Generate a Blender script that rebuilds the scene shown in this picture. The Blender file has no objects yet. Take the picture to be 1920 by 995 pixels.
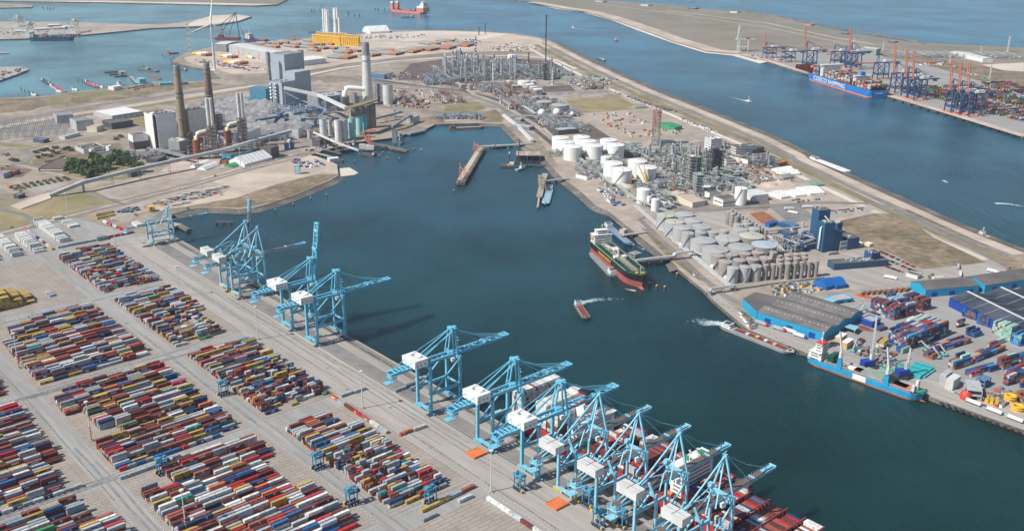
import bpy, math, random, bisect
from mathutils import Vector, Matrix
from mathutils.geometry import tessellate_polygon
random.seed(7)
SC = bpy.context.scene
C = SC.collection
R = random.Random(11)
rad = math.radians
# ---------------------------------------------------------------- camera
H = 410.0; FP = 1868.0; PIT = rad(19.808); ROL = rad(0.495)
_f = Vector((0, math.cos(PIT), -math.sin(PIT))); _r = Vector((1, 0, 0)); _u = _r.cross(_f)
CR = _r*math.cos(ROL) + _u*math.sin(ROL); CU = _u*math.cos(ROL) - _r*math.sin(ROL); CF = _f
cam = bpy.data.cameras.new('camera'); camo = bpy.data.objects.new('camera', cam); C.objects.link(camo)
m4 = Matrix((( CR.x, CU.x, -CF.x, 0), (CR.y, CU.y, -CF.y, 0), (CR.z, CU.z, -CF.z, H), (0, 0, 0, 1)))
camo.matrix_world = m4
cam.sensor_width = 36; cam.lens = FP/1920*36; cam.clip_start = 1; cam.clip_end = 60000
SC.camera = camo
# ---------------------------------------------------------------- sky, sun, exposure
SUN = Vector((-0.66, -0.30, 0.74)).normalized()
el = math.asin(SUN.z); az = math.atan2(SUN.x, SUN.y)
w = bpy.data.worlds.new('World'); SC.world = w; w.use_nodes = True
nt = w.node_tree; bg = nt.nodes['Background']
sky = nt.nodes.new('ShaderNodeTexSky'); sky.sky_type = 'NISHITA'; sky.sun_disc = False
sky.sun_elevation = el; sky.sun_rotation = az % (2*math.pi); sky.altitude = 300
sky.air_density = 1.0; sky.dust_density = 0.6; sky.ozone_density = 1.5
nt.links.new(sky.outputs[0], bg.inputs[0]); bg.inputs[1].default_value = 0.09
sl = bpy.data.lights.new('sun', 'SUN'); sl.energy = 4.9; sl.angle = rad(0.53); sl.color = (1, 0.955, 0.88)
so = bpy.data.objects.new('sun', sl); C.objects.link(so)
so.rotation_euler = SUN.to_track_quat('Z', 'Y').to_euler(); so.location = (0, 0, 900)
SC.view_settings.view_transform = 'Standard'; SC.view_settings.look = 'None'
SC.view_settings.gamma = 1; SC.view_settings.use_curve_mapping = False
SC.view_settings.exposure = 0.16
SC.render.engine = 'CYCLES'
SC.cycles.max_bounces = 5; SC.cycles.volume_bounces = 1; SC.cycles.use_denoising = True
# ---------------------------------------------------------------- placing helpers: a pixel of the survey photo -> a point on the ground
def at(px, py, z=0.0):
    d = CF + CR*((px-960)/FP) - CU*((py-497.5)/FP)
    t = (z-H)/d.z
    return Vector((d.x*t, d.y*t, z))
def hgt(px, py, ytop):
    "height of an upright that stands at (px,py) and ends at picture height ytop"
    g = at(px, py); lo, hi = 0.0, 400.0
    for _ in range(40):
        m = (lo+hi)/2
        v = Vector((g.x, g.y, m-H)); y = 497.5 - FP*v.dot(CU)/v.dot(CF)
        if y > ytop: lo = m
        else: hi = m
    return lo
def mpp(px, py):
    "metres per pixel across, at a ground point"
    v = at(px, py) - Vector((0, 0, H)); return v.dot(CF)/FP
YA = rad(-41.42)
DA = Vector((math.sin(YA), math.cos(YA), 0)); DB = Vector((math.cos(YA), -math.sin(YA), 0))
def ab(a, b, z=0.0): return DA*a + DB*b + Vector((0, 0, z))
RB = math.atan2(DB.y, DB.x)            # heading of the container rows
# ---------------------------------------------------------------- materials
MT = {}
def mat(name, rgb, rough=0.7, metal=0.0, var=0.18, scale=0.15, rgb2=None, scale2=None, amt2=0.5, bump=0, stretch=None, spec=0.4, rv=0.0):
    m = bpy.data.materials.new(name); m.use_nodes = True; n = m.node_tree.nodes; L = m.node_tree.links
    b = n['Principled BSDF']; b.inputs['Roughness'].default_value = rough; b.inputs['Metallic'].default_value = metal
    b.inputs['Specular IOR Level'].default_value = spec
    g = n.new('ShaderNodeNewGeometry'); vec = g.outputs['Position']
    if stretch:
        mp = n.new('ShaderNodeMapping'); mp.vector_type = 'TEXTURE'; mp.inputs['Scale'].default_value = stretch[0]
        mp.inputs['Rotation'].default_value = (0, 0, stretch[1]); L.new(vec, mp.inputs[0]); vec = mp.outputs[0]
    t = n.new('ShaderNodeTexNoise'); t.inputs['Scale'].default_value = scale; t.inputs['Detail'].default_value = 6; L.new(vec, t.inputs['Vector'])
    mr = n.new('ShaderNodeMapRange'); mr.inputs[1].default_value = 0.3; mr.inputs[2].default_value = 0.7
    mr.inputs[3].default_value = 1-var; mr.inputs[4].default_value = 1+var; L.new(t.outputs[0], mr.inputs[0])
    src = None
    if rgb2 is not None:
        t2 = n.new('ShaderNodeTexNoise'); t2.inputs['Scale'].default_value = scale2 or scale*0.2; t2.inputs['Detail'].default_value = 5
        L.new(vec, t2.inputs['Vector'])
        r2 = n.new('ShaderNodeMapRange'); r2.inputs[1].default_value = amt2-0.1; r2.inputs[2].default_value = amt2+0.1; L.new(t2.outputs[0], r2.inputs[0])
        mx = n.new('ShaderNodeMix'); mx.data_type = 'RGBA'; mx.inputs[6].default_value = (*rgb, 1); mx.inputs[7].default_value = (*rgb2, 1)
        L.new(r2.outputs[0], mx.inputs[0]); src = mx.outputs[2]
    hs = n.new('ShaderNodeHueSaturation')
    if src: L.new(src, hs.inputs['Color'])
    else: hs.inputs['Color'].default_value = (*rgb, 1)
    if rv:
        oi = n.new('ShaderNodeObjectInfo'); a = n.new('ShaderNodeMath'); a.operation = 'MULTIPLY_ADD'; a.inputs[1].default_value = rv; a.inputs[2].default_value = 1-rv/2
        L.new(oi.outputs['Random'], a.inputs[0]); k = n.new('ShaderNodeMath'); k.operation = 'MULTIPLY'; L.new(a.outputs[0], k.inputs[0]); L.new(mr.outputs[0], k.inputs[1])
        L.new(k.outputs[0], hs.inputs['Value'])
    else: L.new(mr.outputs[0], hs.inputs['Value'])
    L.new(hs.outputs[0], b.inputs['Base Color'])
    if bump:
        bp = n.new('ShaderNodeBump'); bp.inputs['Strength'].default_value = bump; bp.inputs['Distance'].default_value = 1.0
        L.new(t.outputs[0], bp.inputs['Height']); L.new(bp.outputs[0], b.inputs['Normal'])
    MT[name] = m; return m
for a in [
 ('land', (.35, .29, .235), .95, 0, .22, .05, (.22, .19, .14), .009, .52),
 ('dunes', (.25, .215, .175), .95, 0, .14, .012, (.20, .185, .135), .003, .5),
 ('sand', (.53, .44, .36), .95, 0, .14, .03, (.42, .345, .28), .007, .52),
 ('pale_sand', (.62, .55, .47), .95, 0, .08, .01, (.50, .44, .36), .004, .55),
 ('tan_gravel', (.40, .335, .28), .95, 0, .16, .06, (.32, .27, .225), .012, .52),
 ('works_ground', (.25, .215, .19), .95, 0, .28, .08, (.37, .32, .27), .022, .52),
 ('dry_grass', (.30, .235, .13), .95, 0, .18, .03, (.23, .20, .10), .01, .5),
 ('green_grass', (.20, .175, .095), .95, 0, .22, .03, (.25, .21, .11), .012, .5),
 ('scrub', (.26, .195, .135), .95, 0, .35, .09, (.165, .135, .085), .02, .5),
 ('heath', (.115, .085, .08), .95, 0, .15, .05, (.15, .115, .10), .02, .55),
 ('concrete', (.325, .318, .304), .9, 0, .12, .30, (.285, .275, .26), .05, .5, 0, ((1, 14, 1), .724)),
 ('slab', (.385, .35, .315), .9, 0, .13, .35, (.325, .30, .27), .06, .5, 0, ((1, 18, 1), .724)),
 ('asphalt', (.235, .222, .21), .9, 0, .14, .08, (.19, .18, .172), .015, .5),
 ('dark_asphalt', (.085, .08, .078), .9, 0, .15, .05, (.12, .11, .10), .02, .5),
 ('bed', (.16, .13, .11), .95, 0, .2, .1),
 ('rock', (.12, .11, .10), .95, 0, .4, .35, (.20, .18, .15), .03, .55, .8),
 ('paint_white', (.52, .51, .49), .7, 0, .2, .3),
 ('pale_orange', (.66, .30, .18), .6, 0, .15, .1),
 ('white', (.76, .75, .72), .55, 0, .10, .25, (.66, .64, .60), .12, .62),
 ('offwhite', (.62, .62, .60), .55, 0, .12, .2, (.52, .51, .48), .1, .6),
 ('cream', (.62, .58, .45), .6, 0, .08, .05),
 ('lgrey', (.42, .435, .44), .6, .0, .14, .15, (.35, .355, .36), .08, .58),
 ('mgrey', (.27, .28, .29), .55, .1, .14, .08),
 ('dgrey', (.10, .10, .105), .6, .1, .2, .08),
 ('roof_dark', (.115, .105, .10), .85, 0, .14, .06, (.15, .14, .13), .02, .5),
 ('roof_brown', (.14, .105, .085), .85, 0, .14, .06),
 ('black', (.02, .02, .022), .5, 0, .2, .1),
 ('silver', (.50, .51, .52), .35, .6, .12, .12),
 ('tank_grey', (.47, .465, .45), .5, .1, .10, .06, (.40, .40, .395), .03, .55),
 ('tank_dark', (.36, .325, .295), .55, .1, .12, .06, (.28, .26, .24), .04, .55),
 ('tank_white', (.80, .79, .76), .4, 0, .04, .04),
 ('rust', (.30, .12, .06), .85, 0, .25, .15),
 ('brown_stack', (.30, .235, .165), .85, 0, .18, .03),
 ('brown_stack2', (.22, .15, .11), .85, 0, .18, .03),
 ('crane_blue', (.14, .47, .63), .5, 0, .14, .3, (.20, .48, .60), .12, .56),
 ('crane_blue2', (.25, .55, .69), .5, 0, .14, .3, (.22, .48, .60), .12, .56), ('carrier_blue', (.07, .28, .42), .5, 0, .2, .4), ('tyre_mark', (.235, .228, .218), .9, 0, .25, .15),
 ('steel_blue', (.10, .19, .32), .5, 0, .15, .1),
 ('navy', (.02, .05, .13), .5, 0, .2, .08),
 ('red', (.55, .06, .045), .5, 0, .12, .1),
 ('hull_red', (.48, .03, .03), .5, 0, .16, .08),
 ('boot_red', (.33, .085, .07), .65, 0, .2, .08),
 ('coral', (.62, .20, .13), .6, 0, .14, .08),
 ('orange', (.66, .18, .06), .5, 0, .12, .1),
 ('yellow', (.78, .45, .03), .5, 0, .08, .1),
 ('teal', (.12, .48, .50), .5, 0, .12, .05),
 ('pale_teal', (.32, .58, .56), .5, 0, .08, .05),
 ('pgreen', (.235, .325, .24), .6, 0, .2, .1, (.28, .29, .27), .06, .5),
 ('green', (.05, .28, .13), .6, 0, .15, .08),
 ('deck_green', (.012, .08, .055), .65, 0, .3, .2, (.06, .10, .08), .1, .62),
 ('shed_blue', (.02, .30, .50), .5, 0, .07, .03),
 ('deep_blue', (.01, .055, .30), .5, 0, .08, .04),
 ('royal', (.015, .13, .42), .5, 0, .1, .05),
 ('mill_blue', (.025, .09, .19), .5, 0, .08, .03),
 ('ship_blue', (.025, .29, .52), .5, 0, .16, .1),
 ('cargo_blue', (.02, .18, .50), .45, 0, .06, .02),
 ('glass', (.03, .05, .07), .15, 0, .1, .1),
 ('solar', (.03, .037, .055), .9, 0, .2, .04, (.06, .075, .10), .02, .5, 0, None, .2),
 ('coal', (.22, .22, .23), .95, 0, .2, .05, (.12, .12, .125), .015, .5),
 ('wood', (.60, .40, .20), .7, 0, .12, .1),
 ('foliage', (.10, .165, .055), .9, 0, .35, .12),
 ('foliage2', (.12, .145, .07), .9, 0, .3, .15),
 ('bark', (.10, .07, .05), .9, 0, .2, .5),
 ('foam', (.60, .68, .68), .8, 0, .1, .2),
 ('rubber', (.02, .02, .02), .8, 0, .1, 1),
 ('deck_red', (.22, .045, .036), .75, 0, .28, .15),
 ('steel_dark', (.08, .09, .11), .5, .3, .2, .2),
 ('boiler_grey', (.36, .405, .445), .6, 0, .07, .04), ('conc_silo', (.25, .215, .185), .8, 0, .15, .08), ('roof_grey', (.145, .135, .128), .85, 0, .2, .1, (.17, .16, .15), .03, .5), ('turq', (.03, .42, .42), .5, 0, .08, .1), ('green_panel', (.16, .40, .34), .6, 0, .2, .3), ('pale_canopy', (.25, .52, .60), .5, 0, .08, .1), ('dock_roof', (.42, .34, .29), .8, 0, .2, .1, (.30, .16, .10), .08, .6), ('steel_teal', (.07, .24, .36), .5, 0, .1, .05), ('coal_light', (.27, .27, .272), .95, 0, .3, .12, (.17, .17, .175), .035, .52),
]: mat(*a)
# container paints
CC = {'maroon': (.15, .038, .034), 'brick_red': (.33, .09, .06), 'bright_red': (.50, .03, .035), 'light_grey': (.44, .465, .485), 'mid_grey': (.30, .335, .36),
      'white': (.70, .69, .65), 'navy': (.022, .05, .14), 'blue': (.03, .13, .33), 'yellow': (.50, .335, .085), 'orange': (.62, .155, .05), 'teal': (.03, .24, .23), 'green': (.05, .28, .10), 'pale_green': (.36, .55, .46), 'light_blue': (.10, .34, .55)}
for k, v in CC.items():
    m_ = mat('box_'+k, v, .55, 0, .26, .5, tuple(min(1, c*.7+.035) for c in v), .3, .62, rv=0.3); n = m_.node_tree.nodes; L = m_.node_tree.links; hs = [x for x in n if x.bl_idname == 'ShaderNodeHueSaturation'][0]
    a_ = n.new('ShaderNodeAttribute'); a_.attribute_name = 'tint'; q_ = n.new('ShaderNodeMath'); q_.operation = 'MULTIPLY_ADD'; src = hs.inputs['Value'].links[0].from_socket
    L.new(src, q_.inputs[0]); q_.inputs[1].default_value = 1; L.new(a_.outputs['Fac'], q_.inputs[2]); L.new(q_.outputs[0], hs.inputs['Value'])
CN = list(CC)
# ---------------------------------------------------------------- mesh builder
class M:
    def __init__(s): s.v = []; s.f = []; s.m = []; s.s = []
    def add(s, vs, fs, m=0, sm=False):
        o = len(s.v); s.v += [tuple(x) for x in vs]
        for f in fs: s.f.append([i+o for i in f]); s.m.append(m); s.s.append(sm)
    def box(s, c, d, rz=0, m=0, tap=1.0, mt=None):
        "c = centre of the base, d = size"
        cx, cy, cz = c; x, y, z = d[0]/2, d[1]/2, d[2]; co, si = math.cos(rz), math.sin(rz); vs = []
        for zz, k in ((0, 1), (z, tap)):
            for a, b in ((-x, -y), (x, -y), (x, y), (-x, y)):
                a *= k; b *= k; vs.append((cx+a*co-b*si, cy+a*si+b*co, cz+zz))
        s.add(vs, [(0, 3, 2, 1), (0, 1, 5, 4), (1, 2, 6, 5), (2, 3, 7, 6), (3, 0, 4, 7)], m)
        s.add(vs[4:], [(0, 1, 2, 3)], m if mt is None else mt)
    def beam(s, a, b, w, h=None, m=0, up=(0, 0, 1)):
        a = Vector(a); b = Vector(b); d = b-a
        if d.length < 1e-6: return
        h = h or w; d.normalize(); u = Vector(up)
        if abs(d.dot(u)) > .98: u = Vector((1, 0, 0))
        x = d.cross(u).normalized(); y = x.cross(d)
        vs = [p + x*i*w/2 + y*j*h/2 for p in (a, b) for i, j in ((-1, -1), (1, -1), (1, 1), (-1, 1))]
        s.add(vs, [(0, 3, 2, 1), (4, 5, 6, 7), (0, 1, 5, 4), (1, 2, 6, 5), (2, 3, 7, 6), (3, 0, 4, 7)], m)
    def tube(s, pts, rs, n=8, m=0, caps=True, sm=True):
        pts = [Vector(p) for p in pts]
        if not hasattr(rs, '__len__'): rs = [rs]*len(pts)
        ring = []; 
        for i, p in enumerate(pts):
            d = (pts[min(i+1, len(pts)-1)] - pts[max(i-1, 0)])
            if d.length < 1e-9: d = Vector((0, 0, 1))
            d.normalize()
            u = Vector((0, 0, 1)) if abs(d.z) < .9 else Vector((1, 0, 0))
            x = d.cross(u).normalized(); y = x.cross(d)
            ring += [p + (x*math.cos(2*math.pi*k/n) + y*math.sin(2*math.pi*k/n))*rs[i] for k in range(n)]
        fs = [(i*n+k, i*n+(k+1) % n, (i+1)*n+(k+1) % n, (i+1)*n+k) for i in range(len(pts)-1) for k in range(n)]
        s.add(ring, fs, m, sm)
        if caps:
            s.add(ring[:n], [tuple(range(n))], m); s.add(ring[-n:], [tuple(range(n-1, -1, -1))], m)
    def lathe(s, c, prof, n=20, m=0, sm=True):
        "prof = [(r,z)...] bottom to top"
        vs = [(c[0]+r*math.cos(2*math.pi*k/n), c[1]+r*math.sin(2*math.pi*k/n), c[2]+z) for r, z in prof for k in range(n)]
        s.add(vs, [(i*n+k, i*n+(k+1) % n, (i+1)*n+(k+1) % n, (i+1)*n+k) for i in range(len(prof)-1) for k in range(n)], m, sm)
    def prism(s, pts, z0, z1, m=0, mt=None):
        n = len(pts); P = [Vector((p[0], p[1], 0)) for p in pts]
        ar = sum(P[i].x*P[(i+1) % n].y - P[(i+1) % n].x*P[i].y for i in range(n))
        if ar < 0: P.reverse()
        vs = [(p.x, p.y, z0) for p in P] + [(p.x, p.y, z1) for p in P]
        s.add(vs, [(i, (i+1) % n, n+(i+1) % n, n+i) for i in range(n)], m)
        tr = tessellate_polygon([P])
        s.add([(p.x, p.y, z1) for p in P], [t if _up(P, t) else t[::-1] for t in tr], m if mt is None else mt)
    def sheet(s, pts, z, m=0):
        P = [Vector((p[0], p[1], 0)) for p in pts]
        tr = tessellate_polygon([P]); s.add([(p.x, p.y, z) for p in P], [t if _up(P, t) else t[::-1] for t in tr], m)
    def strip(s, pts, w, z, m=0):
        pts = [Vector((p[0], p[1], 0)) for p in pts]; vs = []
        for i, p in enumerate(pts):
            d = (pts[min(i+1, len(pts)-1)] - pts[max(i-1, 0)]).normalized(); q = Vector((-d.y, d.x, 0))*w/2
            vs += [(p.x+q.x, p.y+q.y, z), (p.x-q.x, p.y-q.y, z)]
        s.add(vs, [(2*i+1, 2*i+3, 2*i+2, 2*i) for i in range(len(pts)-1)], m)
    def mesh(s, name, mats):
        me = bpy.data.meshes.new(name); me.from_pydata(s.v, [], s.f)
        for x in mats: me.materials.append(MT[x])
        me.polygons.foreach_set('material_index', s.m); me.polygons.foreach_set('use_smooth', s.s)
        me.update(); return me
def _up(P, t):
    a, b, c = (P[i] for i in t); return (b.x-a.x)*(c.y-a.y) - (b.y-a.y)*(c.x-a.x) > 0
def tag(o, label=None, cat=None, group=None, kind=None):
    if label: o['label'] = label
    if cat: o['category'] = cat
    if group: o['group'] = group
    if kind: o['kind'] = kind
    return o
def ob(name, mb, mats, parent=None, loc=(0, 0, 0), rz=0, **k):
    if isinstance(mats, str): mats = [mats]
    me = mb.mesh(name, mats) if isinstance(mb, M) else mb
    o = bpy.data.objects.new(name, me); C.objects.link(o); o.location = loc; o.rotation_euler = (0, 0, rz)
    if parent: o.parent = parent
    return tag(o, **k)
def thing(name, label, cat, loc=(0, 0, 0), rz=0, group=None):
    o = bpy.data.objects.new(name, None); C.objects.link(o); o.empty_display_size = 1
    o.location = loc; o.rotation_euler = (0, 0, rz); return tag(o, label, cat, group)
KIDS = {}
def dup(root, loc, rz=0, label=None, group=None, scale=None, base=None):
    r = root.copy(); C.objects.link(r); r.location = loc; r.rotation_euler = (0, 0, rz)
    if label: r['label'] = label
    if group: r['group'] = group
    if scale: r.scale = scale
    for ch in list(root.children):
        c = ch.copy(); C.objects.link(c); c.parent = r
        for g in list(ch.children):
            d = g.copy(); C.objects.link(d); d.parent = c
    return r
def ordn(i):
    W = ['first', 'second', 'third', 'fourth', 'fifth', 'sixth', 'seventh', 'eighth', 'ninth', 'tenth', 'eleventh', 'twelfth', 'thirteenth', 'fourteenth', 'fifteenth', 'sixteenth', 'seventeenth', 'eighteenth', 'nineteenth', 'twentieth']
    if i < 20: return W[i]
    T = {2: 'twenty', 3: 'thirty', 4: 'forty', 5: 'fifty', 6: 'sixty', 7: 'seventy', 8: 'eighty', 9: 'ninety'}
    n = i+1
    if n >= 100: return str(n)+'th'
    return (T[n//10]+'-'+W[n % 10-1]) if n % 10 else T[n//10][:-1]+'ieth'
def heading(p, q): return math.atan2(q.y-p.y, q.x-p.x)
# ---------------------------------------------------------------- water
WZ = -4.0
def water_mat():
    m = bpy.data.materials.new('water'); m.use_nodes = True; n = m.node_tree.nodes; L = m.node_tree.links; b = n['Principled BSDF']
    g = n.new('ShaderNodeNewGeometry')
    b.inputs['Roughness'].default_value = 0.24; b.inputs['IOR'].default_value = 1.33; b.inputs['Specular IOR Level'].default_value = .42; b.inputs['Subsurface Weight'].default_value = 1; b.inputs['Subsurface Radius'].default_value = (1, 1, 1); b.inputs['Subsurface Scale'].default_value = 70
    t = n.new('ShaderNodeTexNoise'); t.inputs['Scale'].default_value = .0035; t.inputs['Detail'].default_value = 7; t.inputs['Roughness'].default_value = .6; L.new(g.outputs['Position'], t.inputs['Vector'])
    # base colour tint: far water bluer, shallower water to the north west, deep green in the basin
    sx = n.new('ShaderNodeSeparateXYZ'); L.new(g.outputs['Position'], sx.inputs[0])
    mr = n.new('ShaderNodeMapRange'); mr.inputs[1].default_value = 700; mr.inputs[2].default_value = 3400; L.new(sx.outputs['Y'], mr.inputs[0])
    mx = n.new('ShaderNodeMix'); mx.data_type = 'RGBA'; mx.inputs[6].default_value = (.006, .033, .033, 1); mx.inputs[7].default_value = (.035, .14, .22, 1); L.new(mr.outputs[0], mx.inputs[0])  # blue sky reflection of far water put into the base colour by distance
    xr = n.new('ShaderNodeMapRange'); xr.inputs[1].default_value = -350; xr.inputs[2].default_value = -1000; L.new(sx.outputs['X'], xr.inputs[0]); yr = n.new('ShaderNodeMapRange'); yr.inputs[1].default_value = 1900; yr.inputs[2].default_value = 2300; L.new(sx.outputs['Y'], yr.inputs[0]); ml = n.new('ShaderNodeMath'); ml.operation = 'MULTIPLY'; L.new(xr.outputs[0], ml.inputs[0]); L.new(yr.outputs[0], ml.inputs[1])
    mz = n.new('ShaderNodeMix'); mz.data_type = 'RGBA'; mz.inputs[7].default_value = (.10, .215, .25, 1); L.new(ml.outputs[0], mz.inputs[0]); L.new(mx.outputs[2], mz.inputs[6])
    m2 = n.new('ShaderNodeMix'); m2.data_type = 'RGBA'; m2.blend_type = 'MULTIPLY'; m2.inputs[0].default_value = .85
    cr = n.new('ShaderNodeMapRange'); cr.inputs[1].default_value = .35; cr.inputs[2].default_value = .65; cr.inputs[3].default_value = .55; cr.inputs[4].default_value = 1.4; L.new(t.outputs[0], cr.inputs[0])
    L.new(mz.outputs[2], m2.inputs[6]); L.new(cr.outputs[0], m2.inputs[7]); L.new(m2.outputs[2], b.inputs['Base Color'])
    mp = n.new('ShaderNodeMapping'); mp.inputs['Rotation'].default_value = (0, 0, .6); mp.inputs['Scale'].default_value = (1, .35, 1); L.new(g.outputs['Position'], mp.inputs[0])
    w1 = n.new('ShaderNodeTexNoise'); w1.inputs['Scale'].default_value = .13; w1.inputs['Detail'].default_value = 5; L.new(mp.outputs[0], w1.inputs['Vector'])
    w2 = n.new('ShaderNodeTexNoise'); w2.inputs['Scale'].default_value = .8; w2.inputs['Detail'].default_value = 3; L.new(mp.outputs[0], w2.inputs['Vector'])
    ad = n.new('ShaderNodeMath'); ad.operation = 'MULTIPLY_ADD'; ad.inputs[1].default_value = .3; L.new(w2.outputs[0], ad.inputs[0]); L.new(w1.outputs[0], ad.inputs[2])
    bp = n.new('ShaderNodeBump'); bp.inputs['Strength'].default_value = .55; bp.inputs['Distance'].default_value = 1.7
    L.new(ad.outputs[0], bp.inputs['Height']); L.new(bp.outputs[0], b.inputs['Normal'])
    MT['water'] = m
water_mat()
mb = M(); mb.sheet([(-30000, -8000), (30000, -8000), (30000, 45000), (-30000, 45000)], WZ)
ob('sea_water', mb, 'water', kind='structure')
mb = M(); mb.sheet([(-30000, -8000), (30000, -8000), (30000, 45000), (-30000, 45000)], -14)
ob('sea_bed', mb, 'bed', kind='structure')
# ---------------------------------------------------------------- land
P = lambda s: [at(*p) for p in s]
BAS1 = [(318, 437), (314, 424), (324, 402), (346, 395), (370, 391), (391, 390), (420, 391), (451, 392), (477, 390), (515, 379), (550, 367), (590, 351), (618, 339), (635, 329), (630, 308), (615, 300), (582, 291)]
BAS2 = [(600, 283), (640, 274), (655, 268), (700, 263), (745, 257), (773, 247), (799, 242), (816, 233), (840, 232), (900, 231), (945, 233), (956, 244), (980, 267), (989, 277), (1014, 290), (1039, 317), (1052, 331), (1062, 339), (1091, 361), (1118, 386), (1130, 392), (1153, 399), (1179, 420), (1192, 431), (1209, 450), (1240, 473), (1252, 479), (1265, 493), (1271, 504)]
BAS3 = [(1319, 543), (1340, 565), (1379, 598), (1403, 618), (1509, 660), (1746, 744), (1920, 806), (2300, 945)]
CANAL = [(2400, 693), (1920, 475), (1838, 443), (1772, 415), (1679, 373), (1583, 329), (1514, 297), (1506, 289), (1440, 256), (1318, 206), (1225, 169), (1166, 143), (1103, 113), (1031, 76)]
NTH = [(1010, 70), (960, 62), (900, 58), (830, 57), (780, 57), (730, 57), (694, 60), (652, 65), (585, 70), (560, 72), (497, 78), (440, 82), (400, 88), (375, 93), (350, 98), (332, 108), (322, 116)]
MARI = [(398, 134), (415, 148), (365, 153), (332, 153), (292, 153), (232, 163), (196, 166), (126, 174), (76, 181), (0, 184), (-500, 196)]
far_right = [Vector((3800, 1400, 0)), Vector((3800, -900, 0)), Vector((0, -900, 0))]
left_pts = [Vector((-4200, 1900, 0)), Vector((-4200, -900, 0)), ab(-420, 487.5)]
b0 = at(2300, 945); c0 = at(2400, 693)
main = P(BAS1+BAS2+BAS3) + [Vector((1500, 150, 0)), Vector((3800, 100, 0)), Vector((3800, 800, 0))] + P(CANAL+NTH+MARI) + left_pts
mb = M(); mb.prism(main, -14, 0, 1, 0); ob('port_land', mb, ['land', 'rock'], kind='structure')
NLAND = [(1000, 3), (1055, 15), (1103, 21), (1159, 36), (1212, 56), (1269, 76), (1335, 96), (1386, 101), (1440, 116), (1513, 139), (1666, 181), (1772, 212), (1920, 257), (2400, 400), (2400, 150), (1920, 90), (1722, 80), (1440, 28), (1258, 10), (1126, 0), (1080, -9), (900, -16), (900, -6)]
mb = M(); mb.prism(P(NLAND), -14, 0, 1, 0); ob('north_land', mb, ['dunes', 'rock'], kind='structure')
mb = M(); mb.prism(P([(-700, 4), (0, 2), (200, 5), (480, 11), (520, 9), (545, -4), (400, -30), (-700, -45)]), -14, 0, 1, 0); ob('far_land', mb, ['dunes', 'rock'], kind='structure')
mb = M(); mb.prism(P([(-300, 76), (0, 74), (60, 72), (143, 67), (216, 60), (285, 53), (342, 51), (391, 49), (448, 40), (472, 31), (444, 27), (398, 29), (365, 38), (318, 45), (259, 46), (143, 42), (0, 41), (-300, 42)]), -14, 0, 1, 0); ob('west_spit', mb, ['tan_gravel', 'rock'], kind='structure')
mb = M(); mb.prism(P([(-200, 7), (0, 7), (61, 10), (60, 14), (0, 15), (-200, 17)]), -14, 0, 1, 0); ob('far_quay_land', mb, ['land', 'rock'], kind='structure')
mb = M(); mb.prism(P([(-300, 130), (0, 126), (40, 125), (54, 129), (53, 131), (0, 151), (-300, 240)]), -14, 0, 1, 0); ob('west_quay_land', mb, ['slab', 'rock'], kind='structure')
mb = M(); mb.prism(P([(-100, 96), (16, 97), (17, 99), (-100, 100)]), -14, -1, 1, 0); ob('small_mole_land', mb, ['slab', 'rock'], kind='structure')
# sloped stone shores
def slope(name, pts, w, side=1, mats=('rock',), z0=.05, z1=-4.4):
    pts = P(pts); m = M(); vs = []
    for i, p in enumerate(pts):
        d = (pts[min(i+1, len(pts)-1)] - pts[max(i-1, 0)]).normalized(); q = Vector((-d.y, d.x, 0))*w*side
        a = p - q*.25; b = p + q
        vs += [(a.x, a.y, z0), (b.x, b.y, z1)]
    fs = [(2*i, 2*i+1, 2*i+3, 2*i+2) if side > 0 else (2*i, 2*i+2, 2*i+3, 2*i+1) for i in range(len(pts)-1)]
    m.add(vs, [f[::-1] for f in fs]); ob(name, m, list(mats), kind='structure')
slope('stone_shore', BAS1[2:14], 13, -1)
slope('stone_shore', BAS2[9:], 11, -1)
slope('stone_shore', CANAL[1:], 30, -1)
slope('stone_shore', NTH[:9], 6, -1)
slope('stone_shore', [(398, 134), (415, 148), (410, 150)], 20, -1)
slope('sand_beach', NLAND[0:9], 30, -1, ('pale_sand',))
# ---------------------------------------------------------------- ground cover sheets: (name, material, layer, outline)
NL = [0]
def zl(lay):
    NL[0] += 1; return .05+.06*lay+.0006*NL[0]
def sheet(name, mt, lay, pts, world=False):
    m = M(); m.sheet(pts if world else P(pts), zl(lay)); ob(name, m, mt, kind='structure')
def road(name, pts, wd, mt='asphalt', lay=4, world=False):
    m = M(); m.strip(pts if world else P(pts), wd, zl(lay)); return ob(name, m, mt, kind='structure')
A4 = lambda a0, a1, b0, b1: [ab(a0, b0), ab(a1, b0), ab(a1, b1), ab(a0, b1)]
sheet('yard_concrete', 'concrete', 0, [ab(-400, 486.5), ab(1214, 486.5), ab(1262, 452), ab(1420, 410), ab(1390, 330), ab(1345, 200), ab(1330, 100), ab(1300, -300), ab(-400, -500)], True)
sheet('apron_paving', 'slab', 1, A4(-400, 1250, 408.5, 486), True)
sheet('crane_lane', 'asphalt', 2, A4(-400, 1210, 454, 468), True)
for k in range(7): road('lane_marking', [ab(-300, 456.5+4*k), ab(1210, 456.5+4*k)], .35, 'asphalt', 3, True)
road('crane_rail', [ab(-300, 452.5), ab(1232, 452.5)], 1.1, 'dark_asphalt', 4, True)
road('crane_rail', [ab(-300, 484.2), ab(1232, 484.2)], 1.1, 'dark_asphalt', 4, True)
road('quay_coping', [ab(-300, 486.9), ab(1214, 486.9)], 1.2, 'slab', 5, True)
road('fender_strip', [ab(-300, 480.5), ab(1214, 480.5)], 4.5, 'rock', 3, True)
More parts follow.
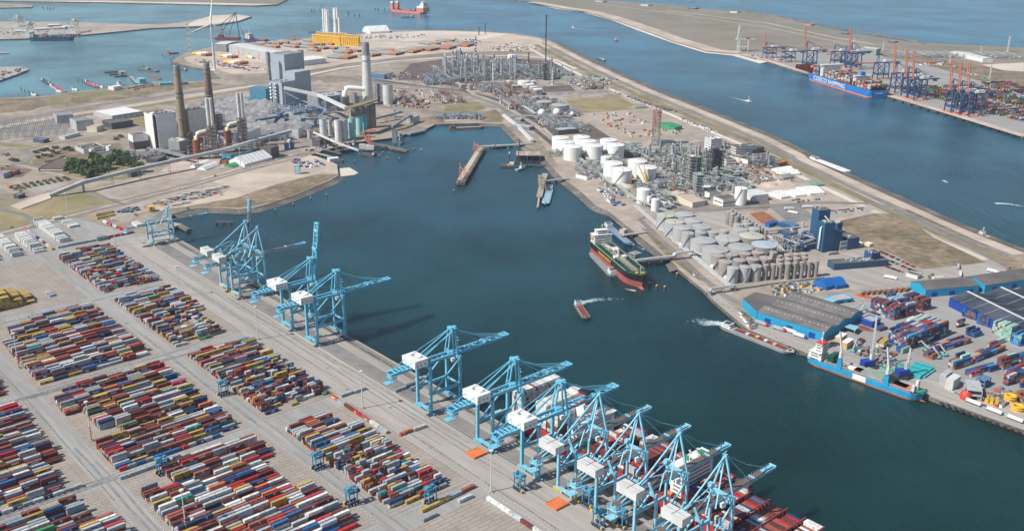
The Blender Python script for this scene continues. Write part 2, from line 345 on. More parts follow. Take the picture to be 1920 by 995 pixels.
def paver_mat():
    m = mat('paver', (.36, .305, .25), .95, 0, .1, .05); n = m.node_tree.nodes; L = m.node_tree.links
    g = n.new('ShaderNodeNewGeometry'); mp = n.new('ShaderNodeMapping'); mp.vector_type = 'POINT'; mp.inputs['Rotation'].default_value = (0, 0, -RB)
    L.new(g.outputs['Position'], mp.inputs[0]); br = n.new('ShaderNodeTexBrick'); br.inputs['Scale'].default_value = 1
    br.inputs['Color1'].default_value = (.345, .30, .255, 1); br.inputs['Color2'].default_value = (.31, .27, .232, 1); br.inputs['Mortar'].default_value = (.22, .195, .17, 1)
    br.inputs['Mortar Size'].default_value = .35; br.inputs['Brick Width'].default_value = 12.6; br.inputs['Row Height'].default_value = 4.0
    L.new(mp.outputs[0], br.inputs['Vector']); hs = [x for x in n if x.bl_idname == 'ShaderNodeHueSaturation'][0]; L.new(br.outputs['Color'], hs.inputs['Color'])
paver_mat()
# container blocks (a0,a1,b0,b1)
BLK = [('I', a0, a1, 343, 407) for a0, a1 in ((1077, 1240), (886, 1050), (704, 862), (516, 675))] + [('II', a0, a1, 213.5, 321.5) for a0, a1 in ((1080, 1238), (886, 1053), (700, 863), (516, 680))] + [('III', a0, a1, 84, 190) for a0, a1 in ((1080, 1238), (886, 1053), (700, 860), (516, 680))] + [('IV', a0, a1, -45, 60) for a0, a1 in ((886, 1053), (700, 860))]
for t, a0, a1, b0, b1 in BLK: sheet('paver_field', 'paver', 2, A4(a0-4, a1+4, b0-3, b1+4), True)
sheet('paver_field', 'paver', 2, A4(225, 490, 330, 408), True)
# white dashed boundary lines
def dashes(p, q, step=4.0, ln=2.0, w=.5):
    d = (q-p); n = int(d.length/step); d.normalize(); m = M()
    for k in range(n): m.strip([p+d*step*k, p+d*(step*k+ln)], w, .46)
    ob('lane_marking', m, 'paint_white', kind='structure')
for b in (412.5, 417): dashes(ab(230, b), ab(1250, b))
for t, a0, a1, b0, b1 in BLK:
    if t in ('II', 'III'):
        dashes(ab(a0-8, b0-4.5), ab(a1+8, b0-4.5)); dashes(ab(a0-8, b1+6), ab(a1+8, b1+6))
    if t != 'IV':
        dashes(ab(a0-8, b0-4), ab(a0-8, b1+6), 4.5, 2.3, .55); dashes(ab(a1+8, b0-4), ab(a1+8, b1+6), 4.5, 2.3, .55)
# north-west of the yard: railway, fields, lots
for o_ in (0, 7): 
    road('railway', [at(-300, 520-o_), at(0, 441-o_), at(120, 411-o_), at(250, 377-o_*.9), at(360, 350-o_*.8), at(470, 318-o_*.7), at(560, 296-o_*.7)], 2.6, 'dark_asphalt', 6, True)
road('railway_ballast', [(-300, 517), (0, 438), (120, 408), (250, 374), (360, 347), (470, 316), (560, 294)], 24, 'tan_gravel', 4)
sheet('mown_field', 'dry_grass', 2, [(3, 388), (65, 378), (152, 358), (234, 384), (84, 420), (40, 404)])
sheet('verge', 'dry_grass', 1, [(-200, 420), (0, 392), (50, 402), (60, 425), (-200, 480)])
sheet('paved_lot', 'tan_gravel', 2, [(172, 356), (300, 322), (380, 318), (372, 336), (240, 376), (205, 372)])
sheet('paved_lot', 'slab', 2, [(45, 350), (95, 338), (130, 345), (70, 364)])
sheet('paved_lot', 'sand', 2, [(375, 336), (480, 306), (590, 292), (632, 308), (600, 325), (520, 345), (440, 372), (300, 395), (260, 388), (330, 368), (420, 346)])
sheet('paved_lot', 'sand', 2, [(300, 322), (460, 312), (560, 288), (440, 300), (330, 300)])
sheet('shore_grass', 'scrub', 3, [(440, 372), (520, 347), (600, 327), (634, 327), (590, 350), (520, 377), (450, 389), (360, 388), (340, 392), (400, 378)])
sheet('lorry_park', 'tan_gravel', 3, [(215, 392), (290, 370), (400, 342), (435, 350), (420, 362), (330, 385), (262, 400), (240, 420), (196, 405)])
road('curved_road', [(-60, 372), (0, 392), (45, 403), (70, 418), (60, 428)], 9, 'asphalt', 4)
road('curved_road', [(152, 357), (190, 370), (235, 384), (280, 372)], 7, 'asphalt', 4)
road('service_road', [(-120, 262), (0, 275), (40, 280), (110, 265), (230, 247), (300, 243)], 8, 'tan_gravel', 4)
road('service_road', [(-60, 305), (40, 310), (95, 325), (160, 338), (230, 330)], 9, 'tan_gravel', 5)
road('service_road', [(40, 280), (60, 290), (45, 305), (20, 310)], 12, 'asphalt', 5)
sheet('switchyard_ground', 'works_ground', 1, [(-60, 250), (0, 237), (60, 228), (110, 222), (160, 248), (110, 266), (60, 272), (0, 268)])
sheet('verge', 'dry_grass', 2, [(0, 268), (60, 272), (70, 277), (35, 281), (0, 274)])
sheet('verge', 'green_grass', 2, [(78, 190), (100, 182), (135, 183), (130, 196), (100, 195)])
sheet('verge', 'green_grass', 2, [(130, 178), (180, 170), (245, 172), (225, 180), (170, 187), (140, 184)])
road('main_road', [(-300, 255), (0, 228), (60, 218), (120, 208), (200, 195), (280, 185), (380, 170), (460, 160), (560, 148), (640, 128), (740, 112), (860, 101), (1000, 99), (1060, 104)], 22, 'asphalt', 3)
road('sand_track', [(-300, 268), (0, 239), (90, 222), (200, 205), (300, 190), (420, 170), (480, 160)], 26, 'sand', 2)
road('grass_verge', [(-300, 274), (0, 243), (90, 226), (200, 210), (300, 195), (420, 176), (480, 164)], 10, 'green_grass', 3)
sheet('power_ground', 'works_ground', 1, [(230, 300), (240, 240), (300, 205), (480, 168), (600, 150), (640, 170), (650, 240), (600, 285), (440, 300), (330, 310)])
sheet('coal_yard', 'coal', 2, [(380, 190), (500, 178), (560, 200), (600, 240), (520, 252), (430, 235), (370, 205)])
sheet('field', 'scrub', 1, [(0, 204), (130, 197), (230, 186), (330, 168), (420, 160), (400, 155), (292, 155), (232, 165), (126, 176), (76, 183), (0, 187)])
sheet('field', 'dry_grass', 2, [(232, 212), (268, 206), (300, 204), (272, 240), (252, 236), (250, 222)])
sheet('field', 'scrub', 2, [(60, 300), (130, 276), (225, 268), (232, 290), (200, 315), (120, 330), (70, 318)])
sheet('field', 'green_grass', 2, [(165, 312), (255, 300), (275, 318), (235, 336), (175, 340), (125, 330)])
sheet('field', 'scrub', 1, [(0, 186), (76, 183), (90, 196), (60, 207), (0, 212)])
sheet('site_ground', 'bed', 2, [(20, 313), (60, 318), (40, 332), (0, 335), (0, 318)])
# peninsula
sheet('storage_sand', 'sand', 1, [(345, 108), (398, 98), (500, 86), (585, 72), (700, 62), (800, 59), (900, 60), (960, 64), (1012, 73), (1040, 90), (1000, 96), (850, 98), (740, 108), (640, 122), (560, 135), (440, 140), (400, 130), (350, 116)])
sheet('storage_sand', 'pale_sand', 2, [(700, 62), (800, 58.5), (900, 60), (955, 64), (900, 75), (820, 74), (760, 78), (700, 72)])
road('dune_track', [(560, 145), (640, 128), (740, 115), (860, 106), (980, 104), (1040, 112), (1080, 130)], 14, 'pale_sand', 4)
road('dune_track', [(560, 138), (650, 120), (750, 108), (860, 99), (980, 97)], 12, 'green_grass', 2)
sheet('plant_ground', 'heath', 2, [(770, 120), (850, 108), (900, 112), (890, 150), (920, 160), (860, 165), (800, 152), (740, 150)])
sheet('plant_ground', 'heath', 2, [(890, 110), (1000, 112), (1085, 122), (1070, 130), (980, 128), (900, 122)])
sheet('plant_ground', 'works_ground', 1, [(730, 145), (860, 110), (1060, 120), (1160, 150), (1130, 190), (1010, 260), (960, 230), (880, 190), (760, 165)])
sheet('plant_ground', 'heath', 3, [(788, 151), (838, 141), (852, 157), (800, 161)])
sheet('plant_ground', 'heath', 3, [(900, 122), (960, 119), (990, 131), (925, 141)])
sheet('plant_ground', 'heath', 3, [(1016, 163), (1068, 160), (1080, 171), (1020, 173)])
sheet('plant_ground', 'heath', 3, [(930, 188), (948, 184), (975, 205), (960, 210)])
sheet('plant_ground', 'heath', 3, [(1012, 236), (1030, 232), (1052, 262), (1038, 264)])
sheet('plant_ground', 'heath', 3, [(1168, 282), (1195, 278), (1212, 292), (1186, 298)])
sheet('plot_ground', 'bed', 3, [(1350, 376), (1440, 372), (1446, 390), (1350, 394)])
sheet('plant_ground', 'bed', 2, [(1000, 196), (1016, 194), (1046, 210), (1008, 213)])
road('plant_road', [(812, 123), (850, 150), (890, 178), (940, 195), (1000, 232), (1060, 280), (1100, 320)], 12, 'tan_gravel', 4)
road('plant_road', [(860, 168), (900, 180), (950, 200), (1010, 245), (1060, 285)], 22, 'dark_asphalt', 3)
road('plant_road', [(640, 145), (740, 158), (800, 165), (860, 172), (930, 195), (960, 215), (985, 240)], 16, 'asphalt', 3)
road('rail_sidings', [(700, 150), (790, 163), (870, 172), (940, 190), (985, 215), (1010, 240)], 26, 'dark_asphalt', 2)
sheet('grass_patch', 'green_grass', 3, [(835, 200), (880, 190), (900, 192), (910, 203), (890, 210), (832, 214)])
sheet('grass_patch', 'scrub', 3, [(780, 222), (830, 216), (840, 228), (805, 232)])
sheet('grass_patch', 'scrub', 3, [(895, 212), (930, 206), (945, 222), (940, 229), (905, 229)])
sheet('hardstand', 'slab', 4, [(826, 218), (888, 214), (896, 226), (835, 229)])
# tank farm peninsula
sheet('tank_ground', 'tan_gravel', 1, [(1010, 190), (1060, 185), (1180, 180), (1320, 240), (1560, 340), (1700, 400), (1900, 480), (1880, 520), (1400, 560), (1270, 500), (1120, 380), (1060, 330), (1010, 260)])
sheet('open_field', 'dry_grass', 3, [(1058, 186), (1160, 181), (1206, 205), (1088, 212)])
sheet('laydown', 'tan_gravel', 3, [(1090, 214), (1210, 208), (1310, 252), (1200, 262), (1150, 262)])
sheet('open_field', 'heath', 3, [(1070, 236), (1105, 232), (1145, 258), (1120, 262), (1095, 258)])
sheet('pond', 'heath', 3, [(1226, 262), (1262, 262), (1290, 284), (1300, 292), (1260, 288)])
mb = M(); mb.sheet(P([(1234, 265), (1258, 264), (1284, 282), (1256, 284)]), .3); ob('pond_water', mb, 'water', kind='structure')
road('dyke_road', CANAL[1:-1] and [(p[0]-14-(.05*(p[0]-1000)*.4), p[1]+4) for p in CANAL[1:]], 9, 'asphalt', 5)
road('dyke_top', [(p[0]-8, p[1]+2) for p in CANAL[1:]], 20, 'sand', 3)
road('dyke_grass', [(p[0]-26-(.05*(p[0]-1000)*.5), p[1]+8) for p in CANAL[1:]], 16, 'green_grass', 4)
road('dyke_inner_track', [(p[0]-44-(.05*(p[0]-1000)*.6), p[1]+12) for p in CANAL[1:]], 12, 'pale_sand', 3)
sheet('plot_ground', 'works_ground', 2, [(1200, 300), (1290, 270), (1340, 262), (1420, 290), (1500, 330), (1440, 345), (1440, 395), (1230, 400), (1120, 345)])
sheet('plot_ground', 'sand', 3, [(1380, 320), (1430, 312), (1475, 340), (1530, 372), (1470, 378), (1420, 350)])
road('plot_road', [(1290, 395), (1400, 388), (1530, 380), (1640, 382), (1700, 395)], 9, 'asphalt', 5)
sheet('wasteland', 'scrub', 3, [(1570, 415), (1640, 400), (1690, 402), (1750, 445), (1850, 492), (1730, 505), (1660, 470), (1610, 460)])
sheet('wasteland', 'scrub', 3, [(1660, 392), (1700, 392), (1800, 437), (1918, 492), (1910, 515), (1850, 480), (1760, 435)])
road('waste_road', [(1640, 384), (1700, 405), (1790, 450), (1880, 495), (1915, 520)], 9, 'asphalt', 5)
sheet('hardstand', 'slab', 4, [(1728, 506), (1850, 492), (1900, 512), (1740, 528)])
sheet('hardstand', 'slab', 3, [(1545, 480), (1620, 468), (1700, 510), (1760, 522), (1600, 545), (1560, 520)])
sheet('car_park', 'slab', 4, [(1520, 392), (1630, 386), (1640, 394), (1548, 412)])
sheet('earth_plot', 'rust', 3, [(1405, 400), (1432, 396), (1460, 414), (1430, 420)])
sheet('hardstand', 'slab', 3, [(1300, 400), (1358, 396), (1366, 425), (1340, 430), (1310, 415)])
sheet('hardstand', 'asphalt', 4, [(1440, 386), (1500, 380), (1530, 412), (1480, 418)])
sheet('quay_apron', 'slab', 2, [(1271, 504), (1319, 543), (1340, 565), (1379, 598), (1403, 618), (1509, 660), (1746, 744), (1920, 806), (2300, 945), (2300, 905), (1920, 775), (1750, 715), (1500, 640), (1410, 605), (1300, 515)])
sheet('terminal_paving', 'concrete', 1, [(1390, 600), (1500, 560), (1640, 540), (2300, 480), (2600, 800), (1920, 790), (1750, 730), (1500, 650)])
sheet('earth_bank', 'scrub', 3, [(1200, 425), (1235, 440), (1300, 500), (1330, 530), (1310, 525), (1250, 480)])
road('bank_road', [(1215, 405), (1200, 412), (1240, 450), (1275, 482), (1310, 515), (1355, 552), (1400, 575)], 8, 'asphalt', 6)
sheet('bank_soil', 'tan_gravel', 2, BAS2[15:] + [(1340, 560), (1320, 520), (1240, 430), (1120, 370), (1050, 310)])
# north land: roads, beach, quay
road('north_road', [(1120, 8), (1250, 24), (1440, 52), (1600, 85), (1760, 105), (1920, 125)], 16, 'tan_gravel', 2)
road('north_road', [(1100, 3), (1250, 14), (1420, 34), (1560, 62), (1720, 90), (1920, 108)], 14, 'asphalt', 2)
road('north_road', [(1250, 20), (1440, 44), (1560, 70), (1640, 84)], 8, 'pale_sand', 3)
road('beach_strip', [(1000, 4), (1060, 15), (1110, 22), (1165, 37), (1220, 56), (1275, 76), (1340, 95), (1386, 99)], 60, 'sand', 2)
sheet('north_grass', 'scrub', 2, [(1640, 100), (1760, 112), (1920, 135), (1920, 175), (1800, 150), (1700, 130)])
sheet('north_sand', 'pale_sand', 3, [(1840, 122), (1920, 118), (1920, 135), (1880, 132)])
sheet('north_terminal', 'concrete', 2, [(1388, 100), (1440, 98), (1560, 92), (1640, 102), (1760, 128), (1920, 178), (2400, 320), (2400, 395), (1920, 254), (1772, 210), (1666, 179), (1513, 137), (1440, 114)])
road('north_quay_strip', [(1390, 102), (1440, 114), (1513, 137), (1666, 179), (1772, 210), (1920, 255)], 22, 'sand', 3)
sheet('lagoon', 'water', 2, [(1470, 33), (1722, 78), (1715, 80), (1600, 63), (1500, 42)])
slope('sea_dyke', [(1380, 20), (1440, 29), (1560, 51), (1722, 80), (1735, 83)], 18, -1, ('rock',), 3.5, -4.4)
# west spit
sheet('spit_terminal', 'slab', 1, [(-200, 73), (0, 72), (60, 70), (140, 66), (150, 58), (140, 50), (0, 50), (-200, 52)])
sheet('spit_sand', 'pale_sand', 1, [(345, 50), (391, 47), (446, 39), (470, 31), (444, 28), (398, 30), (368, 38)])
sheet('far_beach', 'pale_sand', 1, [(-700, 6), (0, 1.8), (200, 4.6), (480, 10.6), (515, 8), (200, 2), (-700, 0)])
sheet('spit_point', 'sand', 2, [(582, 291), (632, 309), (634, 326), (600, 322), (560, 300)])
mb = M(); mb.sheet(P([(636, 312), (655, 310), (672, 320), (664, 324), (638, 327), (632, 320)]), -3.6); ob('sand_bank', mb, 'pale_sand', kind='structure')

R4 = random.Random(44)
for k in range(26):
    b_ = R4.choice([420, 424, 430, 436, 441, 446, 329, 333, 337, 196, 200, 206]) + R4.uniform(-2, 2); a0_ = R4.uniform(250, 900); L_ = R4.uniform(150, 420)
    road('tyre_marks', [ab(a0_+L_*t/8, b_+R4.uniform(-.8, .8)) for t in range(9)], R4.uniform(.7, 1.8), 'tyre_mark', 3, True)
for k in range(12):
    a_ = R4.choice([688, 694, 868, 874, 880, 1060, 1066]) + R4.uniform(-3, 3); b0_ = R4.uniform(60, 260)
    road('tyre_marks', [ab(a_+R4.uniform(-.8, .8), b0_+18*t) for t in range(9)], R4.uniform(.7, 1.8), 'tyre_mark', 3, True)
for k in range(6):
    c_ = ab(R4.uniform(480, 1050), R4.choice([422, 432, 444, 330, 200])); n_ = R4.randint(7, 10); r_ = R4.uniform(1, 2.4)
    sheet('oil_stain', 'tyre_mark', 3, [c_+Vector((math.cos(6.283*q/n_)*r_*R4.uniform(.6, 1.2), math.sin(6.283*q/n_)*r_*R4.uniform(.6, 1.2), 0)) for q in range(n_)], True)
# ---------------------------------------------------------------- containers (all are gathered, the largest in view become objects)
CONT = []     # (pos, heading, length, colour, place)
HC = 2.62
def cadd(p, rz, L, col, place): CONT.append((p, rz, L, col, place))
def pick(wt, rr=R):
    t = rr.random()*sum(wt.values())
    for k, v in wt.items():
        t -= v
        if t <= 0: return k
    return k
WT = {'light_grey': 27, 'mid_grey': 9, 'maroon': 23, 'brick_red': 13, 'bright_red': 6, 'white': 7, 'navy': 7, 'blue': 3, 'yellow': 12, 'orange': 2, 'teal': 1, 'green': .6}
WT2 = dict(WT, white=19, light_grey=26)
def block(tag_, a0, a1, b0, b1, skip=(), small=None, wt=WT, side=None):
    na = int((a1-a0)/3.62); nb = int((b1-b0+.4)/12.6)
    rr = random.Random(int(a0*7+b0))
    rowh = [rr.choice([1, 2, 2, 3, 2, 3, 3]) for _ in range(na)]
    for i in range(na):
        a = a0+2+i*3.62; rowc = pick(wt, rr); tw = small and small(a); off = rr.choice([0, 0, 0, 3.0])
        last = None
        for j in range(nb):
            b = b0+6.3+j*12.6
            if any(s[0] <= a <= s[1] and s[2] <= b <= s[3] for s in skip): continue
            edge = (i < 2 or i > na-3)
            if rr.random() < (.30 if edge else .045): continue
            h = max(1, min(3, rowh[i] + rr.choice([-1, -1, 0, 0, 0, 1]))) 
            if edge: h = rr.choice([1, 1, 2])
            col = rowc if rr.random() < .28 else pick(wt, rr)
            sub = [0] if not (tw and rr.random() < .8) else [-3.15, 3.15]
            for s in sub:
                hh = h if len(sub) == 1 else max(1, min(3, h+rr.choice([-1, 0, 0, 1])))
                if len(sub) == 2 and rr.random() < .12: continue
                for k in range(hh):
                    c = col if rr.random() < .22 else pick(wt, rr)
                    cadd(ab(a, b+s+rr.uniform(-.25, .25), .3+k*HC), RB, 12.19 if len(sub) == 1 else 6.06, c, tag_)
lo = lambda f: (lambda a: a < f)
block('I', 1077, 1240, 343, 407, skip=[(1225, 1241, 343, 362)], small=lambda a: a < 1165)
block('I', 886, 1050, 343, 407, skip=[(886, 960, 396, 408)], small=lambda a: a < 970)
block('I', 704, 862, 343, 407, skip=[(800, 862, 343, 344)], small=lambda a: a < 790)
block('I', 516, 675, 343, 398, skip=[(640, 676, 382, 400)], small=lambda a: a < 612)
block('II', 886, 1053, 216, 318, skip=[(1030, 1054, 200, 235), (1005, 1030, 200, 223)], small=lambda a: False)
block('II', 700, 863, 214, 316, skip=[(742, 812, 214, 227), (742, 770, 214, 240), (840, 864, 214, 232)])
block('II', 516, 680, 214, 316, skip=[(585, 640, 302, 330), (652, 681, 214, 236)], wt=WT2)
block('III', 886, 1053, 86, 188); block('III', 700, 860, 86, 189, skip=[(700, 740, 176, 190)]); block('III', 516, 680, 88, 189, skip=[(640, 681, 176, 190)])
block('III', 1080, 1238, 86, 150)
block('IV', 886, 1053, -45, 60); block('IV', 700, 860, -45, 60)
# small flat racks along the block ends
rr = random.Random(5)
for a_, b0_, b1_ in ((697, 218, 300), (685, 214, 262), (694, 92, 186)):
    b = b0_
    while b < b1_: cadd(ab(a_, b, .3), RB, 6.06, rr.choice(['light_grey', 'light_grey', 'mid_grey', 'navy', 'bright_red', 'blue']), 'flat'); b += 7.0
# tall yellow stack and its neighbours on the tan field
for i in range(14):
    for j in range(5):
        b = 214+6+j*12.6
        n = 6 - max(0, j-2)*2 - (1 if i < 3 else 0)
        for k in range(max(1, n)): cadd(ab(1098+i*2.6, b, .3+k*HC), RB, 12.19, 'yellow' if (i, k) != (3, 1) else 'maroon', 'yel')
for i in range(5):
    for j in range(2):
        for k in range(5): cadd(ab(1139+i*2.6, 214+6+j*12.6, .3+k*HC), RB, 12.19, rr.choice(['white', 'orange', 'light_grey', 'white']), 'yel')
for a0_, n_, bb, hh in ((1080, 5, 214, 4), (1148+12, 8, 205, 4), (1060+25, 5, 200, 4)):
    for i in range(n_):
        for k in range(hh): cadd(ab(a0_+i*2.6, bb, .3+k*HC), RB, 12.19, rr.choice(['light_grey', 'white', 'mid_grey', 'maroon', 'orange', 'blue']), 'yel')
for i in range(5): cadd(ab(1104+i*3.0, 296, .3), RB, 6.06, rr.choice(['mid_grey', 'light_grey', 'yellow']), 'yel')
# white reefers beyond the first cross road
def reefers(a0, a1, bl, hs):
    a = a0
    while a < a1:
        h = hs if a > a0+9 else max(1, hs-1)
        for b in bl:
            for k in range(max(1, h + rr.choice([0, 0, 0, -1]))): cadd(ab(a, b, .3+k*HC), RB, 12.19, 'white', 'reef')
        a += 2.75 if rr.random() < .85 else 5.5
reefers(1270, 1352, (308,), 3); reefers(1268, 1345, (333,), 3); reefers(1268, 1320, (283,), 2); reefers(1290, 1396, (371,), 3); reefers(1345, 1378, (402,), 1)
reefers(1395, 1404, (398,), 2); reefers(1265, 1330, (240,), 2); reefers(1265, 1330, (190,), 2)
for i in range(9): cadd(ab(1272+i*12.6, 349, .3), RB+math.pi/2, 12.19, ['yellow', 'white', 'maroon', 'light_grey', 'navy', 'light_grey', 'mid_grey', 'light_grey', 'orange'][i], 'line')
for i in range(5): cadd(ab(1269, 362+i*12.8, .3), RB, 12.19, 'light_grey', 'line')
for i in range(6): cadd(ab(1270, 418+i*6.4, .3+(0)), RB, 6.06, 'bright_red', 'line')
for i in range(3):
    for k in range(2): cadd(ab(1266+2.6*i, 410, .3+k*HC), RB, 12.19, 'mid_grey', 'line')
for i in range(5): cadd(ab(1285+i*13, 447-i*1.6, .3), RB+math.pi/2, 12.19, rr.choice(['bright_red', 'bright_red', 'white']), 'line')
# boundary rows of single containers beside the quay lane
for i, c in enumerate(['light_grey', 'maroon', 'bright_red', 'brick_red', 'white', 'light_grey']): cadd(ab(682-i*12.9, 404, .3), RB+math.pi/2, 12.19, c, 'line')
cadd(ab(693, 404, .3), RB+math.pi/2, 12.19, 'orange', 'line')
cadd(ab(692, 416, .3), RB, 12.19, 'light_grey', 'line'); cadd(ab(691, 429, .3), RB, 12.19, 'light_grey', 'line')
cadd(ab(602, 416, .3), RB, 12.19, 'orange', 'line'); cadd(ab(601, 429, .3), RB, 12.19, 'white', 'line')
for i in range(16): cadd(ab(478-i*12.5, 405, .3), RB+math.pi/2, 12.19, ['white', 'white', 'light_grey', 'maroon', 'white', 'light_grey'][i % 6], 'line')
for i in range(4): cadd(ab(503-i*.4, 402-i*12.6, .3), RB, 12.19, ['brick_red', 'mid_grey', 'yellow', 'yellow'][i], 'line')
cadd(ab(494, 392, .3), RB, 12.19, 'light_grey', 'line'); cadd(ab(492, 358, .3), RB, 12.19, 'mid_grey', 'line')
for i, (x, y, c) in enumerate([(798, 640, 'light_grey'), (0, 0, '')][:1]): pass
for x, y, c in ((736+15, 731, 'light_grey'), (770, 722, 'mid_grey'), (788, 712, 'light_grey'), (777, 731, 'blue'), (783, 728, 'blue'), (903, 790, 'maroon'), (912, 783, 'blue'), (930, 776, 'white')): cadd(at(x, y, .3), RB, 12.19 if c[0] != 'b' else 6.06, c, 'line')
# ---------------------------------------------------------------- ship-to-shore cranes
CB = ['crane_blue', 'yellow', 'dgrey', 'rust']
def crane(kind, a, label, raised=False, sc=None, mt='crane_blue', group='blue container cranes along the quay'):
    r = thing('container_crane', label, 'crane', ab(a, 452.5, .3), RB, group)
    A = kind == 'A'; W = 9.4 if A else 9.0; GZ = 44.0 if A else 42.0; AZ = 67 if A else 73; LW = 2.4 if A else 1.8
    mts = [mt]
    for x in (0, 32):
        for y in (-W, W):
            m = M()
            if A or x == 32: m.box((x, y, 2.2), (LW, LW*.85, GZ-1.2 if A else GZ+2))
            else:
                m.beam((x, y, 2.2), (x, y, 36), LW); m.beam((x, y, 36), (x-3, y*.45, 50), LW*.9)
            ob('leg', m, mts, r)
    for x in (0, 32):
        m = M(); m.box((x, 0, 2.2), (2.2, 2*W+3, 2.0))
        for y in (-W, W):
            for k in (-5, -2.5, 0, 2.5): m.box((x, y+k+1.2, 0), (1.3, 1.9, 1.5), m=1 if not A else 0)
        ob('travel_gear', m, [mt, 'yellow'], r)
    for c_, d_ in [((16, -W, 17), (32, 1.5, 2.6)), ((16, W, 17), (32, 1.5, 2.6)), ((0, 0, GZ-2.5), (1.8, 2*W, 2.6)), ((32, 0, GZ-2.5), (1.8, 2*W, 2.6)), ((32, 0, 17), (1.2, 2*W-2, 1.6))]: m = M(); m.box(c_, d_); ob('portal_beam', m, mts, r)
    m = M()
    for y in (-W, W):
        m.beam((1, y, 18), (31.4, y, GZ-2), 1.15)
        if not A: m.beam((0, y, 37), (16, y*.2, 52), .7); m.beam((16, y*.2, 52), (31, y, 46), .7)
    ob('brace', m, mts, r)
    gy = 3.4 if A else 2.0; xb = -35 if A else -33
    m = M()
    for y in (-gy, gy): m.box(((xb+33)/2, y, GZ-.6), (33-xb, 1.3 if A else .8, 2.5 if A else 2.0))
    n = 12
    for k in range(n+1): m.box((xb+(33-xb)*k/n, 0, GZ-.3), (.6, 2*gy, .8))
    if not A: m.box(((xb+33)/2, 0, GZ+1.45), (33-xb-2, 4.2, .4), m=3)
    for k in range(9): m.beam((xb+1+k*2.4, gy+1.4, GZ-.6), (xb+2.2+k*2.4, gy+1.4, GZ-4.2), .3, m=2); m.beam((xb+2.2+k*2.4, gy+1.4, GZ-4.2), (xb+3.4+k*2.4, gy+1.4, GZ-.6), .3, m=2)
    ob('main_girder', m, [mt, 'yellow', 'dgrey', 'roof_brown'], r)
    # platform at the back
    m = M(); m.box((xb+2, 0, GZ-2.5), (6, 9, .6)); m.box((xb-1, 0, GZ-7), (7, 6, .5)); 
    for y in (-4, 4):
        for x in (xb-1, xb+4): m.beam((x, y*.8, GZ-7), (x, y, GZ+1.6), .4)
        m.beam((xb-2, y, GZ+1.6), (xb+12, y, GZ+1.6), .3)
    if A:
        for k in range(5): m.box((xb+4+k*4, 0, GZ+1.7), (1.0, 9.5, .9))
    ob('back_platform', m, mts, r)
    # boom
    L = 60.5 if A else 56; bm = M()
    for y in (-gy, gy): bm.box((L/2, y, -.6), (L, 1.2 if A else .7, 2.2 if A else 1.8))
    n = 14
    for k in range(n+1) if A else (): bm.box((L*k/n, 0, 1.2 if k % 2 else -.3), (.7, 2*gy+.6, .7))
    for k in range(n) if A else (): bm.beam((L*k/n, -gy if k % 2 else gy, 1.5), (L*(k+1)/n, gy if k % 2 else -gy, 1.5), .4)
    bm.box((L*(.87 if A else .87), 0, 1.4), (L*(.05 if A else .24), 2*gy+1.0 if A else 2.0, .5)); bm.box((L*.55, 0, 1.5), (3 if A else 1.2, 2*gy+1, 1.0)); bm.box((L-.6, 0, 0), (1.2, 2*gy+1.2, 2.0))
    for k in range(0, 22): bm.box((L*(k+.5)/22, gy+.7, 1.4), (.2, .2, 1.2))
    if not A: bm.box((L*.38, 0, 1.25), (L*.74, 4.4, .5), m=1)
    bo = ob('boom', bm, [mt, 'roof_brown'], r, loc=(33.2, 0, GZ))
    if raised: bo.rotation_euler = (0, -rad(82 if A else 84), 0)
    # apex frame and stays
    m = M(); ax = 31.0
    if A:
        for y in (-W, W): m.beam((32, y*.7, GZ+1), (ax+1, y*.28, AZ), 1.2); m.beam((28, y*.7, GZ+1), (ax-2, y*.28, AZ), .9)
        m.box((ax, 0, AZ), (5, 7.5, 1.4)); m.box((ax-2, 0, AZ+1.4), (2, 6, 1.2)); m.box((ax+2.5, 0, AZ+1), (2.6, 3, 1.2))
        for k in range(7): m.box((ax+3.2+(k % 2)*1.2, -2.5, GZ+3+k*3), (2, 2, .3))
        m.box((30, 0, GZ+.5), (6, 8, 1.2))
    else:
        for y in (-W, W): m.beam((32, y, GZ+1), (ax, y*.08, AZ), 1.3); 
        m.box((ax, 0, AZ-.5), (1.5, 3.0, 2)); m.box((31, 0, GZ+1.2), (2.6, 2*W, 2.6)); m.beam((ax-2, 1, AZ+1.5), (ax+3, 1, AZ+2), .5)
        m.box((30.5, W, GZ+3.5), (3, 3, 3.5))
    ob('apex_frame', m, mts, r)
    m = M(); ys = (-2.4, 2.4) if A else (0,)
    for y in ys:
        if A: m.beam((ax, y, AZ), (-2, y*1.3, GZ+7), .85); m.beam((ax-1, y*1.5, AZ-1), (-13, y*2.2, GZ+7.5), .45); m.beam((-13, y*2.2, GZ+7.5), (xb+3, y*1.5, GZ+1), .45)
        else:
            m.beam((ax, y, AZ), (-3, y, 51), 1.0); m.beam((-3, y, 51), (xb+4, -2, GZ+1), .7); m.beam((-3, y, 51), (xb+4, 2, GZ+1), .7); m.beam((ax-1, y, AZ-2), (14, -8, GZ+2), .9)
            m.beam((-3, y, 51), (16, 0, 47), .8); m.beam((16, 6, 52), (-3, y, 51), .7)
        if not raised:
            p0 = Vector((ax+1, y, AZ)); p1 = Vector((33+L*.86, y*1.2, GZ+2.2)); q = (p0+p1)/2 - Vector((0, 0, 3 if A else 2))
            for dy in ((-.9, .9) if A else (0,)): m.beam(p0+Vector((0, dy, 0)), q+Vector((0, dy, 0)), .45); m.beam(q+Vector((0, dy, 0)), p1+Vector((0, dy, 0)), .45)
            m.beam(p0, (33+L*.48, y*1.2, GZ+2.2), .45)
        else: m.beam((ax+1, y, AZ), (33+L*.13, y, GZ+L*.5), .45)
    ob('stay', m, mts, r)
    m = M()
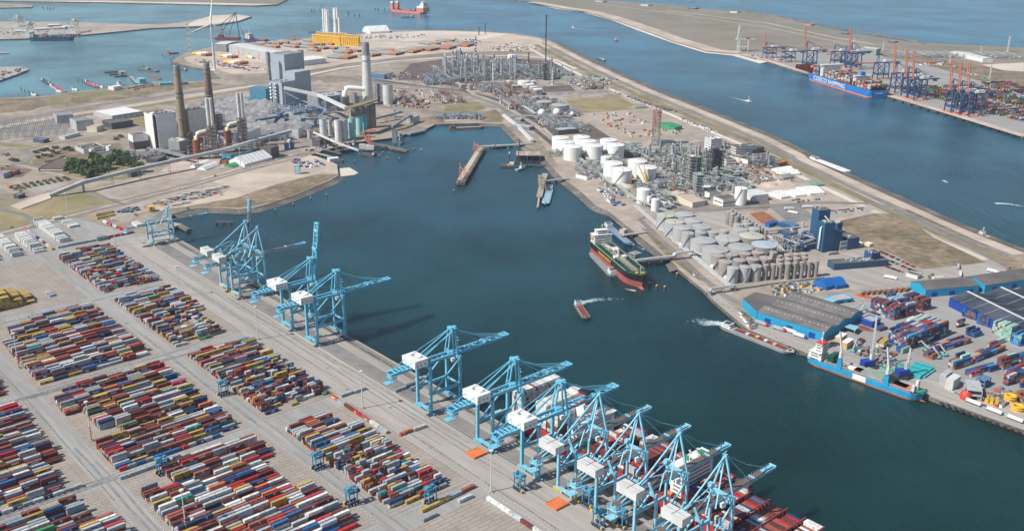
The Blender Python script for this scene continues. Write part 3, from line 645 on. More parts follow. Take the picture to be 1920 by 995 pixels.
    if A:
        m.box((-8.6, 0, GZ+1.9), (13.5, 18.5, 6.6)); m.box((-8.6, 0, GZ+8.5), (13.9, 18.9, .35))
        for k in range(3): m.box((-13+4*k, -9.3, GZ+3.6), (1.2, .3, 1.6), m=1)
        m.box((-9, 3, GZ+8.85), (1.6, 1.6, .7), m=1); m.box((-5, -4, GZ+8.85), (1.4, 1.4, .6), m=1)
    else:
        m.box((-16.5, 0, GZ+3.2), (8.5, 17.5, 5.8)); m.box((-16.5, 0, GZ+9.0), (8.9, 17.9, .3)); m.box((-16.5, 0, GZ+9.3), (.25, 17.9, .25), m=1); m.box((-16.5, 0, GZ+9.3), (8.8, .3, .3), m=1)
        for k in (-5, 5): m.box((-12.1, k, GZ+4), (.3, 1.5, 2), m=1)
    ob('machinery_house', m, ['white' if A else 'offwhite', 'mgrey'], r)
    m = M(); m.box((27, -gy-2.2, GZ-4), (3.4, 3, 3), m=0); m.box((27, 0, GZ-1.4), (7, 2*gy+1.5, .7), m=1)
    ob('driver_cab', m, ['white', mt], r)
    m = M()
    for k in range(6): m.beam((1.6, W+1.3+(k%2), 6+k*6), (1.6, W+2.3-(k%2), 12+k*6), .35); m.box((1.6, W+1.8, 12+k*6), (1.6, 2.6, .15))
    for x in (4, 12, 20, 28): m.box((x, gy+1.3, GZ+1.7), (7.6, .1, .1)); m.box((x, gy+1.3, GZ+1.9), (.12, .12, 1.1))
    ob('stairway', m, 'lgrey', r)
    if sc: r.scale = sc
    return r
crane('C', 1212, 'lowest blue crane at the far end of the quay, beside the stub jetty', sc=(.88, .95, .60), mt='crane_blue2')
crane('B', 1004, 'slim blue crane with raised boom, farther of the close pair under two apexes', True, mt='crane_blue2')
crane('B', 975, 'slim blue crane with lowered boom standing right against the raised one', mt='crane_blue2')
crane('A', 861, 'heavy blue crane with its boom up, next to a white machinery house crane', True)
crane('A', 812, 'heavy blue crane with lowered boom, just nearer than the one with its boom up')
crane('A', 625.5, 'heavy blue crane standing alone between the empty berths')
crane('A', 543.8, 'heavy blue crane over the white reefer stack at the stern of the red ship')
crane('A', 490, 'heavy blue crane over the funnel of the red container ship')
crane('B', 450, 'first slim blue crane after the heavy ones, over the red ship', mt='crane_blue2')
crane('B', 411, 'second slim blue crane counted from the heavy ones, over the red ship', mt='crane_blue2')
crane('B', 374, 'third slim blue crane counted from the heavy ones, near the ship bridge', mt='crane_blue2')
crane('B', 335.5, 'last slim blue crane, nearest to the bow of the red ship', mt='crane_blue2')
# ---------------------------------------------------------------- straddle carriers
def carrier_proto():
    r = thing('straddle_carrier', 'x', 'straddle carrier', (0, 0, 0), 0, 'straddle carriers working in the yard')
    m = M()
    for y in (-2.3, 2.3):
        m.box((0, y, 1.2), (9.5, 1.0, 1.2))
    ob('wheel_beam', m, 'navy', r)
    for y in (-2.3, 2.3):
        for k in (-3.6, -1.2, 1.2, 3.6):
            w_ = M(); w_.tube([(k, y-.45, .75), (k, y+.45, .75)], .75, 10, 0, True, False); ob('wheel', w_, 'rubber', r)
    for x in (-3.3, 3.3):
        for y in (-2.3, 2.3):
            m = M(); m.box((x, y, 2.3), (.7, .7, 10.2)); ob('leg', m, 'carrier_blue', r)
    m = M()
    for y in (-2.3, 2.3): m.box((0, y, 12.3), (9.6, .9, 1.0))
    for x in (-3.9, 0, 3.9): m.box((x, 0, 12.4), (.9, 4.6, .9))
    m.box((-2.6, 0, 13.3), (3.4, 3.6, 1.3)); m.box((2.6, 1, 13.3), (2.0, 2.0, .9)); m.box((0, 0, 8.5), (7.5, 2.4, .6))
    for x in (-4.6, 4.6):
        for y in (-2.3, 2.3): m.box((x, y, 13.2), (.15, .15, 1.1))
    ob('top_frame', m, 'carrier_blue', r)
    m = M(); m.box((4.6, -2.4, 9.6), (1.9, 1.7, 2.2)); ob('cab', m, 'glass', r)
    m = M(); m.box((-5.1, 2.3, 1.0), (1.0, 1.6, 1.6)); m.box((5.1, -2.3, 1.0), (1.0, 1.6, 1.6)); ob('bumper', m, 'yellow', r)
    return r
cp = carrier_proto()
CAR = [((597, 877), 0, 'straddle carrier on the lane between two blocks, its cab over the kerb'), ((660, 944), 0, 'straddle carrier casting a shadow on the cross lane, near the blocks corner'), ((808, 942), 0, 'straddle carrier at the end of the mixed twenty foot block'), ((974, 917), 1, 'straddle carrier alone on the apron beside the orange hatch cover'), ((1122, 985), 1, 'straddle carrier by the crane feet, white at its wheels'), ((1164, 984), 1, 'straddle carrier under the backreach of a slim crane'), ((1102, 945), 1, 'straddle carrier between the legs of the first slim crane'), ((420, 740), 0, 'straddle carrier deep in the block beside the lamp mast'), ((1082, 880), 1, 'straddle carrier half hidden behind the heavy crane leg')]
for i, (p, q, lb) in enumerate(CAR):
    rz = RB + (math.pi/2 if q else math.pi*.5*0); g = at(*p, .3)
    if i == 0: cp.location = g; cp.rotation_euler = (0, 0, rz); cp['label'] = lb
    else: dup(cp, g, rz, lb)
g = ab(672, 239, .3); dup(cp, g, RB, 'cluster straddle carrier parked over the white containers at the block corner')
# twin pallets of orange hatch covers
for n_, (x, y) in enumerate([(893, 850), (1045, 945)]):
    r = thing('hatch_cover', ['orange hatch cover lying on the apron beside the crane feet', 'orange hatch cover lying on the apron near the white boundary row'][n_], 'hatch cover', at(x, y, .35), RB, 'orange hatch covers on the apron')
    m = M(); m.box((0, 0, 0), (13, 11.5, 1.3)); ob('panel', m, 'orange', r)
    m = M()
    for k in range(-2, 3): m.box((k*2.7, 0, 1.3), (.3, 11.3, .25))
    for k in (-5.4, 5.4): m.box((0, k, 1.3), (12.8, .3, .3))
    for x_ in (-6.2, 6.2):
        for k in (-4, 0, 4): m.box((x_, k, .2), (.8, 1.2, .9))
    ob('rib', m, 'orange', r)
# ---------------------------------------------------------------- tall lamp masts
LAMPS = [((680, 765), 0, 'beside the orange container on the quay lane'), ((921, 922), 0, 'at the corner of the nearest paver field'), ((172, 826), 1, 'with red and white foot in the empty paver strip'), ((350, 1001), 1, 'with red and white foot among the nearest block'), ((484, 636), 0, 'at the corner between the second and third quay block'), ((337, 556), 0, 'at the corner above the second quay block'), ((217, 461), 0, 'by the far end of the first quay block'), ((129, 408), 0, 'in front of the dry mown field'), ((36, 690), 1, 'with red and white foot at the left edge block'), ((336, 355), 0, 'beside the lorry park by the shore'), ((452, 318), 0, 'in front of the striped tent')]
def lamp_proto(rw):
    r = thing('lamp_mast', 'x', 'lamp mast', (0, 0, 0), 0, 'tall lamp masts of the terminal')
    m = M(); m.tube([(0, 0, 0), (0, 0, 36)], [.55, .28], 8, 0)
    ob('mast', m, 'offwhite', r)
    if rw:
        m = M()
        for k in range(5): m.tube([(0, 0, 1+k*2.6), (0, 0, 2.3+k*2.6)], .62, 8, 0)
        ob('warning_band', m, 'red', r)
    m = M(); m.tube([(0, 0, 35.2), (0, 0, 35.9)], 1.5, 12, 0)
    for k in range(8): m.box((1.5*math.cos(k*.785), 1.5*math.sin(k*.785), 34.9), (.6, .6, .5), k*.785)
    ob('lamp_ring', m, 'offwhite', r)
    m = M(); m.box((0, 0, 0), (3, 3, .9)); ob('base', m, 'slab', r)
    return r
LP = [None, None]
for p, k, lb in LAMPS:
    if LP[k] is None: LP[k] = lamp_proto(k); LP[k].location = at(*p, .1); LP[k]['label'] = 'white lamp mast '+lb
    else: dup(LP[k], at(*p, .1), 0, 'white lamp mast '+lb)
# ---------------------------------------------------------------- ships
def hull(par, L, B, zd, zb, side, boot, deck, bow=.22, rake=5, stern=.06, bul=False, zs=0, band=None, deckz=None, full=.62):
    n = 26; m = M(); P_ = []
    for i in range(n+1):
        t = i/n; x = -L/2 + L*t
        f = max(0, (t-(1-bow))/bow); hd = B/2*(1-f**2.4); hw = B/2*max(0.0, 1-(max(0, (t-(1-bow*1.25))/(bow*1.25)))**1.6)
        g = max(0, (stern-t)/stern); hd *= 1-.12*g; hw *= 1-.45*g
        if i == n: hd = .05; hw = .05
        xw = x - rake*f*1.0
        sh = zs*(f**1.5) + zs*.25*g
        P_.append((x, xw, hd, hw, zd+sh))
    for s in (1, -1):
        vs = []
        for x, xw, hd, hw, z in P_:
            zt = z; mid = hw+(hd-hw)*.35
            vs += [(xw, s*hw*.8, -4), (xw, s*hw, 0), (xw+(x-xw)*.3, s*mid, zb), (x, s*hd, zt)]
        k = 4; n1 = len(P_)
        for j in range(3):
            fs = [(i*k+j, (i+1)*k+j, (i+1)*k+j+1, i*k+j+1) for i in range(n1-1)]
            if s > 0: fs = [q[::-1] for q in fs]
            o = len(m.v); m.add(vs, fs, 1 if j < 2 else 0, False)
            if j == 2 and band:
                for ii in range(n1-1):
                    if band[0] <= (ii+.5)/n <= band[1]: m.m[len(m.m)-(n1-1)+ii] = 2
    x, xw, hd, hw, z = P_[0]
    m.add([(xw, -hw*.8, -4), (xw, hw*.8, -4), (xw, hw, 0), (x, hd, z), (x, -hd, z), (xw, -hw, 0)], [(0, 5, 4, 3, 2, 1)], 0)
    if bul: m.tube([(L/2-rake-9, 0, -1.2), (L/2-rake+1, 0, -.6), (L/2+1, 0, -.4), (L/2+3, 0, -.8)], [3.2, 3.0, 2.2, .4], 10, 1)
    ob('hull', m, [side, boot, 'white'], par)
    d = M(); dz = -1.0 if deckz is None else deckz
    pts = [(x, -hd*.985, z+dz) for x, xw, hd, hw, z in P_] + [(x, hd*.985, z+dz) for x, xw, hd, hw, z in P_[::-1]]
    vs = []; 
    for x, xw, hd, hw, z in P_: vs += [(x, hd*.985, z+dz), (x, -hd*.985, z+dz)]
    d.add(vs, [(2*i, 2*i+1, 2*i+3, 2*i+2) for i in range(n)]); ob('deck', d, deck, par)
def house(par, x, y, lx, ly, z, tiers, mt='white', th=2.9, shrink=.0, name='deckhouse', bridge=True):
    m = M(); wn = M()
    for k in range(tiers):
        sx = lx*(1-shrink*k); sy = ly*(1-shrink*k); last = k == tiers-1 and bridge
        m.box((x, y, z+k*th), (sx*(.75 if last else 1), sy*(1.12 if last else 1), th-.15)); m.box((x, y, z+k*th+th-.15), (sx+.5, sy*(1.12 if last else 1)+.5, .15))
        wn.box((x, y, z+k*th+1.2), (sx*(.75 if last else 1)+.08, sy*(.95 if last else .8), .9 if not last else 1.2)); wn.box((x, y, z+k*th+1.2), (sx*.6, sy*(1.12 if last else 1)+.08, .9))
    o = ob(name, m, mt, par); ob('window', wn, 'glass', o)
    return z+tiers*th
def mast(par, x, y, z, h, mt='white'):
    m = M(); m.tube([(x, y, z), (x, y, z+h)], [.45, .2], 6); m.box((x, y, z+h*.6), (.4, 4, .3)); m.box((x, y, z+h*.8), (2.4, .4, .5)); ob('mast', m, mt, par)
def ship(name, label, cat, ps, pb, L=None, zw=WZ, group=None):
    a = at(*ps, zw); b = at(*pb, zw); d = b-a; L2 = d.length
    r = thing(name, label, cat, (a+b)/2, heading(a, b), group); return r, (L or L2)
def deck_tubes(par, L, B, z, n, mt, x0=-.3, x1=.38):
    m = M()
    for k in range(n): y = -B*.34+B*.68*k/(n-1); m.box(((x0+x1)/2*L, y, z), ((x1-x0)*L, .35, .5))
    for k in range(int(L*(x1-x0)/9)): m.box((x0*L+9*k+4, 0, z+.2), (.5, B*.78, .4))
    ob('deck_piping', m, mt, par)
def text(par, s, size, loc, rot, mt, name='lettering', ext=.05, sx=1.0):
    cu = bpy.data.curves.new(name, 'FONT'); cu.body = s; cu.size = size; cu.extrude = ext; cu.offset = size*.012; cu.space_character = 1.05
    o = bpy.data.objects.new('tmp', cu); C.objects.link(o); bpy.context.view_layer.update()
    me = bpy.data.meshes.new_from_object(o); bpy.data.objects.remove(o); me.materials.clear(); me.materials.append(MT[mt])
    o = bpy.data.objects.new(name, me); C.objects.link(o); o.location = loc; o.rotation_euler = rot; o.scale = (sx, 1, 1); o.parent = par
    return o
# --- red container ship at the near quay (bow to the south east)
L_ = 333; ca = 396.0; cb = 514.0
rs = thing('container_ship', 'huge red container ship moored under the blue cranes, loaded with white and red boxes', 'container ship', ab(ca, cb, WZ), RB-math.pi/2)
hull(rs, L_, 48, 17.5, 4.0, 'hull_red', 'boot_red', 'deck_red', bow=.16, rake=8, stern=.05, bul=True, zs=4)
z0 = 16.8
def rsx(a): return ca-a            # a along the quay -> ship x
house(rs, rsx(484), 0, 13, 36, z0, 6, 'white', 3.1, .0)
m = M(); m.box((rsx(496), 4, z0), (12, 14, 25)); m.box((rsx(496), 4, z0+25), (9, 9, 8), m=1); m.box((rsx(496), 4, z0+33), (9.3, 9.3, 2), m=2); ob('funnel', m, ['white', 'red', 'black'], rs)
m = M(); m.box((rsx(474), -15, z0+.2), (9, 14, .4)); m.box((rsx(474), 15, z0+.2), (9, 14, .4)); ob('green_deck', m, 'green', rs)
house(rs, rsx(384), 0, 12, 32, z0, 8, 'white', 3.1, .0)
m = M(); m.box((rsx(384), 11, z0+24.8), (7, 5, 1.5)); m.box((rsx(386), -4, z0+24.8), (3, 3, 2.5)); ob('roof_gear', m, ['green'], rs)
mast(rs, rsx(384), -4, z0+25, 9); mast(rs, rsx(384), 5, z0+25, 7); mast(rs, rsx(240), 0, z0+4, 14)
for k, a in enumerate((384, 482)):
    m = M(); m.tube([(rsx(a)-4.5, 22.8, z0+5), (rsx(a)-3.5, 22.8, z0+5), (rsx(a)+3.5, 22.8, z0+5), (rsx(a)+4.5, 22.8, z0+5)], [.4, 1.5, 1.5, .4], 8); m.tube([(rsx(a)-4.5, -22.8, z0+5), (rsx(a)-3.5, -22.8, z0+5), (rsx(a)+3.5, -22.8, z0+5), (rsx(a)+4.5, -22.8, z0+5)], [.4, 1.5, 1.5, .4], 8); ob('lifeboat', m, 'orange', rs)
text(rs, 'HAMBURG SÜD', 9.5, (rsx(480), -24.15, 5.2), (math.pi/2, 0, 0), 'white', sx=1.12)
rr = random.Random(3)
SW = {'maroon': 30, 'brick_red': 20, 'bright_red': 10, 'light_grey': 16, 'white': 8, 'navy': 9, 'blue': 5, 'yellow': 1}
BAYS = [(549, 8, 'white'), (534.5, 4, None), (520, 8, 'white'), (506.5, 7, 'white'), (464, 3, 'white'), (450, 5, None), (435.5, 4, 'white'), (421, 5, None), (406.5, 3, None), (368, 4, None), (353.5, 4, None), (339, 2, None), (324.5, 1, 'low'), (310, 2, None), (295.5, 2, 'white'), (281, 2, None), (266.5, 2, 'white'), (252, 2, None)]
for a, tn, kind in BAYS:
    segs = [rr.choice([0, 0, -1, -2]) for _ in range(5)]
    for j in range(18):
        b = cb - 21.7 + j*2.55
        t_ = tn if kind == 'white' and tn > 6 else max(1, tn + segs[j//4])
        if kind == 'low' and j < 6: t_ = 1
        gc = rr.choice(['maroon', 'brick_red', 'light_grey', 'maroon'])
        for k in range(t_):
            c = ('white' if rr.random() < .93 and (k > 2 or tn > 7) else rr.choice(['maroon', 'white', 'brick_red'])) if kind == 'white' else (gc if rr.random() < .35 else pick(SW, rr))
            if k < t_-1 and j not in (0, 1, 17) and rr.random() < .0: continue
            cadd(ab(a, b, WZ+z0+1.3+k*HC), RB-math.pi/2, 12.19, c, 'ship')
m = M()
for a, tn, kind in BAYS:
    m.box((rsx(a), 0, z0), (12.6, 46, 1.1)); 
    for y in range(-22, 23, 4): m.box((rsx(a)+6.9, y, z0), (.5, .4, 7))
    m.box((rsx(a)+6.9, 0, z0+6.6), (1.0, 46, .5))
ob('hatch_covers', m, ['deck_red'], rs)
# --- product tanker
t, L = ship('oil_tanker', 'black and red oil tanker with green deck moored at the piled trestle', 'tanker', (1128, 463), (1204, 540))
L = 146; B = 25; t.location = Vector((*at(1160.5, 484, 9).xy, WZ)); t.rotation_euler.z = heading(at(1131, 447, 8), at(1211, 512, 8))
hull(t, L, B, 15.0, 7.4, 'black', 'boot_red', 'deck_green', bow=.16, rake=3, bul=True, zs=1.5, deckz=-.6)
house(t, -L*.40, 0, 12, 23, 14.3, 4, 'white', 3.0); house(t, -L*.40, 0, 8, 14, 26, 2, 'white', 2.9)
m = M(); m.box((-L*.46, 0, 14.3), (8, 9, 15)); m.box((-L*.46, 0, 29.3), (7, 8, 3), m=1); ob('funnel', m, ['white', 'deck_green'], t)
m = M(); m.box((0, 0, 14.6), (L*.72, 2.2, 1.3)); m.box((0, 3.4, 14.6), (L*.7, 1.0, .9)); m.box((0, -3.4, 14.6), (L*.7, .7, .8)); ob('deck_piping', m, 'tan_gravel', t)
m = M()
for k in range(12): m.box((-L*.3+k*L*.055, 0, 14.4), (.7, B*.84, .8))
for s in (-1, 1):
    for k in range(9): m.box((-L*.3+k*L*.07, s*B*.3, 14.4), (2.2, 1.6, 1.6))
ob('deck_frame', m, 'deck_green', t)
m = M(); m.box((-L*.16, B*.2, 14.3), (7, 6, 4)); m.box((L*.02, B*.22, 14.3), (6, 5, 3)); m.box((L*.02, -B*.22, 14.3), (6, 5, 3)); ob('deck_cabin', m, 'white', t)
m = M(); m.tube([(L*.0, -1, 14.3), (L*.0, -1, 24)], 1.2, 8); m.beam((L*.0, -1, 24), (-L*.17, -8, 22), 1.3); ob('deck_crane', m, 'offwhite', t)
m = M()
for s in (-1, 1): m.tube([(-L*.41-4, s*12.2, 21), (-L*.41-3, s*12.2, 21), (-L*.41+3, s*12.2, 21), (-L*.41+4, s*12.2, 21)], [.4, 1.4, 1.4, .4], 8)
ob('lifeboat', m, 'orange', t); mast(t, L*.44, 0, 15, 10, 'offwhite'); mast(t, -L*.39, 0, 31.5, 8)
m = M(); m.tube([(L*.42, 3, 15.3), (L*.42, 6, 15.3)], 1.4, 8); m.box((L*.42, -3, 15.3), (3, 3, 2)); ob('windlass', m, 'yellow', t)
text(t, 'GOLDEN ENERGY', 5.0, (-L*.25, -B/2-.15, 8.9), (math.pi/2, 0, 0), 'yellow', sx=1.0)
# railings band
m = M()
for s in (-1, 1): m.beam((-L*.46, s*B*.485, 15.3), (L*.33, s*B*.485, 15.3), .35)
ob('railing', m, 'cream', t)
# --- river vessels
def barge(label, ps, pb, B, deckc='mgrey', side='dgrey', hold=None, cab='aft', zd=3.0, cabc='white', group=None, cat='barge', name='river_barge', piping=False, cargo=None, L=None, tiers=1):
    r, L2 = ship(name, label, cat, ps, pb, group=group); L = L or L2
    hull(r, L, B, zd, .8, side, side, deckc, bow=.10, rake=1.5, deckz=-.25)
    x = -L*.41 if cab == 'aft' else L*.36
    house(r, x, 0, max(4, min(13, L*.12)), B*.72, zd-.3, 1+tiers, cabc, 2.2, .12)
    if hold:
        m = M(); y = B*.38; x0, x1 = (-L*.30, L*.40) if cab == 'aft' else (-L*.40, L*.28)
        for s in (-1, 1): m.box(((x0+x1)/2, s*y, zd-.3), (x1-x0, .5, .9))
        for xx in (x0, x1): m.box((xx, 0, zd-.3), (.5, 2*y, .9))
        m.box(((x0+x1)/2, 0, zd-.22), (x1-x0, 2*y-.5, .3), m=1); ob('hold', m, ['mgrey', hold], r)
        if cargo:
            m = M(); rr_ = random.Random(L)
            for k in range(cargo[0]): m.box((x0+(x1-x0)*(.25+.7*k/cargo[0]), rr_.uniform(-.15, .15)*B, zd), (L*.04, y*.9, 1.2), m=k % len(cargo[1]))
            ob('cargo', m, cargo[1], r)
    if piping: deck_tubes(r, L, B, zd-.2, 5, piping, -.30, .40)
    m = M(); m.box((L*.44, 0, zd-.3), (1.6, 1.6, 1)); m.box((L*.44, B*.2, zd-.3), (1, 1, .8)); ob('bitts', m, 'black', r)
    return r
barge('grey bunker barge lashed to the seaward side of the oil tanker', (1152, 519), (1109, 474), 12, 'mgrey', 'mgrey', piping='silver')
barge('blue decked river tanker between the oil tanker and the shore jetty', (1137, 424), (1183, 463), 12, 'steel_blue', 'navy', piping='lgrey')
barge('small barge with red hold trailing a curved white wake', (1082, 572), (1101, 601), 9.5, 'mgrey', 'dgrey', 'deck_red')
barge('long grey motor barge with open red hold alongside the blue warehouse quay', (1353, 612), (1489, 665), 11.5, 'lgrey', 'mgrey', 'deck_red', cargo=(4, ['offwhite', 'wood']))
barge('light blue decked river tanker lying at the yellow fendered jetty', (1031, 354), (1022, 386), 12, 'crane_blue2', 'navy', piping='offwhite')
barge('long empty brown dumb barge along the coal basin head', (842, 243), (908, 240), 11, 'bed', 'rust', 'tan_gravel', cab='aft', cabc='rust')
barge('rusty laden barge off the offshore yard point', (315, 102), (335, 100), 14, 'rust', 'rust', 'rust', cabc='rust')
barge('dark push barge behind the red and white workboat', (80, 151), (95, 160), 9, 'dgrey', 'navy')
barge('workboat with red deck cargo moored bow to the sandy shore', (96, 161), (122, 174), 11, 'offwhite', 'lgrey', cargo=(2, ['red', 'orange']), hold='red')
barge('red and white barge made fast by the three dark piles', (161, 154), (184, 165), 10, 'offwhite', 'maroon_' if 0 else 'deck_red', hold='red', cargo=(2, ['red', 'white']))
barge('grey supply boat crossing behind the yellow transition pieces', (607, 60), (578, 61), 15, 'lgrey', 'mgrey', hold='mgrey')
barge('grey inland vessel with pale bow below the red heavy lift ship', (774, 33), (750, 34), 11, 'mgrey', 'lgrey', hold='dgrey')
barge('grey barge pair end close to the canal dyke', (1134, 115), (1120, 109), 10, 'lgrey', 'dgrey', hold='mgrey')
barge('dark boat tied at the end of the offshore yard quay', (350, 133), (328, 130), 8, 'dgrey', 'dgrey')
barge('black work barge under the trestle with a thin crane boom', (925, 279), (950, 277), 10, 'dgrey', 'black', cabc='white')
barge('passenger river ship with white decks moored outside the canal dyke', (1590, 324), (1518, 297), 13, 'white', 'white', cab='fwd', tiers=1, cabc='white', piping='offwhite', name='river_cruise_ship', cat='river ship')
barge('cluster boat with blue cargo at the west quay end', (0, 152), (36, 140), 14, 'lgrey', 'navy', hold='rust', cargo=(4, ['red', 'white']))
# small craft
def tug(label, p, q, L=26, B=9, col='deck_red', cat='tug', name='tug_boat', cabc='white'):
    a = at(*p, WZ); b = at(*q, WZ); r = thing(name, label, cat, a, heading(a, b))
    hull(r, L, B, 2.6, .8, col, 'black', 'tan_gravel', bow=.35, rake=1, zs=1.2); z = house(r, 2, 0, L*.3, B*.6, 2.4, 2, cabc, 2.4, .2)
    mast(r, 1, 0, z, 6, 'white'); return r
tug('small tug with white wheelhouse heading down the wide channel', (1155, 77), (1148, 74), 30, 10)
tug('white patrol boat drawing a long wake across the channel', (1075, 53), (1060, 50), 24, 7, 'white', 'boat', 'patrol_boat')
tug('white launch with a short bright wake in front of the far quay', (1403, 191), (1412, 193), 20, 6, 'white', 'boat', 'motor_launch')
tug('buff and white harbour tug passing the canal dyke', (1843, 443), (1830, 436), 24, 9, 'tan_gravel')
tug('white catamaran yacht moored by the harbour office piers', (224, 158), (214, 155), 30, 12, 'white', 'boat', 'white_yacht')
tug('tug moored beside the barge with red deck cargo', (93, 158), (100, 162), 22, 8, 'navy')
tug('grey bow to shore workboat near the left piles', (69, 180), (62, 174), 26, 8, 'lgrey', 'boat', 'work_boat')
# dredger
r, L = ship('suction_dredger', 'dark dredging pontoon with masts off the harbour office', 'dredger', (297, 135), (259, 130))
hull(r, L, 14, 3, 1, 'dgrey', 'dgrey', 'mgrey', bow=.1); house(r, 0, 0, 10, 8, 3, 2, 'lgrey', 2.5); mast(r, L*.2, 0, 3, 18, 'dgrey'); mast(r, -L*.1, 0, 3, 14, 'dgrey')
m = M(); m.beam((L*.2, 0, 12), (L*.48, 0, 3), .8); ob('ladder_arm', m, 'dgrey', r)
# --- sky blue cargo ship with two deck cranes
r, L = ship('general_cargo_ship', 'sky blue cargo ship with two white deck cranes and orange bulbous bow', 'cargo ship', (1520, 676), (1733, 752))
r.location.z -= 1.7; B = 17; hull(r, L, B, 8.8, 3.2, 'ship_blue', 'rust', 'tan_gravel', bow=.10, rake=3, bul=True, zs=3.2, band=(.42, .53), deckz=-1.6)
m = M(); zz = 8.7
m.box((-L*.485, 0, zz), (L*.03, B*.9, 1.6))
house(r, -L*.435, 0, 14, 15, 7.3, 3, 'white', 2.9, .05); ztop = house(r, -L*.415, 0, 8, 11, 15.8, 3, 'white', 2.9, .04)
m = M(); m.box((-L*.415, 0, ztop), (7.5, 11, .7)); ob('monkey_deck', m, 'red', r); mast(r, -L*.415, 0, ztop, 12); mast(r, -L*.44, 4, ztop-6, 9)
m = M()
for s in (-1, 1): m.box((.03*L, s*B*.40, 7.3), (L*.74, .6, 3.2))
for x in (-.34, -.16, .04, .22, .40): m.box((x*L, 0, 7.3), (1, B*.8, 3.2))
for k in range(60):
    for s in (-1, 1): m.box((-L*.33+k*L*.0123, s*B*.47, 8.5), (.25, .4, 2.2))
for s in (-1, 1): m.box((.03*L, s*B*.47, 10.5), (L*.74, .3, .3))
ob('hatch_coaming', m, 'lgrey', r)
m = M(); m.box((-.31*L, 0, 7.8), (3, B*.76, 9)); m.box((-.285*L, 0, 7.8), (3, B*.76, 9.8)); ob('stacked_hatch_cover', m, 'deck_green', r)
m = M(); m.box((.085*L, 1, 8.8), (24, B*.8, 3.4), m=0); m.beam((.155*L, -6, 9.3), (.175*L, -6, 16), .6, m=0); m.add([(.16*L, -7, 9.3), (.205*L, -7, 17), (.205*L, 8, 17), (.16*L, 8, 9.3)], [(0, 1, 2, 3), (3, 2, 1, 0)]); m.add([(.25*L, -7, 9.3), (.205*L, -7, 17), (.205*L, 8, 17), (.25*L, 8, 9.3)], [(0, 1, 2, 3), (3, 2, 1, 0)]); ob('green_tarpaulin', m, 'pgreen', r)
m = M()
for x, w_, c in ((-.1, 14, 1), (-.055, 9, 0), (-.02, 16, 0), (.0, 7, 1), (.27, 20, 0), (.32, 22, 0)): m.box((x*L, 0, 7.9), (w_, 5 if c else 8, 2.6), m=c)
rr = random.Random(8)
for k in range(26): m.box((L*rr.uniform(-.27, -.12), rr.uniform(-6, 6), 7.5), (rr.uniform(1, 4), rr.uniform(1, 3), rr.uniform(.5, 2.5)), m=rr.choice([1, 2, 2]))
ob('deck_cargo', m, ['coral', 'white', 'tan_gravel'], r)
for x in (-.205, .205):
    m = M(); m.box((x*L, -B*.43, 7), (5.5, 3.2, 11), tap=.7); ob('crane_pedestal', m, 'ship_blue', r)
    m = M(); m.tube([(x*L, -B*.43, 19), (x*L, -B*.43, 25)], [1.9, 1.5], 8); m.beam((x*L+1, -B*.43, 23), (x*L-4, -B*.36, 44), 1.3); m.beam((x*L-1, -B*.43, 26), (x*L-4, -B*.36, 43), .4); ob('deck_crane', m, 'offwhite', r)
m = M(); m.tube([(L*.42, 0, 10), (L*.43, 0, 20)], [2.6, .9], 8); m.box((L*.415, 4, 9.3), (3, 3, 8)); m.box((L*.415, -4, 9.3), (2.5, 2.5, 6)); ob('foremast', m, 'offwhite', r)
m = M(); m.box((L*.45, 0, 9.9), (10, 8, .3)); ob('forecastle_deck', m, 'green', r)
# --- blue container ship at the far quay
r, L = ship('container_ship', 'bright blue container ship with white lettering at the far quay', 'container ship', (1648, 184), (1523, 146))
B = 54; L = L*1.0
hull(r, L, B, 18, 3.0, 'cargo_blue', 'coral', 'deck_red', bow=.09, rake=7, zs=1, stern=.03)
text(r, 'COSCO SHIPPING', 14.5, (L*.33, B/2+.4, 5.2), (math.pi/2, 0, math.pi), 'white', ext=.1, sx=1.2)
text(r, 'PANAMA', 5, (-L*.5-.3, 12, 9), (math.pi/2, 0, -math.pi/2), 'white')
z1 = 18
house(r, L*.22, 0, 12, 52, z1, 9, 'white', 3.2); house(r, -L*.24, 0, 12, 40, z1, 7, 'white', 3.2)
m = M(); m.box((-L*.24, 0, z1+22), (9, 10, 9)); ob('funnel', m, 'cargo_blue', r)
CW = {'brick_red': 30, 'maroon': 18, 'light_grey': 10, 'pale_green': 12, 'green': 9, 'blue': 6, 'white': 8, 'orange': 10, 'navy': 4}
rr = random.Random(21); hd = r.rotation_euler.z; ux = Vector((math.cos(hd), math.sin(hd), 0)); uy = Vector((-ux.y, ux.x, 0)); x = -L*.47
while x < L*.45:
    if abs(x-L*.22) > 13 and abs(x+L*.24) > 13:
        tn = 8 + rr.choice([0, 0, -1, -2]) - (3 if x < -L*.40 else 0) - (1 if x > L*.33 else 0)
        if abs(x+L*.28) < 8: tn = 4
        for j in range(20):
            if x > L*.36 and (j < 3 or j > 16): continue
            inner = 2 <= j <= 17
            tt = tn - rr.choice([0, 0, 0, 1])
            for k in range(0 if not inner else max(0, tt-2), tt):
                cadd(r.location + ux*x + uy*((j-9.5)*2.5) + Vector((0, 0, z1+.5+k*HC)), hd, 12.19, pick(CW, rr), 'cosco')
    x += 14.2
m = M()
for k in range(24): m.box((-L*.47+7+k*14.2, 0, z1-.4), (1.2, B*.94, 11))
ob('lashing_bridge', m, 'deck_red', r)
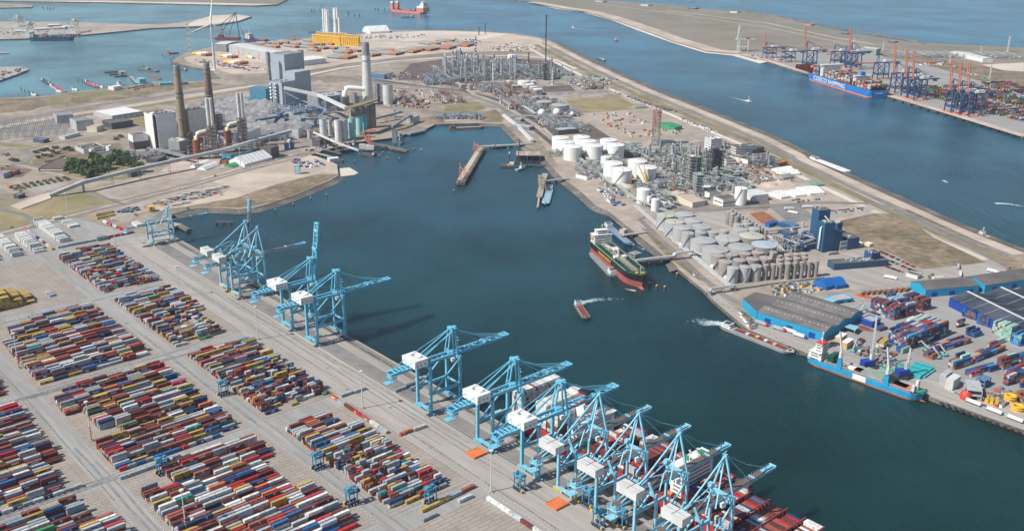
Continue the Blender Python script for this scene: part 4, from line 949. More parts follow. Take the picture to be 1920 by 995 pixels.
# --- red heavy lift ship
r, L = ship('heavy_lift_ship', 'red and white heavy lift ship with two tall stern casings in the far channel', 'heavy lift ship', (737, 21), (800, 27))
hull(r, L, 42, 9, 2, 'coral', 'coral', 'deck_red', bow=.10)
m = M(); m.box((L*.40, 0, 8), (L*.19, 38, 16)); m.box((L*.40, 0, 24), (L*.19, 39, 6), m=1); ob('forward_block', m, ['coral', 'white'], r); house(r, L*.42, 0, 22, 30, 30, 5, 'white', 3.4, .1); mast(r, L*.42, 0, 46, 18); mast(r, L*.33, 8, 30, 24)
for y in (-15, 15):
    m = M(); m.box((-L*.44, y, 8), (14, 10, 26)); m.box((-L*.44, y, 34), (13, 9, 6), m=1); ob('stern_casing', m, ['coral', 'white'], r)
m = M(); m.box((-L*.05, 0, 9), (40, 20, 3)); m.box((L*.1, 5, 9), (16, 10, 5)); ob('deck_cargo', m, 'mgrey', r)
# --- offshore vessel behind the long hall, with sheerlegs
r, L = ship('offshore_vessel', 'white and navy offshore ship behind the long grey hall', 'offshore ship', (500, 82), (462, 78), L=110)
hull(r, 110, 26, 10, 2, 'navy', 'navy', 'deck_red', bow=.15); house(r, 30, 0, 22, 22, 10, 5, 'offwhite', 3.2, .06); mast(r, 30, 0, 26, 16)
m = M(); m.box((-30, 0, 10), (30, 16, 3)); ob('deck_cargo', m, 'rust', r)
r = thing('sheerlegs_crane', 'tall steel lattice sheerlegs standing behind the long grey hall', 'floating crane', at(432, 74, -2), rad(0))
m = M(); m.beam((-40, 0, 5), (20, 10, 82), 2.2); m.beam((-18, -8, 5), (-28, 2, 46), 1.8); m.beam((-28, 2, 46), (20, 10, 82), 2.0); m.beam((30, 0, 5), (22, 8, 84), 2.6); m.beam((-5, 0, 5), (21, 8, 82), 1.5); ob('jib', m, 'steel_dark', r)
m = M(); m.box((-8, 0, 0), (80, 24, 6)); m.box((-30, 0, 6), (14, 16, 8)); ob('pontoon', m, 'deck_red', r)
# --- feeder at the west quay
r, L = ship('feeder_ship', 'dark blue feeder ship with green and red boxes at the west quay', 'container ship', (58, 77), (141, 76))
hull(r, L, 24, 12, 2, 'navy', 'navy', 'deck_red', bow=.12); house(r, -L*.46, 0, 12, 20, 12, 6, 'white', 3.0)
rr = random.Random(4); hd = r.rotation_euler.z; ux = Vector((math.cos(hd), math.sin(hd), 0)); uy = Vector((-ux.y, ux.x, 0))
for k in range(10):
    for j in range(8):
        for q in range(rr.choice([1, 2, 2, 3])): cadd(r.location+ux*(-L*.36+k*14)+uy*((j-3.5)*2.55)+Vector((0, 0, 11.5+q*HC)), hd, 12.19, rr.choice(['maroon', 'light_grey', 'teal', 'navy', 'bright_red']), 'feeder')
# ---------------------------------------------------------------- wakes
def foam_mat():
    m = bpy.data.materials.new('wake_foam'); m.use_nodes = True; n = m.node_tree.nodes; L = m.node_tree.links; b = n['Principled BSDF']
    b.inputs['Base Color'].default_value = (.55, .66, .66, 1); b.inputs['Roughness'].default_value = .8
    g = n.new('ShaderNodeNewGeometry'); t = n.new('ShaderNodeTexNoise'); t.inputs['Scale'].default_value = .22; t.inputs['Detail'].default_value = 6; L.new(g.outputs['Position'], t.inputs['Vector'])
    at_ = n.new('ShaderNodeAttribute'); at_.attribute_name = 'edge'
    a = n.new('ShaderNodeMath'); a.operation = 'ADD'; L.new(t.outputs[0], a.inputs[0]); L.new(at_.outputs['Fac'], a.inputs[1])
    r_ = n.new('ShaderNodeMapRange'); r_.inputs[1].default_value = .62; r_.inputs[2].default_value = 1.25; L.new(a.outputs[0], r_.inputs[0]); L.new(r_.outputs[0], b.inputs['Alpha']); MT['wake_foam'] = m
foam_mat()
def wake(pts, w0, w1, s0=.75, s1=.05, label=''):
    p = [at(*q, WZ+.06) for q in pts]; q = []
    for i in range(len(p)-1):
        for k in range(6): q.append(p[i].lerp(p[i+1], k/6))
    q.append(p[-1]); n = len(q); vs = []; al = []; cols = 6
    for i, v in enumerate(q):
        d = (q[min(i+1, n-1)]-q[max(i-1, 0)]).normalized(); s = Vector((-d.y, d.x, 0)); t = i/(n-1); w_ = w0+(w1-w0)*t
        for c in range(cols+1):
            e = c/cols*2-1; vs.append(v+s*e*w_/2); al.append((s0+(s1-s0)*t)*(1-e*e))
    fs = [(i*(cols+1)+c, (i+1)*(cols+1)+c, (i+1)*(cols+1)+c+1, i*(cols+1)+c+1) for i in range(n-1) for c in range(cols)]
    me = bpy.data.meshes.new('wake'); me.from_pydata([tuple(v) for v in vs], [], fs); me.materials.append(MT['wake_foam'])
    at2 = me.attributes.new('edge', 'FLOAT', 'POINT'); at2.data.foreach_set('value', al)
    o = bpy.data.objects.new('wake_foam', me); C.objects.link(o); o['kind'] = 'stuff'
wake([(1082, 572), (1095, 566), (1115, 562), (1145, 560), (1180, 563)], 9, 16, .8, .0)
wake([(1356, 607), (1340, 605), (1322, 605), (1300, 598)], 12, 26, 1.0, .15); wake([(1290, 600), (1300, 615), (1312, 625)], 14, 8, .15, .0)
wake([(1075, 53), (1110, 58), (1160, 64)], 8, 14, .6, 0); wake([(1403, 191), (1385, 186), (1350, 178)], 8, 14, .8, 0)
wake([(800, 28), (815, 27), (835, 25)], 20, 30, .6, 0); wake([(776, 32), (800, 31), (840, 30)], 5, 8, .5, 0)
wake([(1866, 381), (1890, 382), (1920, 387)], 10, 6, .95, .4); wake([(577, 61), (540, 64), (490, 66)], 8, 6, .5, .1); wake([(1478, 272), (1450, 262), (1430, 256)], 6, 6, .3, 0)
wake([(1224, 463), (1205, 452), (1190, 444)], 12, 10, .5, .1); wake([(1215, 462), (1205, 467), (1195, 462)], 8, 8, .6, .1); wake([(1192, 545), (1180, 543), (1170, 541)], 5, 4, .8, .2); wake([(1478, 660), (1490, 662), (1505, 666)], 10, 8, .5, .2)
wake([(1768, 338), (1778, 343)], 8, 8, .8, .3)
# ---------------------------------------------------------------- builders for buildings, tanks and plant
def rect(nc, pl, pr):
    "near corner, left and right base corners (pixels) -> squared footprint corners, centre, heading, sizes"
    N = at(*nc); u = at(*pr)-N; v = at(*pl)-N; ul = u.length; u.normalize(); v = v-u*v.dot(u); vl = max(v.length, 4.0); v.normalize()
    return N, u, v, ul, vl
def bldg(label, nc, pl, pr, ytop, wall='lgrey', roof='roof_dark', cat='building', name='building', win=None, h=None, parapet=True, low=None, gear=0, doors=0, doorm='navy', z=0):
    N, u, v, ul, vl = rect(nc, pl, pr); h = h or hgt(nc[0], nc[1], ytop); c = N+u*ul/2+v*vl/2; hd = math.atan2(u.y, u.x)
    r = thing(name, label, cat, c, hd); sg = 1 if u.cross(v).z > 0 else -1
    m = M()
    if low: m.box((0, 0, z), (ul, vl, h*low[0]), m=1); m.box((0, 0, z+h*low[0]), (ul+1, vl+1, h*(1-low[0])))
    else: m.box((0, 0, z), (ul, vl, h))
    ob('wall', m, [wall] + ([low[1]] if low else []), r)
    m = M(); m.box((0, 0, z+h), (ul+.1, vl+.1, .25)); R0 = random.Random(int(nc[0]*3+nc[1]))
    if parapet:
        for s in (-1, 1): m.box((0, s*(vl/2-.2), z+h+.25), (ul+.4, .5, .7), m=1); m.box((s*(ul/2-.2), 0, z+h+.25), (.5, vl+.4, .7), m=1)
    for k in range(gear): m.box((R0.uniform(-.38, .38)*ul, R0.uniform(-.38, .38)*vl, z+h+.25), (R0.uniform(2, 5), R0.uniform(2, 4), R0.uniform(1, 3)), m=2)
    ob('roof', m, [roof, wall, 'lgrey'], r)
    if win:
        n, wm = win
        for k in range(n):
            m = M(); zz = z+h*(k+.45)/n; hh = min(1.6, h/n*.4)
            m.box((0, 0, zz), (ul*.9, vl+.12, hh)); m.box((0, 0, zz+.01), (ul+.12, vl*.86, hh-.02)); ob('window_band', m, wm, r)
    for k in range(doors):
        m = M(); m.box((-ul/2+ul*(k+.6)/doors, -sg*vl/2, z+.1), (min(5, ul/doors*.5), .5, min(5, h*.6))); ob('door', m, doorm, r)
    return r
def shed(label, p1, p2, pb, h, rh, wall='white', roof='roof_dark', n=1, name='warehouse', cat='warehouse', arch=False, sky=None, doors=0, stripe=None, doorm='navy', ridge=None):
    "long hall: near long base edge p1-p2, back corner behind p1 at pb; n parallel roof ridges"
    N = at(*p1); u = at(*p2)-N; ul = u.length; u.normalize(); v = at(*pb)-N; v = v-u*v.dot(u); vl = max(6, v.length); v.normalize(); sg = 1 if u.cross(v).z > 0 else -1
    r = thing(name, label, cat, N+u*ul/2+v*vl/2, math.atan2(u.y, u.x)); Y = lambda t: sg*(t-.5)*vl
    prof = []; K = 10 if arch else 2
    for i in range(n):
        for k in range(K + (1 if i == n-1 else 0)):
            t = k/K; z = h + (rh-h)*(math.sin(math.pi*t) if arch else 1-abs(2*t-1)); prof.append(((i+t)/n, z))
    m = M(); x = ul/2
    m.add([(-x, Y(0), 0), (x, Y(0), 0), (x, Y(0), h), (-x, Y(0), h)], [(0, 1, 2, 3)]); m.add([(-x, Y(1), 0), (x, Y(1), 0), (x, Y(1), h), (-x, Y(1), h)], [(3, 2, 1, 0)])
    for s in (-1, 1):
        k = len(prof); vs = [(s*x, Y(t), 0) for t, z in prof]+[(s*x, Y(t), z) for t, z in prof]; m.add(vs, [(i, i+1, k+i+1, k+i) for i in range(k-1)])
    ob('wall', m, wall, r)
    m = M(); X = x+.5
    for i in range(len(prof)-1):
        (t0, z0), (t1, z1) = prof[i], prof[i+1]; a = .25
        m.add([(-X, Y(t0), z0+a), (X, Y(t0), z0+a), (X, Y(t1), z1+a), (-X, Y(t1), z1+a)], [(0, 1, 2, 3) if sg > 0 else (3, 2, 1, 0)], 0)
    ob('roof', m, roof, r)
    if ridge:
        m = M()
        for i in range(n): m.box((0, Y((i+.5)/n), rh+.1), (ul, 2.4, .6))
        ob('ridge_light', m, ridge, r)
    if sky:
        m = M()
        for i in range(n):
            for k in range(sky): 
                t = .5-.16; z = h+(rh-h)*(1-abs(2*t-1)); m.box((-x+ul*(k+.5)/sky, Y((i+t)/n), z+.15), (2.4 if k % 2 else 1.4, 1.2, .4))
        ob('skylight', m, 'lgrey', r)
    for k in range(doors):
        m = M(); m.box((-x+ul*(k+.5)/doors, Y(0), .1), (min(7, ul/doors*.4), .5, h*.62)); ob('door', m, doorm, r)
    if stripe:
        m = M()
        for k in range(stripe):
            xx = -x+ul*(k+1)/(stripe+1)
            for i in range(len(prof)-1):
                (t0, z0), (t1, z1) = prof[i], prof[i+1]; m.beam((xx, Y(t0), z0+.35), (xx, Y(t1), z1+.35), .7, .2)
        ob('roof_rib', m, 'mgrey', r)
    return r
NT = {}
def tank(x, yt, w, h, wall='tank_grey', roof=None, label='', cat='storage tank', name='storage_tank', group='storage tanks', dome=.075, stair=True, open_=False, rings=3):
    c = at(x, yt, h); rr_ = w/2*mpp(x, yt)*(1-.0); r = thing(name, label, cat, Vector((c.x, c.y, 0)), random.Random(int(x+yt)).uniform(3.4, 5.2), group)
    m = M(); n = 28
    prof = [(rr_, 0), (rr_, h)]
    m.lathe((0, 0, 0), prof, n, 0)
    for k in range(1, rings): m.lathe((0, 0, 0), [(rr_+.02, h*k/rings-.1), (rr_+.14, h*k/rings), (rr_+.02, h*k/rings+.1)], n, 0)
    m.lathe((0, 0, 0), [(rr_+.02, h-.35), (rr_+.22, h-.2), (rr_+.22, h), (rr_, h+.02)], n, 0); ob('shell', m, wall, r)
    m = M()
    if open_: m.lathe((0, 0, 0), [(rr_-.15, h), (rr_-.2, 1.2), (0.01, 1.0)][::-1][0:0] or [(.01, 1.0), (rr_-.2, 1.0), (rr_-.2, h)], n, 0)
    else: m.lathe((0, 0, 0), [(rr_, h+.03), (rr_*.7, h+rr_*dome*.6), (rr_*.3, h+rr_*dome*.95), (.01, h+rr_*dome)], n, 0, True)
    ob('roof' if not open_ else 'floating_roof', m, roof or wall, r)
    if stair:
        m = M(); k = 12; pts = [((rr_+.7)*math.cos(t*.09), (rr_+.7)*math.sin(t*.09), h*t/k) for t in range(k+1)]
        for i in range(k): m.beam(pts[i], pts[i+1], .9, .5)
        m.beam(pts[-1], (0, 0, h+rr_*dome+.6), .7, .5); ob('stair', m, 'mgrey', r)
    return r
def silo_copy(): pass
def chimney(label, base, ytop, r0, r1, mats, name='chimney', cat='chimney', bands=(), group=None, rail=3):
    h = hgt(base[0], base[1], ytop); r = thing(name, label, cat, at(*base), 0, group)
    m = M(); k = 14; m.lathe((0, 0, 0), [(r0+(r1-r0)*i/k, h*i/k) for i in range(k+1)], 24, 0); ob('shaft', m, mats[0], r)
    for a, b, mt in bands:
        m = M(); q = lambda t: r0+(r1-r0)*t+.12; m.lathe((0, 0, 0), [(q(a), h*a), (q(b), h*b)], 24, 0); ob('band', m, mt, r)
    m = M(); m.lathe((0, 0, 0), [(r1-1, h-.5), (r1+.3, h), (r1+.3, h-2)][::-1], 24, 0); m.tube([(0, 0, h-.6), (0, 0, h-.4)], r1-.3, 16, 1)
    for t in range(1, rail+1):
        q = t/(rail+.4); rq = r0+(r1-r0)*q; m.lathe((0, 0, h*q), [(rq+.1, 0), (rq+1.2, 0), (rq+1.2, 1.1), (rq+.1, 1.1)], 20, 0)
    ob('gallery', m, ['mgrey', 'black'], r); return r
def lattice(m, x, y, w, z0, z1, n, th=.5, mi=0, w1=None):
    w1 = w if w1 is None else w1; co = lambda t: (w+(w1-w)*t)/2
    for sx, sy in ((-1, -1), (1, -1), (1, 1), (-1, 1)): m.beam((x+sx*co(0), y+sy*co(0), z0), (x+sx*co(1), y+sy*co(1), z1), th, m=mi)
    for k in range(n):
        t0, t1 = k/n, (k+1)/n; a, b = co(t0), co(t1); za, zb = z0+(z1-z0)*t0, z0+(z1-z0)*t1; c = [(-1, -1), (1, -1), (1, 1), (-1, 1)]
        for i in range(4):
            p, q = c[i], c[(i+1) % 4]; m.beam((x+p[0]*a, y+p[1]*a, za), (x+q[0]*b, y+q[1]*b, zb), th*.6, m=mi); m.beam((x+p[0]*b, y+p[1]*b, zb), (x+q[0]*b, y+q[1]*b, zb), th*.6, m=mi)
def frame(label, base, ytop, w, d, hd=None, floors=6, mt='mgrey', fm='lgrey', vess='silver', name='process_tower', cat='process tower', group=None, h=None):
    h = h or hgt(base[0], base[1], ytop); r = thing(name, label, cat, at(*base), RB if hd is None else hd, group); R0 = random.Random(int(base[0]*5+base[1]))
    m = M()
    for x in (-w/2, 0, w/2):
        for y in (-d/2, d/2): m.beam((x, y, 0), (x, y, h), .7)
    for k in range(1, floors+1):
        z = h*k/floors
        for y in (-d/2, d/2): m.beam((-w/2, y, z), (w/2, y, z), .6)
        for x in (-w/2, w/2): m.beam((x, -d/2, z), (x, d/2, z), .6)
        if k % 2: m.beam((-w/2, -d/2, z), (0, -d/2, z-h/floors), .4); m.beam((w/2, -d/2, z), (w/2, d/2, z-h/floors), .4)
    ob('steel_frame', m, mt, r)
    m = M()
    for k in range(1, floors+1): m.box((0, 0, h*k/floors), (w*.96, d*.96, .25))
    ob('floor_grating', m, fm, r)
    m = M()
    for k in range(floors):
        z = h*k/floors
        for q in range(3):
            rr_ = R0.uniform(.08, .16)*min(w, d)*1.6; m.tube([(R0.uniform(-.3, .3)*w, R0.uniform(-.25, .25)*d, z+.3), (R0.uniform(-.3, .3)*w*.0+R0.uniform(-.3, .3)*w, R0.uniform(-.25, .25)*d, z+h/floors*.8)], rr_, 8, q % 2)
    ob('vessel', m, [vess, 'tan_gravel' if vess == 'silver' else 'lgrey'], r); return r
def plant(label, cx, cy, lx, ly, hd, n, hc, mts=('silver', 'lgrey', 'mgrey'), name='process_unit', cat='process unit', rack='lgrey', seed=1, dens=1.0, group=None):
    "one process unit: pipe racks, columns, drums, exchangers, furnaces on its own plot"
    r = thing(name, label, cat, at(cx, cy), hd, group); R0 = random.Random(seed)
    m = M(); nr = max(2, int(ly/22))
    for j in range(nr):
        y = -ly/2+ly*(j+.5)/nr; nb = int(lx/7)
        for i in range(nb+1):
            x = -lx/2+lx*i/nb
            for s in (-3, 3): m.beam((x, y+s, 0), (x, y+s, 8.5), .5)
            for z in (5, 8.2): m.beam((x, y-3.3, z), (x, y+3.3, z), .45)
    for i in range(max(2, int(lx/30))):
        x = -lx/2+lx*(i+.5)/max(2, int(lx/30))
        for y in [-ly/2+ly*q/max(2, int(ly/8)) for q in range(max(2, int(ly/8))+1)]:
            for s in (-2.2, 2.2): m.beam((x+s, y, 0), (x+s, y, 10.5), .45)
            m.beam((x-2.5, y, 10.2), (x+2.5, y, 10.2), .4)
    ob('pipe_rack', m, rack, r)
    m = M()
    for j in range(nr):
        y = -ly/2+ly*(j+.5)/nr
        for z in (5.5, 8.8):
            for q in range(6): m.beam((-lx/2*R0.uniform(.6, 1), y-2.6+q*1.05, z), (lx/2*R0.uniform(.6, 1), y-2.6+q*1.05, z), R0.choice([.4, .55, .7]), m=q % 3)
    for i in range(max(2, int(lx/30))):
        x = -lx/2+lx*(i+.5)/max(2, int(lx/30))
        for q in range(4): m.beam((x-1.8+q*1.2, -ly/2*R0.uniform(.6, 1), 10.8), (x-1.8+q*1.2, ly/2*R0.uniform(.6, 1), 10.8), .55, m=q % 3)
    ob('pipework', m, list(mts), r)
    for k in range(n):
        m = M(); h = hc*R0.uniform(.45, 1); rr_ = R0.uniform(.9, 2.2)*(h/35)**.5+.4; x, y = R0.uniform(-.46, .46)*lx, R0.uniform(-.46, .46)*ly
        m.tube([(x, y, 0), (x, y, h*.96), (x, y, h)], [rr_, rr_, rr_*.5], 10)
        for q in range(2, 7):
            if R0.random() < .8: m.tube([(x, y, h*q/7), (x, y, h*q/7+.35)], rr_+1.1, 8, 1, True, False)
        m.beam((x+rr_+.5, y, h*.2), (x+rr_+.5, y, h), .35, m=1); m.beam((x+rr_*.6, y-rr_, h*.96), (x+rr_+6, y-rr_, 9), .5, m=0)
        ob('column', m, [R0.choice(mts), 'mgrey'], r)
    m = M()
    for k in range(int(lx*ly/90*dens)):
        x, y = R0.uniform(-.5, .5)*lx, R0.uniform(-.5, .5)*ly; t = R0.random(); s = R0.uniform(1, 2.4)
        if t < .35: m.tube([(x-2.2*s, y, 2.5+s), (x+2.2*s, y, 2.5+s)], .75*s, 8, R0.choice([0, 1, 2])); m.box((x, y, 0), (1, 1.4*s, 2.5), m=2)
        elif t < .6: m.tube([(x, y, 0), (x, y, 3*s)], .8*s, 8, R0.choice([0, 1]))
        elif t < .85: m.box((x, y, 0), (2.6*s, 1.8*s, 2.0*s), m=R0.choice([0, 1, 2]))
        else:
            hh = R0.uniform(6, 16)
            for sx in (-2.5, 2.5):
                for sy in (-2.5, 2.5): m.beam((x+sx, y+sy, 0), (x+sx, y+sy, hh), .35, m=2)
            for z in (hh*.33, hh*.66, hh): m.box((x, y, z), (5.4, 5.4, .2), m=2)
    ob('equipment', m, list(mts), r); return r
def rack(label, pts, w=5, h=6, mt='lgrey', pipes=5, name='pipe_bridge', cat='pipe bridge', closed=False, zs=None, step=14, leg='mgrey'):
    P0 = [at(*p, (zs[i] if zs else h)) for i, p in enumerate(pts)]; r = thing(name, label, cat, Vector((P0[0].x, P0[0].y, 0))); O = Vector((P0[0].x, P0[0].y, 0))
    m = M(); g = M()
    for a, b in zip(P0, P0[1:]):
        a = a-O; b = b-O; d = (b-a); L = d.length; d.normalize(); s = Vector((-d.y, d.x, 0)).normalized()
        if closed: m.beam(a, b+d*.3, w, w*.75); 
        else:
            m.beam(a-Vector((0, 0, .8)), b-Vector((0, 0, .8)), w, .25, 1)
            for q in range(pipes): o = s*((q-(pipes-1)/2)*w/pipes); m.beam(a+o, b+o, .55 if q % 2 else .8, m=q % 2)
        k = max(1, int(L/step))
        for i in range(k+1):
            p = a+d*L*i/k
            for sg in (-1, 1): q = p+s*sg*w*.42; g.beam((q.x, q.y, 0), (q.x, q.y, q.z-.5), .6)
            g.beam(p-s*w*.5-Vector((0, 0, 1.1)), p+s*w*.5-Vector((0, 0, 1.1)), .5)
    ob('pipework' if not closed else 'gallery', m, [mt, 'offwhite' if not closed else mt], r); ob('support', g, leg, r); return r
def scatter(n, poly, lab, cat, name, mk, group, seed=0, hd=None, z=0):
    "n free-standing copies placed inside a pixel quad (bilinear)"
    R0 = random.Random(seed); q = [at(*p) for p in poly]
    for k in range(n):
        s, t = R0.random(), R0.random(); p = q[0].lerp(q[1], s).lerp(q[3].lerp(q[2], s), t); j = R0.randrange(len(mk)); me, col = mk[j]
        o = bpy.data.objects.new(name, me); C.objects.link(o); o.location = (p.x, p.y, z+.25); o.rotation_euler = (0, 0, (RB if hd is None else hd)+R0.choice([0, 0, math.pi/2, R0.uniform(-.2, .2)]))
        tag(o, lab.format(col), cat, group)
def carm(col):
    m = M(); m.box((0, 0, .35), (4.4, 1.8, .75)); m.box((-.2, 0, 1.1), (2.3, 1.6, .6), tap=.85, m=1, mt=0)
    for x in (-1.4, 1.4):
        for y in (-.8, .8): m.tube([(x, y-.12, .33), (x, y+.12, .33)], .33, 8, 2)
    return m.mesh('parked_car', [col, 'glass', 'rubber'])
CARS = [(carm(c), n) for c, n in (('white', 'white'), ('lgrey', 'silver'), ('dgrey', 'dark'), ('navy', 'blue'), ('red', 'red'), ('black', 'black'))]
def cars(rows, lab, group, seed=0, miss=.15, pitch=2.9):
    R0 = random.Random(seed)
    for ri, (p, q) in enumerate(rows):
        a, b = at(*p), at(*q); L = (b-a).length; h = heading(a, b)
        for k in range(int(L/pitch)):
            if R0.random() < miss: continue
            me, col = R0.choice(CARS); o = bpy.data.objects.new('parked_car', me); C.objects.link(o); c = a.lerp(b, (k+.5)*pitch/L); o.location = (c.x, c.y, .25); o.rotation_euler = (0, 0, h+math.pi/2)
            tag(o, f'{col} parked car in the {ordn(ri)} row {lab}', 'car', group)
def cabm(col, d=(6, 2.5, 2.6), c2='mgrey'):
    m = M(); m.box((0, 0, 0), d); m.box((0, 0, d[2]), (d[0]+.15, d[1]+.15, .15), m=1); m.box((d[0]*.2, 0, .2), (1, d[1]+.06, 2)); return m.mesh('site_cabin', [col, c2])
CAB = [(cabm(c), n) for c, n in (('white', 'white'), ('offwhite', 'pale'), ('red', 'red'), ('royal', 'blue'), ('yellow', 'yellow'), ('rust', 'rusty'), ('pgreen', 'green'), ('lgrey', 'grey'))]
def truckm(c, b):
    m = M(); m.box((7.2, 0, .8), (2.2, 2.5, 2.6)); m.box((0, 0, 1.2), (12, 2.5, 2.6), m=1); m.box((1, 0, .7), (13.5, 1.2, .5), m=2)
    for x in (-4.5, -3.2, 4.2, 7.2):
        for y in (-1.1, 1.1): m.tube([(x, y-.15, .5), (x, y+.15, .5)], .5, 8, 2)
    return m.mesh('lorry', [c, b, 'rubber'])
TRK = [(truckm('white', 'white'), 'white'), (truckm('red', 'lgrey'), 'red and grey'), (truckm('royal', 'white'), 'blue and white')]
def cstack(nc, pl, pr, hi, wt, rows=None, gap=.35, jit=1, miss=.0):
    N, u, v, ul, vl = rect(nc, pl, pr); hd = math.atan2(u.y, u.x); R0 = random.Random(int(nc[0]+nc[1]*3)); nu = max(1, round(ul/12.5)); nv = max(1, int(vl/2.6))
    for i in range(nu):
        for j in range(nv):
            if R0.random() < miss: continue
            h = max(1, hi-R0.choice([0]*(3-min(2, jit))+[0, 1][:jit+1]))
            for k in range(h): cadd(N+u*(6.25+i*12.5)+v*(1.3+j*2.6)+Vector((0, 0, .3+k*HC)), hd, 12.19, pick(wt, R0), 'east')
# ================================================================ power station (old part)
bldg('tall white boiler house with a black stripe at the old power station', (300, 281), (271, 276), (336, 274), 217, 'white', 'roof_brown', gear=10, name='boiler_house')
bldg('second white boiler house behind the first brown stack', (358, 262), (343, 258), (392, 256), 208, 'white', 'roof_brown', gear=10, name='boiler_house')
for p, n_ in (((293, 279), 'nearer'), ((350, 258), 'rear')):
    N = at(*p); h = hgt(*p, 214); r = thing('stair_tower', 'white stair tower with black slot on the %s boiler house' % n_, 'stair tower', N, at(*(300, 281)).length*0+heading(at(300, 281), at(336, 274)))
    m = M(); m.box((0, -1, 0), (6, 9, h+3)); ob('wall', m, 'white', r); m = M(); m.box((-2.2, -7.5, 0), (3, 5, h-1)); ob('slot', m, 'black', r)
bldg('white topped block on a dark base left of the boiler house', (252, 281), (231, 279), (279, 277), 255, 'white', 'roof_brown', low=(.55, 'dgrey'), gear=3, name='workshop')
bldg('grey concrete turbine block in front of the brown stack', (338, 288), (314, 284), (356, 284), 266, 'mgrey', 'cream', gear=6, name='turbine_hall')
bldg('low black block between the turbine block and conveyor', (340, 296), (318, 291), (352, 292), 289, 'dgrey', 'roof_dark', name='annex')
for p, w_, n_ in (((328, 258), 30, 'left of the brown stack'), ((350, 252), 22, 'right of the brown stack'), ((378, 246), 24, 'left of the dark brown stack'), ((408, 240), 22, 'right of the dark brown stack')):
    frame('steel louvre tower '+n_, p, p[1]-28, w_, 20, floors=8, mt='offwhite', fm='mgrey', vess='rust', name='louvre_tower', cat='louvre tower', hd=heading(at(300, 281), at(336, 274)))
chimney('light brown tall stack of the old power station', (345, 262), 122, 8.6, 5.6, ['brown_stack', 'black'], bands=[(.93, 1.0, 'mgrey'), (.62, .64, 'dgrey')])
chimney('dark brown tall stack behind the white flue tubes', (400, 264), 118, 8.6, 5.6, ['brown_stack2', 'black'], bands=[(.93, 1.0, 'mgrey'), (.60, .66, 'roof_brown')])
def flue(label, base, ytop):
    h = hgt(*base, ytop); r = thing('flue_stack', label, 'flue stack', at(*base), .2)
    for x in (-3, 3): 
        m = M(); m.tube([(x, 0, h*.18), (x, 0, h)], 2.9, 12); ob('flue', m, 'offwhite', r)
    m = M(); lattice(m, 0, 0, 15, 0, h*.55, 8, .9)
    for k in range(9): m.box((0, 0, h*.55*(k+1)/9), (14, 14, .4), m=1)
    R0 = random.Random(int(base[0]))
    for k in range(40): m.box((R0.uniform(-8, 8), R0.uniform(-7, 7), R0.uniform(0, h*.5)), (R0.uniform(1, 4), R0.uniform(1, 3), R0.uniform(1, 4)), m=R0.choice([0, 1, 1]))
    ob('steel_frame', m, ['mgrey', 'rust'], r)
    m = M(); m.tube([(-26, -3, h*.28), (-26, -3, h*.38), (-24, -3, h*.42), (-20, -3, h*.44), (-3, 0, h*.47)], 3.4, 12); ob('duct', m, 'cream', r)
    m = M(); m.tube([(-26, -3, 0), (-26, -3, h*.33)], 6, 14)
    for k in range(7): m.tube([(-26, -3, h*.05*k), (-26, -3, h*.05*k+.6)], 7.2, 14, 1, True, False)
    ob('scrubber', m, ['rust', 'deck_red'], r)
flue('white twin flue on a lattice tower beside the dark brown stack', (401, 296), 184)
flue('white twin flue on a lattice tower nearest to the coal yard', (457, 276), 174)
bldg('white wall unit with a red fan near the first flue', (426, 279), (409, 275), (432, 275), 262, 'white', 'mgrey', name='fan_house')
bldg('white wall unit with a red fan near the second flue', (466, 275), (460, 270), (490, 263), 250, 'white', 'mgrey', name='fan_house')
plant('tangle of ducts and steel at the foot of the flues', 425, 282, 130, 45, .3, 5, 34, ('mgrey', 'lgrey', 'rust'), seed=4)
plant('electrostatic filters and ducts between the two boiler houses', 375, 262, 80, 50, .3, 3, 26, ('mgrey', 'offwhite', 'rust'), seed=5)
rack('long pale enclosed coal conveyor rising from the earth ramp', [(93, 367), (155, 342), (260, 316), (420, 281), (470, 266), (545, 246)], 6.5, 14, 'lgrey', closed=True, zs=[1.5, 15, 17, 20, 24, 30], step=48, name='conveyor', cat='conveyor')
rack('low enclosed conveyor beside the turbine block', [(295, 280), (360, 296)], 5, 10, 'mgrey', closed=True, step=20, name='conveyor', cat='conveyor')
m = M(); pr_ = [at(20, 387), at(60, 372), at(93, 362), at(96, 373), at(40, 393)]; m.prism(pr_, 0, 1.4); ob('conveyor_ramp', m, 'sand', kind='structure')
shed('white gabled tent hall with dark roof ribs', (459, 313), (511, 299), (441, 303), 4, 14, 'white', 'white', stripe=6, name='tent_hall', cat='tent hall')
shed('round white twin tunnel nearest the conveyor, left one', (372, 316), (398, 307), (366, 310), 1, 6, 'white', 'white', arch=True, name='tunnel_tent', cat='tunnel tent')
shed('round white twin tunnel nearest the conveyor, right one', (386, 320), (412, 311), (380, 314), 1, 6, 'white', 'white', arch=True, name='tunnel_tent', cat='tunnel tent')
shed('small green tunnel tent beside the white tunnels', (436, 315), (449, 311), (431, 309), 1, 5, 'green', 'green', arch=True, name='tunnel_tent', cat='tunnel tent')
bldg('cluster of blue site sheds behind the striped tent', (440, 302), (424, 296), (482, 290), 293, 'shed_blue', 'roof_brown', name='site_shed')
bldg('dark tall block right of the striped tent', (509, 298), (498, 292), (524, 293), 279, 'dgrey', 'roof_brown', name='transfer_tower')
bldg('small rusty cabin by the white tunnels', (425, 308), (417, 305), (432, 304), 302, 'rust', 'rust', name='site_shed')
plant('pipes, hoppers and steel behind the white silos', 610, 250, 90, 40, .2, 3, 18, ('lgrey', 'mgrey', 'rust'), seed=101, dens=1.4)
